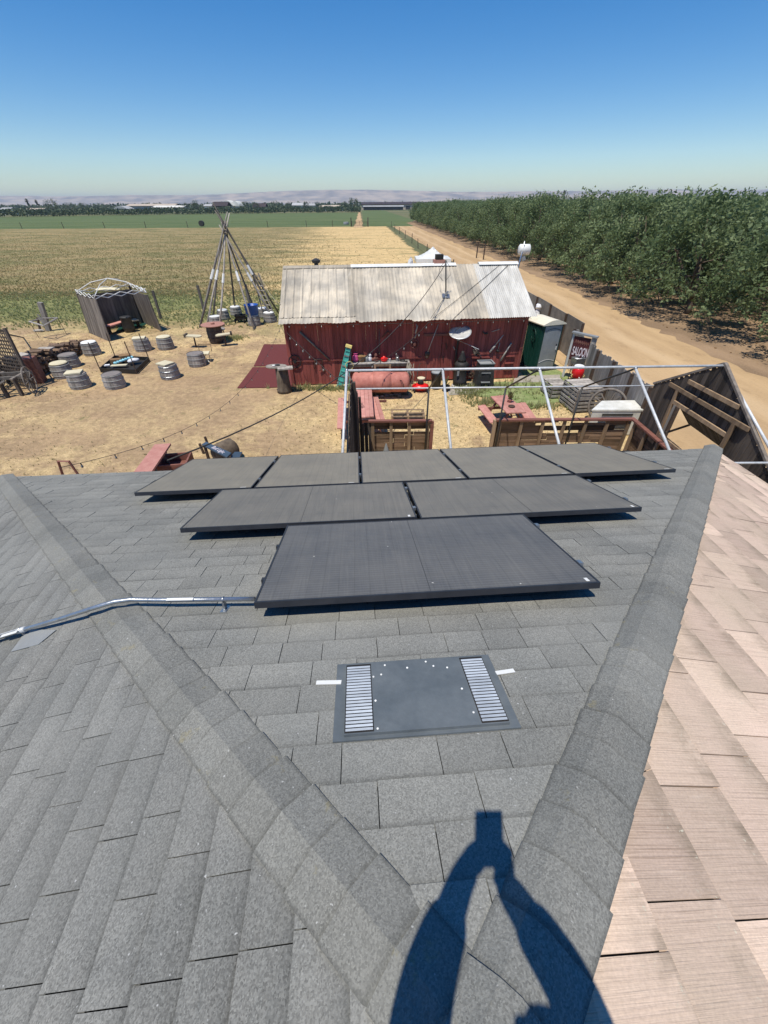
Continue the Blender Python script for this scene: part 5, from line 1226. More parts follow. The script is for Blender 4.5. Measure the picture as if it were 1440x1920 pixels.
mb = MB(); Rq = random.Random(8); c = G(1022,600,1.2); c = Vector((9.45, 27.0, 1.35))
for (dx, dz, h) in ((0,-.3,.5),(.0,.1,.28)): mb.blob((c.x,c.y,c.z+dz), .16,.22,h*.6, jit=.12)
ob('hanging_banner', mb, MT['cotton'], label='white and red cloth figure hanging on the plywood fence behind the toilet', cat='cloth figure')
# ------------------------------------------------------------------ saloon sign
A0 = G(1052,706); sg = thing('saloon_sign', 'maroon SALOON sign hung in a grey timber frame by the fence', 'sign', A0)
P1 = Vector((8.36,18.75,0)); P2 = Vector((9.04,18.15,0)); dd = (P2-P1).normalized(); nn = dd.cross(Vector((0,0,1)))
mb = MB(); mb.beam(P1, P1+Vector((.02,0,1.98)), .08, .08, (0,1,0)); part('post', mb, MT['white'], sg, label='white painted slanting post at the left')
mb = MB(); mb.beam(P2, P2+Vector((0,0,1.9)), .20, .10, nn); part('post', mb, MT['fencewood'], sg)
mb = MB(); mb.beam(P1+Vector((0,0,1.98))-dd*.06, P2+Vector((0,0,1.92))+dd*.12, .22, .06); part('top_board', mb, MT['grey_pl'], sg)
mb = MB(); m0 = P1+dd*.07+Vector((0,0,1.34)); m1 = P2-dd*.12+Vector((0,0,1.34)); mb.beam(m0+nn*.02, m1+nn*.02, .03, .98, (0,0,1)); brd = part('sign_board', mb, MT['signboard'], sg)
def text_obj(name, s, size, origin, xdir, zdir, mat, parent, ext=.006, sx=1.0, label=None, bold=.012):
    cu = bpy.data.curves.new(name, 'FONT'); cu.body = s; cu.size = size; cu.extrude = ext; cu.align_x = 'CENTER'; cu.align_y = 'CENTER'; cu.offset = size*bold
    o = bpy.data.objects.new(name+'_tmp', cu); COL.objects.link(o); dg = bpy.context.evaluated_depsgraph_get(); me = bpy.data.meshes.new_from_object(o.evaluated_get(dg)); bpy.data.objects.remove(o)
    x = Vector(xdir).normalized(); z = Vector(zdir).normalized(); n = x.cross(z)
    mb = MB(); vs = [Vector(origin)+x*(v.co.x*sx)+z*v.co.y+n*v.co.z for v in me.vertices]; mb.add(vs, [tuple(p.vertices) for p in me.polygons], .5)
    return ob(name, mb, mat, parent, label=label)
mid = (m0+m1)/2
text_obj('lettering', 'SALOON', .50, mid+dd*.06+nn*.045+Vector((0,0,-.12)), dd, (0,0,1), MT['letter'], brd, sx=.345)
mb = MB(); Rq = random.Random(4)
for k in range(7):
    a = m0.lerp(m1, .12+k*.12)+nn*.045+Vector((0,0,.30-.008*k)); mb.tube([a+Vector((0,0,-.07)), a+dd*.03+Vector((0,0,.06)), a+dd*.07+Vector((0,0,-.03))], .010, 4)
ob('script_line', mb, MT['terracotta'], brd)
mb = MB(); bp = P1.lerp(P2,.62)+nn*.28+Vector((0,0,.62)); 
bs = thing('metal_basin', 'small square metal basin with white rags on a stand under the sign', 'basin', Vector((bp.x,bp.y,0)))
shell(mb, bp, .42, .32, .5, .38, .86, 1.06, .3, .03); part('bowl', mb, MT['steel'], bs)
for (a, b) in ((-.16,-.12),(.16,-.12),(.16,.12),(-.16,.12)): mb = MB(); mb.cyl((bp.x+a,bp.y+b,0), (bp.x+a,bp.y+b,.87), .018, n=5); part('leg', mb, MT['blackiron'], bs)
mb = MB(); mb.blob(bp+Vector((-.05,0,.36)), .14,.11,.06, jit=.2); mb.blob(bp+Vector((.12,.0,.35)), .08,.08,.05, jit=.2); ob('rag', mb, MT['cotton'], label='white rags heaped in the metal basin', cat='rags')
# red drinks cooler on a stand
c = G(1073,735); cs = thing('iron_stand', 'thin black iron stand holding the red drinks cooler', 'stand', Vector((c.x,c.y,0)))
for a in (0.4,2.5,4.6): mb = MB(); mb.cyl((c.x+.2*cos(a),c.y+.2*sin(a),0), (c.x+.13*cos(a),c.y+.13*sin(a),.60), .016, n=5); part('leg', mb, MT['blackiron'], cs)
mb = MB(); mb.lathe([(.2,.60),(.2,.62)], (c.x,c.y,0), 14); part('top', mb, MT['blackiron'], cs)
cj = thing('drinks_cooler', 'round red drinks cooler with a white lid and two yellow handles', 'cooler', Vector((c.x,c.y,.62)))
mb = MB(); mb.lathe([(.19,.62),(.225,.68),(.24,.86),(.21,1.02),(.19,1.04)], (c.x,c.y,0), 20); part('body', mb, MT['red_pl'], cj, True)
mb = MB(); mb.lathe([(.20,1.04),(.205,1.10),(.17,1.13),(.02,1.14)], (c.x,c.y,0), 20); part('lid', mb, MT['white'], cj, True)
for s in (-1,1): mb = MB(); mb.tube([(c.x+s*.22,c.y-.05,.78),(c.x+s*.28,c.y-.07,.72),(c.x+s*.23,c.y-.08,.66)], .018, 6); part('handle', mb, MT['yellow'], cj)
mb = MB(); mb.cyl((c.x,c.y-.22,.70), (c.x,c.y-.29,.68), .02); part('tap', mb, MT['white'], cj)
mb = MB(); Rq = random.Random(6)
for k in range(7): mb.ring((7.55,16.5,.12+k*.02), .20+Rq.uniform(-.05,.05), .010, 16, 4)
ob('wire_coil', mb, MT['rust'], label='loose coil of rusty wire on the grass by the crate stack', cat='wire')
# stacked slatted crates (two)
def crate(root, c, rz, w_, d_, z0, h):
    T0 = Matrix.Translation(c) @ Matrix.Rotation(rz, 4, 'Z')
    for (x, y) in ((-1,-1),(1,-1),(1,1),(-1,1)): mb = MB(); mb.T = T0; mb.box(x*w_/2-.03, x*w_/2+.03, y*d_/2-.03, y*d_/2+.03, z0, z0+h); part('corner_post', mb, MT['greywood'], root)
    mb = MB(); mb.T = T0; n = 3
    for k in range(n):
        z = z0+h*(k+.3)/n
        mb.box(-w_/2, w_/2, -d_/2-.055, -d_/2-.032, z, z+h/n*.55); mb.box(-w_/2, w_/2, d_/2+.032, d_/2+.055, z, z+h/n*.55)
        mb.box(-w_/2-.055, -w_/2-.032, -d_/2, d_/2, z, z+h/n*.55); mb.box(w_/2+.032, w_/2+.055, -d_/2, d_/2, z, z+h/n*.55)
    part('side_slats', mb, MT['fencewood'], root)
    for k in range(5): mb = MB(); mb.T = T0; mb.box(-w_/2, w_/2, -d_/2+d_*k/5+.01, -d_/2+d_*(k+1)/5-.01, z0+h+.001, z0+h+.02); part('top_slat', mb, MT['polewood'], root)
cp_ = G(1092,758); cp_ = Vector((7.75,15.35,0))
for k, lb in enumerate(('lower', 'upper')):
    t = thing('slatted_crate', 'weathered slatted wooden crate, %s one of the stack by the picket fence' % lb, 'crate', cp_, 'crates by the picket fence'); crate(t, cp_, .12, .95, 1.1, .02+k*.46, .42)
for k, (dx, dy) in enumerate(((-.62, -.1),)):
    t = thing('slatted_crate', 'narrow slatted crate left of the crate stack', 'crate', cp_+Vector((dx,.9,0)), 'crates by the picket fence'); crate(t, cp_+Vector((dx+.1,1.3,0)), .12, .7, .9, .02, .5)
# wagon wheel and appliance
wheel('wagon_wheel', 'large wooden wagon wheel leaning on the picket fence behind the white appliance', 'wheel', (8.12, 13.95, .60), .60, .045, (-.50,-1,.15), MT['greywood'], 14, hub=.12)
for i in range(1): pass
A = [G(*q, .95) for q in ((1112,768),(1130,752),(1188,751),(1204,768))]; ap_ = thing('air_conditioner', 'worn white boxy air conditioner with louvred sides behind the half wall', 'air conditioner', ((A[0]+A[2])/2).to_2d().to_3d())
def quadbox(mb, P4, z0, z1): mb.add([Vector((p.x,p.y,z0)) for p in P4]+[Vector((p.x,p.y,z1)) for p in P4], [(0,1,2,3),(7,6,5,4),(0,4,5,1),(1,5,6,2),(2,6,7,3),(3,7,4,0)])
mb = MB(); quadbox(mb, A, .03, .90); part('cabinet', mb, MT['appliance'], ap_)
cen = sum(A, Vector())/4; A2 = [cen+(p-cen)*1.05 for p in A]; mb = MB(); quadbox(mb, A2, .90, .955); part('top_panel', mb, MT['appliance'], ap_)
fdir = (A[3]-A[0]); fn = Vector((fdir.y,-fdir.x,0)).normalized()
for k in range(5): mb = MB(); z = .28+k*.09; mb.beam(A[0].lerp(A[3],.18)*1.0+fn*.012-Vector((0,0,A[0].z-z)), A[0].lerp(A[3],.86)+fn*.012-Vector((0,0,A[3].z-z)), .02, .055); part('louvre', mb, MT['darkmetal'], ap_)
mb = MB(); a = A[0].lerp(A[3],.22)+fn*.012; b = A[0].lerp(A[3],.85)+fn*.012; a.z = b.z = .77; mb.beam(a, b, .015, .07); part('control_panel', mb, MT['darkmetal'], ap_)
ldir = (A[1]-A[0]); ln_ = Vector((-ldir.y,ldir.x,0)).normalized()
for k in range(6): mb = MB(); a = A[0].lerp(A[1],.12+k*.14)+ln_*.008; mb.beam(Vector((a.x,a.y,.2)), Vector((a.x,a.y,.82)), .05, .02, ldir); part('side_louvre', mb, MT['darkmetal'], ap_)

# ------------------------------------------------------------------ picnic tables
def picnic(root_label, corners, benches, emblem=None):
    """corners: table top quad at .75 (near-left, near-right, far-right, far-left)"""
    c = sum(corners, Vector())/4; t = thing('picnic_table', root_label, 'picnic table', Vector((c.x,c.y,0)), 'red picnic tables')
    nl, nr, fr_, fl_ = corners; n = 4
    for k in range(n):
        a = nl.lerp(nr,(k+.5)/n); b = fl_.lerp(fr_,(k+.5)/n); mb = MB(); mb.beam(a, b, (nr-nl).length/n-.006, .04); part('top_board', mb, MT['redwood'], t)
    for (a0, a1, b1, b0) in benches:
        for k in range(2): mb = MB(); mb.beam(a0.lerp(a1,.25+.5*k), b0.lerp(b1,.25+.5*k), (a1-a0).length/2-.012, .04); part('seat_board', mb, MT['redwood'], t)
    ax = ((fl_-nl)+(fr_-nr)).normalized(); sd = ax.cross(Vector((0,0,1))).normalized(); L = (fl_-nl).length
    for f in (.16,.84):
        m = ((nl+nr)/2).lerp((fl_+fr_)/2, f)
        for s in (-1,1): mb = MB(); mb.beam(m+sd*s*.12-Vector((0,0,.04)), Vector((m.x,m.y,0))+sd*s*.55, .04, .10, ax); part('leg', mb, MT['redrail'], t)
        mb = MB(); mb.beam(Vector((m.x,m.y,.40))-sd*.85, Vector((m.x,m.y,.40))+sd*.85, .04, .09); part('cross_beam', mb, MT['redrail'], t)
        mb = MB(); mb.beam(m-sd*.3-Vector((0,0,.06)), m+sd*.3-Vector((0,0,.06)), .04, .07); part('top_cleat', mb, MT['redrail'], t)
    return t
g = lambda x, y, z: G(x, y, z)
tl_ = picnic('long faded red picnic table with a black painted mark, behind the left dark wall', [g(669,784,.75),g(701,781,.75),g(697,729,.75),g(668,729,.75)],
       [[g(632,803,.45),g(648,805,.45),g(648,746,.45),g(634,747,.45)], [g(706,790,.45),g(723,790,.45),g(709,745,.45),g(694,745,.45)]])
mb = MB(); e0 = G(678,762,.772)
for (dx, dy, w_, h_) in ((-.05,.30,.18,.05),(.0,.20,.10,.06),(-.04,.10,.12,.05),(.05,.06,.08,.04),(-.02,-.03,.13,.07),(.07,-.05,.09,.05),(.02,-.13,.09,.05)): mb.lathe([(w_/2,0),(w_/2*.9,.002)], (e0.x+dx, e0.y+dy, .7715), 9, sy=h_/w_*1.2)
part('painted_mark', mb, MT['blackiron'], tl_)
tr_ = picnic('faded red picnic table with a potted plant, standing before the right half wall', [g(950,775,.75),g(987,774,.75),g(951,741,.75),g(920,744,.75)],
       [[g(920,794,.45),g(934,790,.45),g(909,759,.45),g(896,762,.45)], [g(985,788,.45),g(1008,788,.45),g(984,755,.45),g(968,757,.45)]])
c = G(955,754,.77); pp = thing('flower_pot', 'small flower pot with grey-green leaves on the right picnic table', 'flower pot', c)
mb = MB(); mb.lathe([(.06,0),(.09,.1),(.10,.11)], c, 12); part('pot', mb, MT['terracotta'], pp)
mb = MB(); Rq = random.Random(3)
for k in range(46): a = Rq.uniform(0,6.28); q = c+Vector((0,0,.1)); mb.beam(q, q+Vector((cos(a)*Rq.uniform(.04,.16), sin(a)*Rq.uniform(.04,.15), Rq.uniform(.08,.34))), .035, .006)
part('leaves', mb, MT['greenblade'], pp)
c = G(959,763,.77); mb = MB(); mb.lathe([(.10,0),(.12,.04),(.11,.045),(.08,.015)], c, 16); ob('ash_tray', mb, MT['rust'], label='round brown ashtray on the right picnic table', cat='ashtray')
# pallet lying near the left half wall
pa = G(733,785); pb = G(797,786); pl_ = thing('wooden_pallet', 'dark wooden pallet lying on the straw behind the left half wall', 'pallet', pa)
c = (pa+pb)/2+Vector((0,.25,0)); T0 = Matrix.Translation(c) @ Matrix.Rotation(.0, 4, 'Z'); Wp = (pb-pa).length*1.0
for x in (-Wp/2+.05, 0, Wp/2-.05): mb = MB(); mb.T = T0; mb.box(x-.04,x+.04,-.35,.35,.02,.12); part('stringer', mb, MT['stud'], pl_)
for k in range(3): mb = MB(); mb.T = T0; y = -.35+k*.31; mb.box(-Wp/2,Wp/2,y,y+.08,.121,.14); part('deck_board', mb, MT['stud'], pl_)
mb = MB(); mb.T = T0; mb.box(-Wp/2+.02,Wp/2-.02,-.33,.33,.0,.018); part('underside', mb, MT['darkwood'], pl_)

# ------------------------------------------------------------------ pipe canopy frame over the porch
XL = [-.80, 1.32, 3.46, 5.58, 7.56]; YR, ZR, YF, ZF, YN, ZN = 9.0, 3.56, 11.0, 2.40, 6.7, 2.50
pf = thing('pipe_canopy', 'bare pale pipe canopy frame standing between the house and the barn', 'pipe frame', (3.4, 9, 0))
def pc(name, a, b, r=.026, m='pipe'): mb = MB(); mb.cyl(a, b, r, n=10); part(name, mb, MT[m], pf, True)
pc('ridge_pipe', (XL[0],YR,ZR), (XL[4],YR,ZR+.05)); pc('eave_pipe', (XL[0]+.05,YF,ZF), (XL[4],YF,ZF+.03), .022); pc('eave_pipe', (XL[0],YN,ZN), (XL[4]+1.2,YN,ZN), .022)
for i, x in enumerate(XL):
    pc('rafter', (x,YR,ZR), (x,YN,ZN), .028); pc('rafter', (x,YR,ZR), (x-.05 if 0 < i < 4 else x,YF,ZF), .022, 'darkmetal' if 0 < i < 4 else 'pipe')
    if 0 < i < 4: pc('post', (x-.05,YF,ZF), (x-.05,YF,0), .026, 'darkmetal')
    mb = MB(); mb.blob((x,YR,ZR), .042,.05,.042); part('joint', mb, MT['steel'], pf, True)
    mb = MB(); mb.blob((x-.05 if 0 < i < 4 else x,YF,ZF), .034,.034,.034); part('joint', mb, MT['steel'], pf, True)
for x in (XL[0], XL[4]): pc('post', (x,YN,ZN), (x,YN,0), .026)
pc('corner_post', (XL[0]+.02,YF,ZF), (XL[0]+.02,YF,0), .026, 'darkmetal'); 
# left dark side wall (seen almost edge on)
def plank_wall(name, label, X, y0, y1, top, mat, bw=.14, hole=None, th=.025, seed=1):
    t = thing(name, label, 'plank wall', (X,(y0+y1)/2,0)); R = random.Random(seed); mb = MB(); n = int((y1-y0)/bw)
    for k in range(n):
        ya = y0+(y1-y0)*k/n; yb = y0+(y1-y0)*(k+1)/n; ym = (ya+yb)/2; zt = top(ym)+R.uniform(-.015,.03); zs = [(0, zt)]
        if hole and hole[0] < ym < hole[1]: zs = [(0, hole[2]), (hole[3], zt)]
        xo = X+R.uniform(-.006,.006)
        for (z0, z1) in zs: mb.box(xo-th/2, xo+th/2, ya+.004, yb-.004, z0, z1)
    part('boards', mb, mat, t); return t
lw = plank_wall('side_wall', 'tall dark plank side wall at the left end of the canopy frame', -.72, 7.0, 11.0, lambda y: 3.35-abs(y-9)*.55, MT['darkwood'], seed=5)
mb = MB()
for k in range(3): mb.box(-.69+k*.12, -.58+k*.12, 11.06, 11.085, 0, 1.32+.03*k)
part('return_boards', mb, MT['darkwood'], lw)  # dark boards added to blacken the gap where the wall's shadow belongs
for (y, zt) in ((7.1,2.2),(9.0,3.3),(10.9,2.2)): mb = MB(); mb.beam((-.66,y,0), (-.66,y,zt), .07, .09, (0,1,0)); part('stud', mb, MT['darkwood'] if y > 8 else MT['stud'], lw)
mb = MB(); mb.beam((-.74,7.0,2.28), (-.74,8.6,3.16), .03, .09); part('rake_board', mb, MT['stud'], lw)
# right gable wall with a window opening and a propped shutter
GX = 7.52
def gp(px, py): v = PX(px, py, GX-.05); return v
hl = gp(1290,745); hb = gp(1268,797); hr_ = gp(1375,792)
H0, H1 = 7.95, 9.95; HB, HT_ = 1.52, 2.42
gw = plank_wall('gable_wall', 'dark plank gable wall with a window opening looking onto the dirt road', GX, 6.4, 11.02, lambda y: 3.62-abs(y-9)*.575, MT['darkwood'], hole=(H0, H1, HB, HT_), seed=9)
def gbeam(nm, a, b, w_=.045, h=.09, m='stud'): mb = MB(); mb.beam((GX-.06,a[0],a[1]), (GX-.06,b[0],b[1]), w_, h, (0,0,1) if abs(b[1]-a[1]) < abs(b[0]-a[0]) else (0,1,0)); part(nm, mb, MT[m], gw)
gbeam('purlin', (8.05,3.05), (9.75,3.0)); gbeam('purlin', (7.55,2.78), (10.35,2.72)); gbeam('window_header', (H0-.05,2.44), (H1+.05,2.40)); gbeam('window_sill', (H0-.05,1.50), (H1+.05,1.47))
gbeam('stud', (H0-.02,.0), (H0-.02,2.74), .05, .09); gbeam('stud', (H1+.02,0.0), (H1+.02,2.68), .05, .09)
mb = MB()
for k in range(14): y = H0+.05+(H1-H0-.1)*k/13; mb.beam((GX+.04,y,HT_-.02), (GX+.62,y,1.78), .13, .02, (0,0,1))
fl_ = part('shutter', mb, MT['darkwood'], gw)
for y in (H0+.1, H1-.1): mb = MB(); mb.beam((GX+.03,y,HB+.05), (GX+.58,y,1.80), .03, .05); part('shutter_prop', mb, MT['darkwood'], gw)
mb = MB(); mb.beam((GX-.0,9.0,3.66), (GX-.0,11.05,2.48), .07, .05); mb.beam((GX-.0,9.0,3.66), (GX-.0,6.4,2.16), .07, .05); part('rake_board', mb, MT['greywood'], gw)
# half walls with red top rail
def half_wall(name, label, a, b, z, nstud, planks, z0=.0, mside=1):
    a = Vector((*a,0)); b = Vector((*b,0)); d = (b-a).normalized(); nn = d.cross(Vector((0,0,1)))*mside; t = thing(name, label, 'half wall', a, 'half walls of the porch')
    mb = MB(); mb.beam(a-d*.04+Vector((0,0,z)), b+d*.04+Vector((0,0,z)), .13, .05); part('top_rail', mb, MT['redrail'], t)
    for k in range(nstud): p = a.lerp(b, (k+.15)/(nstud-.7) if nstud > 1 else .5); mb = MB(); mb.beam(p, p+Vector((0,0,z-.025)), .09, .06, nn); part('stud', mb, MT['stud'], t)
    R = random.Random(nstud+7); L = (b-a).length
    mb = MB(); zz = .05
    while zz < z-.12:
        h = R.uniform(.09,.15); x = 0
        while x < L-.05:
            ln = min(L-x, R.uniform(.7, 1.8)); 
            if R.random() < .93: mb.beam(a+d*x-nn*.06+Vector((0,0,zz+h/2)), a+d*(x+ln-.01)-nn*(.06+R.uniform(0,.02))+Vector((0,0,zz+h/2+R.uniform(-.01,.01))), .02, h-.003)
            x += ln
        zz += h+R.choice([0,0,0,.012])
    part('slats', mb, MT['studx'], t); return t
half_wall('half_wall', 'left half wall of reclaimed slats with a red top rail, before the pallet', (-.40,11.08), (1.40,11.08), 1.40, 4, 0, mside=1)
hw2 = half_wall('half_wall', 'long right half wall of reclaimed slats with a red top rail', (3.36,11.10), (7.38,11.10), 1.40, 7, 0)
half_wall('half_wall', 'short half wall returning along the gable wall at right', (7.36,11.0), (7.36,9.0), 1.40, 4, 0)
mb = MB(); mb.beam((1.44,11.08,0), (1.44,11.08,1.38), .10, .10, (0,1,0)); ob('red_post', mb, MT['redrail'], label='red painted post at the free end of the left half wall', cat='post')
mb = MB(); mb.beam((3.30,11.10,0), (3.30,11.10,1.40), .10, .08, (0,1,0)); ob('wall_post', mb, MT['stud'], label='bare wood post at the free end of the long right half wall', cat='post')
# mower bonnet shaped drum and rag behind the panels on the right
c = PY(1195, 820, 9.6); dr_ = thing('metal_drum', 'dark rounded metal drum lying behind the roof edge at right', 'drum', (6.0,9.5,0))
mb = MB(); mb.tube([(5.35,9.4,.55),(5.4,9.4,.55),(6.75,9.6,.55),(6.8,9.6,.55)], [.50,.56,.56,.50], 22); part('shell', mb, MT['darkmetal'], dr_, True)
mb = MB(); mb.tube([(5.98,9.49,.55),(6.02,9.5,.55)], [.575,.575], 22); part('band', mb, MT['blackiron'], dr_, True)
mb = MB(); Rq = random.Random(1)
for k in range(7): mb.blob((5.0+Rq.uniform(-.14,.14), 8.55+Rq.uniform(-.1,.1), 1.12+Rq.uniform(-.05,.06)), .12,.1,.08, 8, 6, .25)
ob('cloth_heap', mb, MT['cotton'], label='crumpled grey-white rag behind the far right solar panel', cat='rag')
tt = thing('side_table', 'dark small table under the crumpled rag behind the roof edge', 'table', (5.0,8.5,0)); mb = MB(); mb.box(4.7,5.3,8.3,8.8,1.0,1.04); part('top', mb, MT['darkwood'], tt)
for (a, b) in ((4.74,8.34),(5.26,8.34),(5.26,8.76),(4.74,8.76)): mb = MB(); mb.box(a-.02,a+.02,b-.02,b+.02,0,1.0); part('leg', mb, MT['darkwood'], tt)
# grey cone of a folded umbrella behind the far row
c = PY(724,836,9.5); uc = thing('patio_umbrella', 'folded grey umbrella with its tip just above the solar panels', 'umbrella', (c.x,9.5,0))
mb = MB(); mb.lathe([(.22,-1.0),(.17,-.6),(.09,-.2),(.015,.06)], c, 9); part('canopy', mb, MT['grey_pl'], uc); mb = MB(); mb.cyl((c.x,9.5,0), (c.x,9.5,c.z), .02, n=6); part('pole', mb, MT['darkmetal'], uc)
# ------------------------------------------------------------------ left part of the yard: half barrels
def barrel(name='half_barrel', kind='flat', label='', loc=(0,0,0), rz=0.0, s=1.0):
    """kind: flat lid, cushion, skewed square cushion"""
    x, y, _ = loc; t = thing(name, label, 'half barrel', (x,y,0), 'grey half barrel seats in the yard')
    R_ = .43*s; H_ = .60*s; mb = MB(); n = 22; prof = [(R_*1.0,0),(R_*1.01,H_*.3),(R_*.97,H_*.62),(R_*.90,H_)]
    for k in range(n):
        a0 = 2*pi*k/n; a1 = 2*pi*(k+.94)/n; vs = []
        for (rr, z) in prof: vs += [(x+rr*cos(a0), y+rr*sin(a0), z), (x+rr*cos(a1), y+rr*sin(a1), z)]
        mb.add(vs, [(2*i, 2*i+1, 2*i+3, 2*i+2) for i in range(3)])
    mb.lathe([(R_*.93,.01),(R_*.86,H_-.03)], (x,y,0), 22, r=.1); part('staves', mb, MT['tubwood'], t)
    for (z, rr) in ((H_*.22,1.02),(H_*.60,.995),(H_*.93,.93)): mb = MB(); mb.tube([(x+R_*rr*cos(2*pi*k/24), y+R_*rr*sin(2*pi*k/24), z) for k in range(24)], .012, 4, closed=True); part('hoop', mb, MT['steel'] if kind == 'bright' else MT['grey_pl'], t)
    mb = MB(); mb.lathe([(R_*.88,H_-.045),(R_*.88,H_-.02)], (x,y,0), 22); part('lid', mb, MT['lid'], t)
    if kind in ('round', 'square', 'bright', 'white'):
        mb = MB(); m = MT['white'] if kind == 'white' else MT['cream']
        if kind == 'round' or kind == 'white': mb.lathe([(R_*.80,H_),(R_*.86,H_+.03),(R_*.78,H_+.06)], (x,y,0), 18)
        else: mb.cbox((x-.10*s, y+.05*s, H_+.03), R_*1.5, R_*1.25, .06, rz)
        ob('seat_cushion', mb, m, label='cushion on %s' % label, cat='cushion', group='cushions on the half barrels')
    return t
BL = [((143,731),'square','half barrel seat with a yellow square cushion, nearest of the left cluster'),
      ((111,711),'round','half barrel seat with a cream round cushion next to the wagon'),
      ((126,691),'flat','half barrel with a bare lid between the woodpile and the wagon'),
      ((167,668),'white','half barrel seat with a white cushion at the end of the woodpile'),
      ((209,731),'flat','half barrel with a bare lid in front of the fire pit'),
      ((264,660),'square','half barrel seat with a square cushion right behind the fire pit'),
      ((307,657),'round','half barrel seat with a cream cushion between shed and barrel table'),
      ((315,712),'bright','half barrel with shiny bands and a slipping yellow cushion'),
      ((366,689),'flat','half barrel with a bare lid beside the folding chair')]
BL2 = [((403,614),'white','half barrel seat with white cushion under the left tipi poles, near one'),
      ((417,601),'white','half barrel seat with white cushion under the left tipi poles, rear one'),
      ((441,594),'white','half barrel seat with white cushion at the back of the tipi ring'),
      ((475,612),'white','half barrel under the blue plastic tub inside the tipi'),
      ((504,606),'white','half barrel seat with white cushion by the foot of the wooden ladder'),
      ((492,597),'white','half barrel seat with white cushion behind the blue tub')]
shortl = ['yellow square cushion on the nearest left barrel','cream round cushion on the barrel next to the wagon','','white cushion on the barrel at the end of the woodpile','','square cushion on the barrel behind the fire pit','cream cushion on the barrel between shed and barrel table','yellow cushion slipping off the barrel with shiny bands','']
shortl += ['white cushion on the near barrel under the left tipi poles','white cushion on the rear barrel under the left tipi poles','white cushion on the barrel at the back of the tipi ring','white pad under the blue tub','white cushion on the barrel by the foot of the ladder','white cushion on the barrel behind the blue tub']
for i, (px, kd, lb) in enumerate(BL+BL2):
    p = G(*px); before = set(bpy.data.objects); s_ = 1.0 if i < 9 else .95
    if kd == 'bright': b_ = barrel(kind='bright', label=lb, loc=(p.x+.0,p.y+.35,0), rz=-.5)
    else: b_ = barrel(kind=kd, label=lb, loc=(p.x,p.y+.40,0), rz=.3, s=s_)
    for o in bpy.data.objects:
        if o not in before and o.get('category') == 'cushion': o['label'] = shortl[i]
# blue tub and barrow
p = G(475,612); tb = MB(); tb.lathe([(.36,.67),(.42,.73),(.44,1.22),(.47,1.25),(.42,1.24),(.41,.80),(.02,.76)], (p.x-.02,p.y+.40,0), 22, cap=False); ob('blue_tub', tb, MT['blue'], smooth=True, label='bright blue plastic tub standing on a half barrel in the tipi', cat='tub')
p = G(452,604); wb_ = thing('garden_cart', 'small dark garden cart on the ground inside the tipi', 'cart', (p.x,p.y,0))
mb = MB(); shell(mb, Vector((p.x,p.y+.1,0)), .55, .45, .75, .6, .16, .45, .2); part('tray', mb, MT['blackiron'], wb_)
for (a, b) in ((-.3,-.25),(.3,-.25),(.3,.35),(-.3,.35)): mb = MB(); mb.cyl((p.x+a-.03,p.y+b,.13), (p.x+a+.03,p.y+b,.13), .13, n=12); part('wheel', mb, MT['rubber'], wb_)
mb = MB(); mb.tube([(p.x-.2,p.y+.3,.4),(p.x-.35,p.y+.7,.7)], .02, 5); part('handle', mb, MT['blackiron'], wb_)
# tipi of long poles
tp = thing('pole_tipi', 'tall bare tipi frame of long grey poles crossing at the top', 'tipi frame', (-10,31,0))
CX = Vector((-9.88, 31.0, 5.2))
feet = [((374,614),'d',.75),((387,613),'l',1.0),((399,601),'d',.3),((411,615),'l',.9),((442,590),'d',.35),((477,618),'l',.95),((484,598),'d',.2),((516,604),'l',.6),((518,600),'d',1.3),((524,588),'d',1.0),((375,611),'l',.65)]
Rq = random.Random(21)
for i, (px, tone, ext) in enumerate(feet):
    f = G(*px); c = CX+Vector((Rq.uniform(-.10,.10), Rq.uniform(-.10,.10), Rq.uniform(-.35,.35))); d = (c-f); e = c+d.normalized()*(.25+ext*.70); bend = Vector((Rq.uniform(-.05,.05),Rq.uniform(-.05,.05),0))
    mb = MB(); mb.tube([f-Vector((0,0,.05)), f.lerp(c,.35)+bend, f.lerp(c,.7)+bend, c, e], [.065,.06,.052,.045,.03], 6); pole = part('pole', mb, MT['polewood' if tone == 'l' else 'poledark'], tp, True)
    if i in (0,1,3,5,7,8): mb = MB(); a_ = f.lerp(c,.50)+bend; b_ = f.lerp(c,.60)+bend; mb.cyl(a_, b_, .085, .075, n=6); ob('white_wrap', mb, MT['white'], pole)
for k in range(2): mb = MB(); mb.ring(CX-Vector((0,0,.12-.14*k)), .13, .022, 14, 5); part('lashing', mb, MT['rope'], tp)
a = G(497,600); a2 = G(519,604); t0_ = PY(473,512,a.y+.2); t1_ = PY(484,512,a.y+.2); ld = thing('wooden_ladder', 'weathered wooden ladder leaning inside the right side of the tipi', 'ladder', a)
for (u0, u1) in ((a,t0_),(a2,t1_)): mb = MB(); mb.beam(u0, u1, .06, .08, (0,-1,.2)); part('rail', mb, MT['poledark'], ld)
for k in range(10): f = .06+k*.098; mb = MB(); mb.beam(a.lerp(t0_,f), a2.lerp(t1_,f), .05, .05, (0,-1,.2)); part('rung', mb, MT['polewood'], ld)
cable('rope_line', 'pale rope from the tipi pole to the barn roof edge', PY(486,512,30), B(-.1,.6,3.2), .3, .012, mat=MT['rope'])
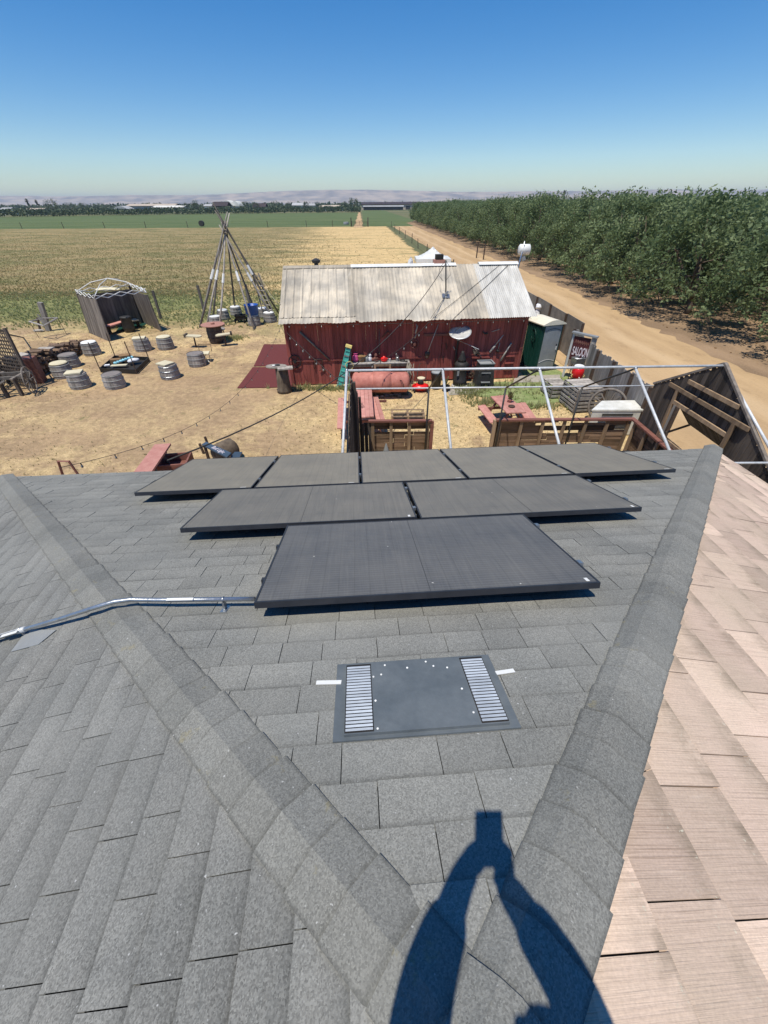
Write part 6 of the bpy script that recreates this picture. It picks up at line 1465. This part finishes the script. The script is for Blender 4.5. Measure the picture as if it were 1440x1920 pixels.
# barrel table and its seats
p = G(403,645); c = Vector((p.x, p.y+.38, 0)); bt_ = thing('barrel_table', 'dark wine barrel standing upright with a round terracotta coloured table top', 'barrel table', c)
mb = MB(); mb.lathe([(.36,0),(.42,.25),(.44,.5),(.42,.75),(.38,.94)], c, 22); part('barrel', mb, MT['darkwood'], bt_)
for (z, rr) in ((.10,.395),(.30,.435),(.66,.435),(.86,.405)): mb = MB(); mb.tube([(c.x+rr*cos(2*pi*k/24), c.y+rr*sin(2*pi*k/24), z) for k in range(24)], .018, 4, closed=True); part('hoop', mb, MT['rust'], bt_)
mb = MB(); mb.lathe([(.66,.95),(.67,.98),(.66,1.0)], c, 30); part('table_top', mb, MT['terracotta'], bt_)
mb = MB(); mb.lathe([(.09,1.0),(.12,1.05),(.10,1.09),(.03,1.10)], c, 12); ob('clay_bowl', mb, MT['terracotta'], label='small clay bowl in the middle of the barrel table', cat='bowl')
def tractor_seat(name, label, px, facing, h=.62):
    p = G(*px); t = thing(name, label, 'seat', p, 'seats around the barrel table'); x, y = p.x, p.y
    mb = MB(); mb.cyl((x,y,0), (x+.02,y,h-.05), .05, .04, 8); part('post', mb, MT['rust'], t)
    mb = MB(); T0 = Matrix.Translation((x,y,h)) @ Matrix.Rotation(facing, 4, 'Z'); mb.T = T0
    mb.add([(-.42,-.17,.04),(.30,-.24,0),(.44,-.10,-.02),(.44,.10,-.02),(.30,.24,0),(-.42,.17,.04),(-.42,-.17,-.02),(.30,-.24,-.05),(.44,-.10,-.07),(.44,.10,-.07),(.30,.24,-.05),(-.42,.17,-.02)], [(0,1,2,3,4,5),(11,10,9,8,7,6)]+[(i,(i+1)%6,6+(i+1)%6,6+i)[::-1] for i in range(6)]); part('seat', mb, MT['cream'], t)
    mb = MB(); mb.T = T0; mb.box(-.46,-.36,-.19,.19,-.05,.10); mb2 = part('back_edge', mb, MT['darkwood'], t)
tractor_seat('post_seat', 'cream seat on a single dark post left of the barrel table', (368,651), 0)
tractor_seat('post_seat', 'cream seat on a dark post right of the barrel table', (424,648), pi+.3)
p = G(413,634); st_ = thing('stool', 'small grey round stool behind the barrel table', 'stool', p); mb = MB(); mb.lathe([(.40,.48),(.42,.50),(.40,.54)], p, 18); part('seat', mb, MT['tubwood'], st_)
for a in (.4,2.0,3.5,5.1): mb = MB(); mb.cyl((p.x+.25*cos(a),p.y+.25*sin(a),.49), (p.x+.33*cos(a),p.y+.33*sin(a),0), .035, n=6); part('leg', mb, MT['poledark'], st_)
# folding chair behind the bare barrel
p = G(383,678); fc = thing('folding_chair', 'low folding chair with a pale seat behind the bare half barrel', 'chair', p); x, y = p.x, p.y+.1
mb = MB(); mb.cbox((x,y,.40), .62, .52, .04, .2); part('seat', mb, MT['cream'], fc)
for (a, b, c_, d_) in ((-.3,-.24,.26,.26),(.3,-.2,-.26,.28),(-.3,-.24,-.3,-.24),(.36,-.15,.36,-.15)): mb = MB(); mb.cyl((x+a,y+b,0), (x+c_,y+d_,.42), .018, n=5); part('leg', mb, MT['steel'], fc)
mb = MB(); mb.tube([(x-.28,y+.26,.4),(x-.28,y+.42,.72),(x+.34,y+.42,.72),(x+.36,y+.3,.4)], .018, 5); part('back_frame', mb, MT['rust'], fc)
# ------------------------------------------------------------------ open shed with its canopy frame
FL, BK, BRr, FR = G(205,640), G(168,624), Vector((-16.55,30.3,0)), G(304,621)
sh_ = thing('open_shed', 'three sided grey plank shed with outward leaning walls and an open front', 'shed', (FL+FR)/2)
cen = (FL+BK+BRr+FR)/4
def lean_wall(mb, a, b, top, inset, bw=.16):
    n = int((b-a).length/bw); nn = (b-a).normalized().cross(Vector((0,0,1)))
    for k in range(n):
        c = a.lerp(b,(k+.5)/n); tgt = c+(cen-c)*inset+Vector((0,0,top)); mb.beam(c, tgt, (b-a).length/n-.006, .025, nn)
for (a, b, nm, top) in ((FL,BK,'left_wall',2.2),(BK,BRr,'back_wall',2.1),(BRr,FR,'right_wall',2.05)):
    mb = MB(); lean_wall(mb, a, b, top, .10); part('wall', mb, MT['greywood'], sh_)
for (q, top) in ((FL,2.3),(BK,2.3),(BRr,2.3),(FR,2.1)): mb = MB(); tgt = q+(cen-q)*.09+Vector((0,0,top)); mb.beam(q+(cen-q)*.03, tgt+(cen-q)*.02, .10, .10, (0,1,0)); part('post', mb, MT['greywood'] if q is not BRr else MT['darkwood'], sh_)
tops = [q+(cen-q)*.09+Vector((0,0,2.22)) for q in (FL,BK,BRr,FR)]
cf = thing('folding_canopy', 'white folding canopy truss resting on top of the open shed', 'folding canopy', cen+Vector((0,0,2.2)))
pk = cen+Vector((0,0,3.0))
for i in range(4):
    a, b = tops[i], tops[(i+1)%4]
    for (s0, s1, z0, z1) in ((0,.25,0,.22),(.25,.5,.22,0),(.5,.75,0,.22),(.75,1,.22,0),(0,.25,.22,0),(.25,.5,0,.22),(.5,.75,.22,0),(.75,1,0,.22)):
        mb = MB(); mb.cyl(a.lerp(b,s0)+Vector((0,0,z0)), a.lerp(b,s1)+Vector((0,0,z1)), .022, n=5); part('scissor_bar', mb, MT['white'], cf)
    m_ = tops[i].lerp(pk,.5)+Vector((0,0,.20)); mb = MB(); mb.tube([tops[i]+Vector((0,0,.1)), m_, pk], .024, 5); part('roof_bar', mb, MT['white'], cf)
mb = MB(); mb.blob(cen+(tops[1]-cen).to_2d().to_3d()*.25+Vector((0,.5,2.35)), .75,.35,.10, 12, 6, .12); ob('rolled_canopy', mb, MT['cream'], label='pale rolled canopy cloth lying over the back of the shed', cat='canopy cloth')
# bench seats inside the shed
pb_ = G(232,604,.45); sb = thing('shed_bench', 'dark bench with a red seat cushion along the left inside the shed', 'bench', (pb_.x,pb_.y,0))
mb = MB(); mb.beam(G(200,612,.5), G(230,603,.5), .45, .07); part('cushion', mb, MT['redwood'], sb); mb = MB(); mb.beam(G(200,613,.42), G(230,604,.42), .42, .06); part('frame', mb, MT['darkwood'], sb)
for q in ((202,612),(229,604)): mb = MB(); v = G(*q,.42); mb.beam(Vector((v.x,v.y,0)), Vector((v.x,v.y,.40)), .06, .3, (0,1,0)); part('leg', mb, MT['darkwood'], sb)
sb2 = thing('shed_bench', 'dark bench with a pale yellow cushion on the right inside the shed', 'bench', G(250,606))
mb = MB(); mb.beam(G(241,602,.5), G(257,599,.5), .5, .07); part('cushion', mb, MT['cream'], sb2); mb = MB(); mb.beam(G(241,602,.42), G(257,600,.42), .42, .06); part('frame', mb, MT['darkwood'], sb2)
for q in ((243,602),(256,600)): mb = MB(); v = G(*q,.42); mb.beam(Vector((v.x,v.y,0)), Vector((v.x,v.y,.40)), .06, .3, (0,1,0)); part('leg', mb, MT['darkwood'], sb2)
p = G(240,624); mb = MB(); mb.lathe([(.30,0),(.34,.3),(.30,.8),(.34,.86),(.30,.90)], (p.x,p.y+.3,0), 14); ob('dark_barrel', mb, MT['darkmetal'], smooth=True, label='tall dark drum standing in the open front of the shed', cat='drum')
slab_mat('shed_rug', [(214,626),(268,612),(276,606),(232,604)], 0.0, MT['green_dk'], 'green rug on the ground inside the shed', 'rug')
# leaning fence posts
for (b, t_, lb) in (((384,588),(370,535),'left of the tipi, behind its nearest dark pole'),((302,598),(286,545),'right of the shed'),((470,582),(460,533),'behind the tipi, left of the ladder')):
    p, q = G(*b), None; q = PY(*t_, p.y); mb = MB(); mb.beam(p-Vector((0,0,.05)), q, .15, .12, (0,1,0)); ob('fence_post', mb, MT['poledark'], label='weathered grey wooden post standing '+lb, cat='post', group='old fence posts at the field edge')
# old hand pump on its timber frame
p = G(92,620); pm = thing('well_post', 'old timber well post with a triangular pipe frame, at the far left', 'well post', p)
q = PY(75,567,p.y); mb = MB(); mb.beam(p, q, .26, .22, (0,1,0)); part('post', mb, MT['fencewood'], pm)
V3 = [G(55,603,.95), G(82,611,.80), G(108,596,.95), G(80,597,1.0)]
for (i, j) in ((0,1),(1,2),(2,3),(3,0)): mb = MB(); mb.cyl(V3[i], V3[j], .045, n=6); part('frame_pipe', mb, MT['fencewood'], pm)
for v in (V3[0], V3[2]): mb = MB(); mb.cyl(v, Vector((v.x,v.y,0))+Vector((.1,0,0)), .014, n=5); part('rod', mb, MT['rust'], pm)
for k in range(2): mb = MB(); v = V3[1].lerp(V3[3],.3+.4*k); mb.cyl(v, v+Vector((-.15,0,.35)), .04, n=6); part('stub', mb, MT['fencewood'], pm)
mb = MB(); mb.cyl(p+Vector((-.5,-.1,0)), p+Vector((-.35,0,.8)), .07, n=8); part('pump', mb, MT['rust'], pm)
mb = MB(); mb.blob(p+Vector((-.55,-.2,.05)), .35,.2,.08, jit=.25); ob('white_rocks', mb, MT['stone'], label='pale rocks at the foot of the well post', cat='rocks')
# ------------------------------------------------------------------ woodpile
mb = MB(); Rq = random.Random(31); W0 = Vector((-16.75,18.6,0)); W1 = Vector((-17.2,24.2,0)); n = 0
wp = thing('firewood_stack', 'long low stack of dark split firewood sloping down toward the shed', 'firewood', (W0+W1)/2)
L = (W1-W0).length
for i in range(30):
    f = (i+.5)/30; hmax = .95-.5*f+.10*sin(i*1.3)
    z = .09
    while z < hmax:
        y = W0.lerp(W1, f); ln = Rq.uniform(.40,.55); r_ = Rq.uniform(.07,.11); yy = y+Vector((Rq.uniform(-.06,.06), Rq.uniform(-.05,.05), z)); tl = Vector((1, Rq.uniform(-.12,.12), Rq.uniform(-.06,.06)))
        for off in (-.28,.28): mb.tube([yy+tl*(off-ln/2), yy+tl*(off+ln/2)], [r_,r_*.95], 5)
        z += r_*1.75
part('logs', mb, MT['firewood'], wp)
for k in range(5): mb = MB(); q = W0.lerp(W1,.05+k*.13)+Vector((-.2+.1*k,0,1.0-k*.06)); mb.cbox(q, .7, .38, .06, Rq.uniform(-.5,.5)); part('bark_slab', mb, MT['polewood'] if k % 2 else MT['firewood'], wp)
# lattice panel and old wagon at the left edge
lp = thing('lattice_screen', 'tall dark lattice screen at the left edge beside the wagon', 'lattice screen', (-17,19,0))
A_ = Vector((-15.55,17.75,0)); B_ = Vector((-18.6,18.9,0)); du = (B_-A_).normalized(); Lw = (B_-A_).length; HT2 = 2.35; lean = Vector((-.05,.1,0))
Pn = lambda u, z: A_+du*u+Vector((0,0,z))+lean*z
_la = MB(); _lb = MB()
k = .06
while k < Lw: _la.beam(Pn(k,.03), Pn(k,HT2), .012, .062, du); k += .155
k = .08
while k < HT2: _lb.beam(Pn(0,k)+Vector((0,-.016,0)), Pn(Lw,k)+Vector((0,-.016,0)), .012, .062); k += .155
part('lattice', _la, MT['darkwood'], lp); part('lattice', _lb, MT['darkwood'], lp)
for u in (0, Lw/2, Lw): mb = MB(); mb.beam(Pn(u,0), Pn(u,HT2+.12), .10, .10, (0,1,0)); part('post', mb, MT['darkwood'], lp)
mb = MB(); mb.beam(Pn(0,HT2), Pn(Lw,HT2), .06, .08); part('top_rail', mb, MT['darkwood'], lp)
mb = MB(); mb.beam(Pn(.02,HT2*.95), G(44,633), .05, .05); part('brace', mb, MT['poledark'], lp)
mb = MB(); mb.cbox((-15.9,18.6,.55), .5, .5, 1.1, .3); ob('red_cabinet', mb, MT['redrail'], label='dark red box standing between the lattice screen and the woodpile', cat='cabinet')
wg = thing('old_wagon', 'old wooden wagon frame with a long drawbar at the left edge', 'wagon', (-16.1,16.9,0))
C0 = Vector((-16.2,17.0,0))
for (a, b) in (((-1.5,-.3,.72),(.9,.15,.72)), ((-1.5,.35,.72),(.9,.75,.72))): mb = MB(); mb.beam(C0+Vector(a), C0+Vector(b), .10, .12); part('side_beam', mb, MT['poledark'], wg)
for (a, b) in (((.7,-.2,.74),(.6,.95,.74)), ((-1.2,-.6,.74),(-1.3,.7,.74)), ((-.3,-.4,.74),(-.35,.8,.74))): mb = MB(); mb.beam(C0+Vector(a), C0+Vector(b), .12, .06); part('cross_beam', mb, MT['greywood'], wg)
mb = MB(); mb.cyl(C0+Vector((.35,-.15,.66)), C0+Vector((-.75,-1.35,.12)), .05, n=6); part('drawbar', mb, MT['poledark'], wg)
for (dx, dy) in ((.62,.0),(.15,-.2)): mb = MB(); mb.beam(C0+Vector((dx,dy,.72)), C0+Vector((dx+.05,dy-.05,0)), .12, .12, (0,1,0)); part('leg', mb, MT['darkwood'], wg)
def wagwheel(c, Rr, ax, lab):
    c = Vector(c); ax = Vector(ax).normalized(); s = ax.cross(Vector((0,0,1))).normalized(); up = s.cross(ax).normalized()
    mb = MB(); mb.tube([c+s*(Rr*cos(2*pi*k/28))+up*(Rr*sin(2*pi*k/28)) for k in range(28)], .028, 5, closed=True); wh = part('wheel', mb, MT['greywood'], wg)
    mb = MB(); mb.cyl(c-ax*.12, c+ax*.12, .08, n=8); ob('hub', mb, MT['darkwood'], wh)
    for k in range(12): a = 2*pi*k/12; mb = MB(); mb.cyl(c, c+(s*cos(a)+up*sin(a))*Rr, .018, n=4); ob('spoke', mb, MT['greywood'], wh)
wagwheel(C0+Vector((1.05,.25,.55)), .54, (1,.35,0), 'a'); wagwheel(C0+Vector((-.6,-.25,.78)), .76, (.35,1,.12), 'b'); wagwheel(C0+Vector((-.9,.95,.6)), .56, (1,.35,0), 'c')
# ------------------------------------------------------------------ fire pit frame
fpit = [G(190,698), G(257,701), G(281,677), G(218,674)]; fp_ = thing('fire_pit', 'low black square fire pit with four tall thin iron corner rods', 'fire pit', sum(fpit,Vector())/4)
for i in range(4): a, b = fpit[i], fpit[(i+1)%4]; mb = MB(); mb.beam(a+Vector((0,0,.11)), b+Vector((0,0,.11)), .03, .20); part('side_plate', mb, MT['blackiron'], fp_)
for (b, tpx) in zip(fpit, ((165,642),(233,640),(260,625),(199,625))): q = PY(*tpx, b.y); mb = MB(); mb.cyl(b, q, .022, n=6); part('corner_rod', mb, MT['rust'], fp_)
cc_ = sum(fpit,Vector())/4
mb = MB(); mb.poly([p+(cc_-p)*.04+Vector((0,0,.05)) for p in fpit]); part('tray', mb, MT['blackiron'], fp_)
mb = MB(); mb.cbox(cc_+Vector((-.25,.65,.25)), .55,.45,.28,.5); ob('cardboard_box', mb, MT['brown'], label='brown cardboard box at the back of the fire pit', cat='box')
mb = MB(); mb.cbox(cc_+Vector((-.55,.25,.20)), .5,.3,.2,.2); ob('cardboard_box', mb, MT['brown'], label='flattened brown carton in the left of the fire pit', cat='box')
mb = MB(); Rq = random.Random(14)
for k in range(7): mb.blob(cc_+Vector((-.35+k*.10, -.22+k*.09, .24+.02*k)), .10,.07,.06, 7, 5, .2)
ob('plastic_bag', mb, MT['babyblue'], smooth=True, label='light blue plastic bag lying in the fire pit', cat='bag')
mb = MB()
for k in range(6): mb.blob(cc_+Vector((.38+Rq.uniform(-.15,.15), .12+Rq.uniform(-.2,.2), .26)), .17,.14,.07, 7, 5, .25)
ob('plastic_bag', mb, MT['cotton'], smooth=True, label='white crumpled plastic bag right of the light blue one', cat='bag')
mb = MB(); mb.cbox(cc_+Vector((-.75,-.3,.16)), .25,.16,.05,.4); mb2 = MB(); ob('paper_scrap', mb, MT['cotton'], label='white paper scrap in the left corner of the fire pit', cat='paper')
mb = MB(); mb.beam(cc_+Vector((-.5,-.38,.16)), cc_+Vector((.25,-.3,.17)), .22, .04); ob('pale_plank', mb, MT['cream'], label='pale flat plank lying along the front of the fire pit', cat='plank')
# ------------------------------------------------------------------ red bench, blue bench and straw bale just beyond the eave
rb = thing('red_bench', 'faded red long bench board on dark legs beyond the eave at left', 'bench', (-6.6,10.4,0))
q = [G(*p, .78) for p in ((250,886),(283,886),(320,831),(290,833))]; mb = MB(); mb.add(q+[v-Vector((0,0,.06)) for v in q], [(0,1,2,3),(7,6,5,4),(0,4,5,1),(1,5,6,2),(2,6,7,3),(3,7,4,0)]); part('seat', mb, MT['redwood'], rb)
q2 = [v+Vector((-.30,.15,-.35)) for v in q]; mb = MB(); mb.add(q2+[v-Vector((0,0,.05)) for v in q2], [(0,1,2,3),(7,6,5,4),(0,4,5,1),(1,5,6,2),(2,6,7,3),(3,7,4,0)]); part('lower_seat', mb, MT['redrail'], rb)
for f in (.15,.85): mb = MB(); m_ = (q[0]+q[1])/2; m2 = (q[3]+q[2])/2; v = m_.lerp(m2,f); mb.beam(v-Vector((0,0,.06)), Vector((v.x+.12,v.y,0)), .08, .08, (0,1,0)); part('leg', mb, MT['darkwood'], rb)
mb = MB(); q = [G(*p, .35) for p in ((303,878),(340,874),(352,852),(316,853))]; shell(mb, (sum(q,Vector())/4).to_2d().to_3d(), .85, .75, .85, .75, 0, .42, .15, .05); ob('red_planter_box', mb, MT['redrail'], label='low dark red wooden box right of the faded red bench', cat='box')
bb = thing('blue_bench', 'slate blue bench board with white Bud Light lettering by a straw bale', 'bench', (-5.2,11.2,0))
q = [G(*p, .62) for p in ((378,833),(386,828),(434,849),(425,857))]
mb = MB(); mb.add(q+[v-Vector((0,0,.05)) for v in q], [(3,2,1,0),(4,5,6,7),(0,1,5,4),(1,2,6,5),(2,3,7,6),(3,0,4,7)]); bseat = part('seat', mb, MT['slate'], bb)
ax_ = (q[3]-q[0]).normalized(); ay_ = (q[1]-q[0]); ay_ = (ay_-ax_*ay_.dot(ax_)).normalized(); mid_ = sum(q,Vector())/4+Vector((0,0,.006))+ax_*.12
text_obj('lettering', 'Bud Light', .19, mid_, ax_, ay_, MT['letter'], bseat, ext=.003, sx=.80, bold=0)
q3 = [G(*p, .50) for p in ((431,858),(440,847),(454,847),(449,858))]; mb = MB(); mb.add(q3+[v-Vector((0,0,.05)) for v in q3], [(3,2,1,0),(4,5,6,7),(0,1,5,4),(1,2,6,5),(2,3,7,6),(3,0,4,7)]); part('end_board', mb, MT['slate'], bb)
for v in (q[0].lerp(q[1],.5), q[3].lerp(q[2],.5)): mb = MB(); mb.beam(v-Vector((0,0,.05)), Vector((v.x,v.y,0)), .07, .07, (0,1,0)); part('leg', mb, MT['rust'], bb)
for (px, tpx) in (((382,850),(374,832)),((392,838),(384,819))): p = G(*px); z = PY(*tpx, p.y); mb = MB(); mb.beam(p, z, .06, .06, (0,1,0)); part('stake', mb, MT['rust'], bb)
mb = MB(); a_, b_ = G(404,855,.3), G(440,838,.3); mb.tube([a_, a_.lerp(b_,.1), a_.lerp(b_,.9), b_], [.24,.33,.33,.24], 16); st2 = ob('straw_bale', mb, MT['bark'], smooth=True, label='rough brown straw roll behind the slate blue bench', cat='straw bale')
p = G(112,886,.5); mb = MB(); mb.tube([(p.x-.2,p.y+.2,.0),(p.x-.05,p.y+.2,.75),(p.x+.25,p.y+.2,.75),(p.x+.35,p.y+.2,.0)], .035, 6); ob('chair_back', mb, MT['redrail'], label='curved dark red chair back just above the eave at far left', cat='chair')
# ------------------------------------------------------------------ beyond the barn: tent, tank on a pole
ap2 = G(812,463,3.0); yt = 39.5
tc_ = thing('canopy_tent', 'white peaked canopy tent behind the barn roof', 'canopy tent', (PY(812,480,yt).x, yt, 0))
e0_ = PY(781,486,yt-1.2); e1_ = PY(846,486,yt-1.2); zE = e0_.z; W2 = (e1_.x-e0_.x)/2; cx_ = (e0_.x+e1_.x)/2; zT = PY(810,462,yt).z
n = 6; vs = []; prof = lambda r: zE+(zT-zE)*((1-r)**1.7)
for iy in range(-n, n+1):
    for ix in range(-n, n+1): r = max(abs(ix),abs(iy))/n; vs.append((cx_+W2*ix/n, yt+W2*iy/n*.9, prof(r)))
m_ = 2*n+1; fs = [(i*m_+j, i*m_+j+1, (i+1)*m_+j+1, (i+1)*m_+j) for i in range(2*n) for j in range(2*n)]
mb = MB(); mb.add(vs, fs); part('canopy', mb, MT['white'], tc_)
mb = MB()
for (a, b) in (((-1,-1),(1,-1)),((1,-1),(1,1)),((1,1),(-1,1)),((-1,1),(-1,-1))): mb.beam((cx_+W2*a[0],yt+W2*.9*a[1],zE-.12), (cx_+W2*b[0],yt+W2*.9*b[1],zE-.12), .01, .26)
part('valance', mb, MT['white'], tc_)
for (a, b) in ((-1,-1),(1,-1),(1,1),(-1,1)): mb = MB(); mb.cyl((cx_+W2*.97*a,yt+W2*.87*b,0), (cx_+W2*.97*a,yt+W2*.87*b,zE), .03, n=6); part('leg', mb, MT['steel'], tc_)
pz = PY(770,492,34.0); mb = MB(); mb.blob((pz.x,34.0,pz.z-.1), .22,.2,.42, 8, 6, .2); ob('cloth_bundle', mb, MT['cotton'], label='small white bundle left of the white tent behind the ridge', cat='bundle')
mb = MB(); mb.cyl((pz.x,34.0,0), (pz.x,34.0,pz.z-.4), .05, n=6); ob('bundle_post', mb, MT['rust'], label='short post carrying the small white bundle', cat='post')
yk = 27.5; kb = PY(972,500,yk); kt = PY(984,452,yk); wt_ = thing('lamp_pole', 'thin grey slanting pole with bracket behind the right end of the barn', 'pole', Vector((kb.x-.15,yk,0)))
mb = MB(); mb.tube([(kb.x-.6,yk,0), kb, kt], [.06,.05,.035], 8); part('shaft', mb, MT['steel'], wt_, True)
kc = PY(983,468,yk+.22); wk = thing('white_tank', 'white rounded plastic tank fixed on the pole behind the barn', 'tank', kc)
mb = MB(); mb.tube([kc+Vector((-.32,0,0)), kc+Vector((-.27,0,0)), kc+Vector((.27,0,0)), kc+Vector((.32,0,0))], [.20,.27,.27,.20], 16); part('body', mb, MT['white'], wk, True)
mb = MB(); mb.beam(kc+Vector((-.05,-.1,-.32)), kc+Vector((.05,-.1,-.52)), .2, .2); part('bracket', mb, MT['grey_pl'], wk)
# ------------------------------------------------------------------ the photographer, whose shadow falls on the roof
def back(px, py, z):
    s = RF(px, py); return s + SUN*((z-s.z)/SUN.z)
def skin(name, pts, edges, mat, parent=None, sub=2, **kw):
    me = bpy.data.meshes.new(name); org = ORG[parent] if parent is not None else Vector((0,0,0))
    me.from_pydata([tuple(Vector(p[0])-org) for p in pts], edges, []); o = bpy.data.objects.new(name, me); COL.objects.link(o); ORG[o] = org
    if parent is not None: o.parent = parent
    m = o.modifiers.new('skin', 'SKIN'); m.use_smooth_shade = True; s = o.modifiers.new('sub', 'SUBSURF'); s.levels = sub; s.render_levels = sub
    for i, v in enumerate(me.skin_vertices[0].data): r = pts[i][1]; v.radius = r if isinstance(r, tuple) else (r, r)
    me.skin_vertices[0].data[0].use_root = True; me.materials.append(mat); return put(o, **kw)
pc_ = CAMP - cF*.022 - U2*.045 + R2*.012        # phone centre, lens at the top of the phone
wL = back(868,1640,6.40); eL = back(797,1850,6.16); sLh = back(760,2075,6.14)
wR = back(944,1650,6.40); eR = back(1068,1840,6.16); sRh = back(1165,2060,6.14)
for v in (wL, wR): v.y = min(v.y, -.035)
hd = back(1030,2062,6.40); nk = (sLh+sRh)/2+Vector((0,-.06,.05)); chest = (sLh+sRh)/2+Vector((0,-.10,-.18)); pel = chest+Vector((0,-.06,-.42))
fz = lambda x, y: AP.z - SL*abs((Vector((x,y,0))-AP).dot(ux)) + .02
per = thing('person', 'person standing on the roof ridge holding a phone up with both hands', 'person', (pel.x, pel.y, fz(pel.x, pel.y)))
pts = [(pel,(.15,.11)), (chest,(.15,.11)), (nk,.055), (hd+Vector((0,0,-.09)),(.06,.07)), (hd,(.088,.10)), (hd+Vector((0,0,.09)),(.07,.08)),
       (sLh,.060), (eL,.050), (wL,.036), (sRh,.060), (eR,.050), (wR,.036)]
edges = [(0,1),(1,2),(2,3),(3,4),(4,5),(1,6),(6,7),(7,8),(1,9),(9,10),(10,11)]
for (hx, sgn) in ((-.09,-1),(.09,1)):
    b = len(pts); h0 = pel+Vector((hx,0,-.08)); f0_ = Vector((pel.x+sgn*.15, pel.y-.02, 0)); f0_.z = fz(f0_.x, f0_.y)+.07; kn = h0.lerp(f0_,.5)+Vector((sgn*.05,.10,0))
    pts += [(h0,.085),(kn,.058),(f0_,.042),(f0_+Vector((sgn*.02,.13,-.035)),(.04,.03))]; edges += [(0,b),(b,b+1),(b+1,b+2),(b+2,b+3)]
for (wv, sgn, wi) in ((wL,-1,8),(wR,1,11)):
    b = len(pts); edge = pc_+R2*(sgn*.045)-U2*.03-cF*.012; palm_ = wv.lerp(edge,.62); pts.append((palm_,(.042,.024))); edges.append((wi,b))
    for k in range(4):
        base = palm_.lerp(edge,.55)+U2*(.028-.02*k); L_ = (.055,.062,.058,.045)[k]; tip1 = base+R2*(-sgn*.012)+cF*(-.004)+U2*.012; tip2 = pc_+R2*(sgn*(.037-.028))+U2*(.025-.022*k)-cF*.016
        c_ = len(pts); pts += [(base,.0095),(tip1,.0085),(tip2,.0075)]; edges += [(b,c_),(c_,c_+1),(c_+1,c_+2)]
    c_ = len(pts); pts += [(palm_-U2*.035+R2*(-sgn*.015),.011),(pc_+R2*(sgn*.02)-U2*.055-cF*.018,.009)]; edges += [(b,c_),(c_,c_+1)]
skin('body', pts, edges, MT['skin'], per)
sh_p = [(chest+Vector((0,0,-.30)),(.165,.125)),(chest,(.165,.125)),(nk-Vector((0,0,.03)),.075),(sLh,.088),(eL,.066),(sRh,.082),(eR,.062),(eL.lerp(wL,.70),.054),(eR.lerp(wR,.70),.050)]
skin('shirt', sh_p, [(0,1),(1,2),(1,3),(3,4),(1,5),(5,6),(4,7),(6,8)], MT['clothdk'], per)
jp = [(pel,(.16,.12))]; je = []
for sgn in (-1,1):
    b = len(jp); h0 = pel+Vector((sgn*.09,0,-.08)); f0_ = Vector((pel.x+sgn*.15, pel.y-.02, 0)); f0_.z = fz(f0_.x, f0_.y)+.10; kn = h0.lerp(f0_,.5)+Vector((sgn*.05,.10,0))
    jp += [(h0,.098),(kn,.072),(f0_,.058)]; je += [(0,b),(b,b+1),(b+1,b+2)]
skin('trousers', jp, je, MT['jeans'], per)
mb = MB(); mb.blob(hd+Vector((0,-.015,.035)), .10,.115,.105, 16, 12, .02); part('hair', mb, MT['hair'], per, True)
mb = MB()
mb.blob(hd+Vector((0,.100,-.015)), .015,.02,.024); part('nose', mb, MT['skin'], per)
for s in (-1,1): mb = MB(); mb.blob(hd+Vector((s*.033,.092,.015)), .014,.01,.009); part('eye', mb, MT['white'], per, True); mb = MB(); mb.blob(hd+Vector((s*.095,0,-.01)), .012,.022,.032); part('ear', mb, MT['skin'], per, True)
mb = MB(); mb.blob(hd+Vector((0,.088,-.058)), .026,.010,.008); part('mouth', mb, MT['redrail'], per, True)
mb = MB(); c = pc_
vs = [c+R2*(a*.041)+U2*(b*.078)+cF*(d*.004) for d in (-1,1) for (a,b) in ((-1,-1),(1,-1),(1,1),(-1,1))]
mb.add(vs, [(0,3,2,1),(4,5,6,7),(0,1,5,4),(1,2,6,5),(2,3,7,6),(3,0,4,7)]); ph = thing('phone', 'dark smartphone held up in both hands by the person on the roof', 'phone', c); part('case', mb, MT['glassdk'], ph)
mb = MB(); mb.cyl(CAMP-cF*.020, CAMP-cF*.012, .009, n=12); part('lens', mb, MT['blackiron'], ph)
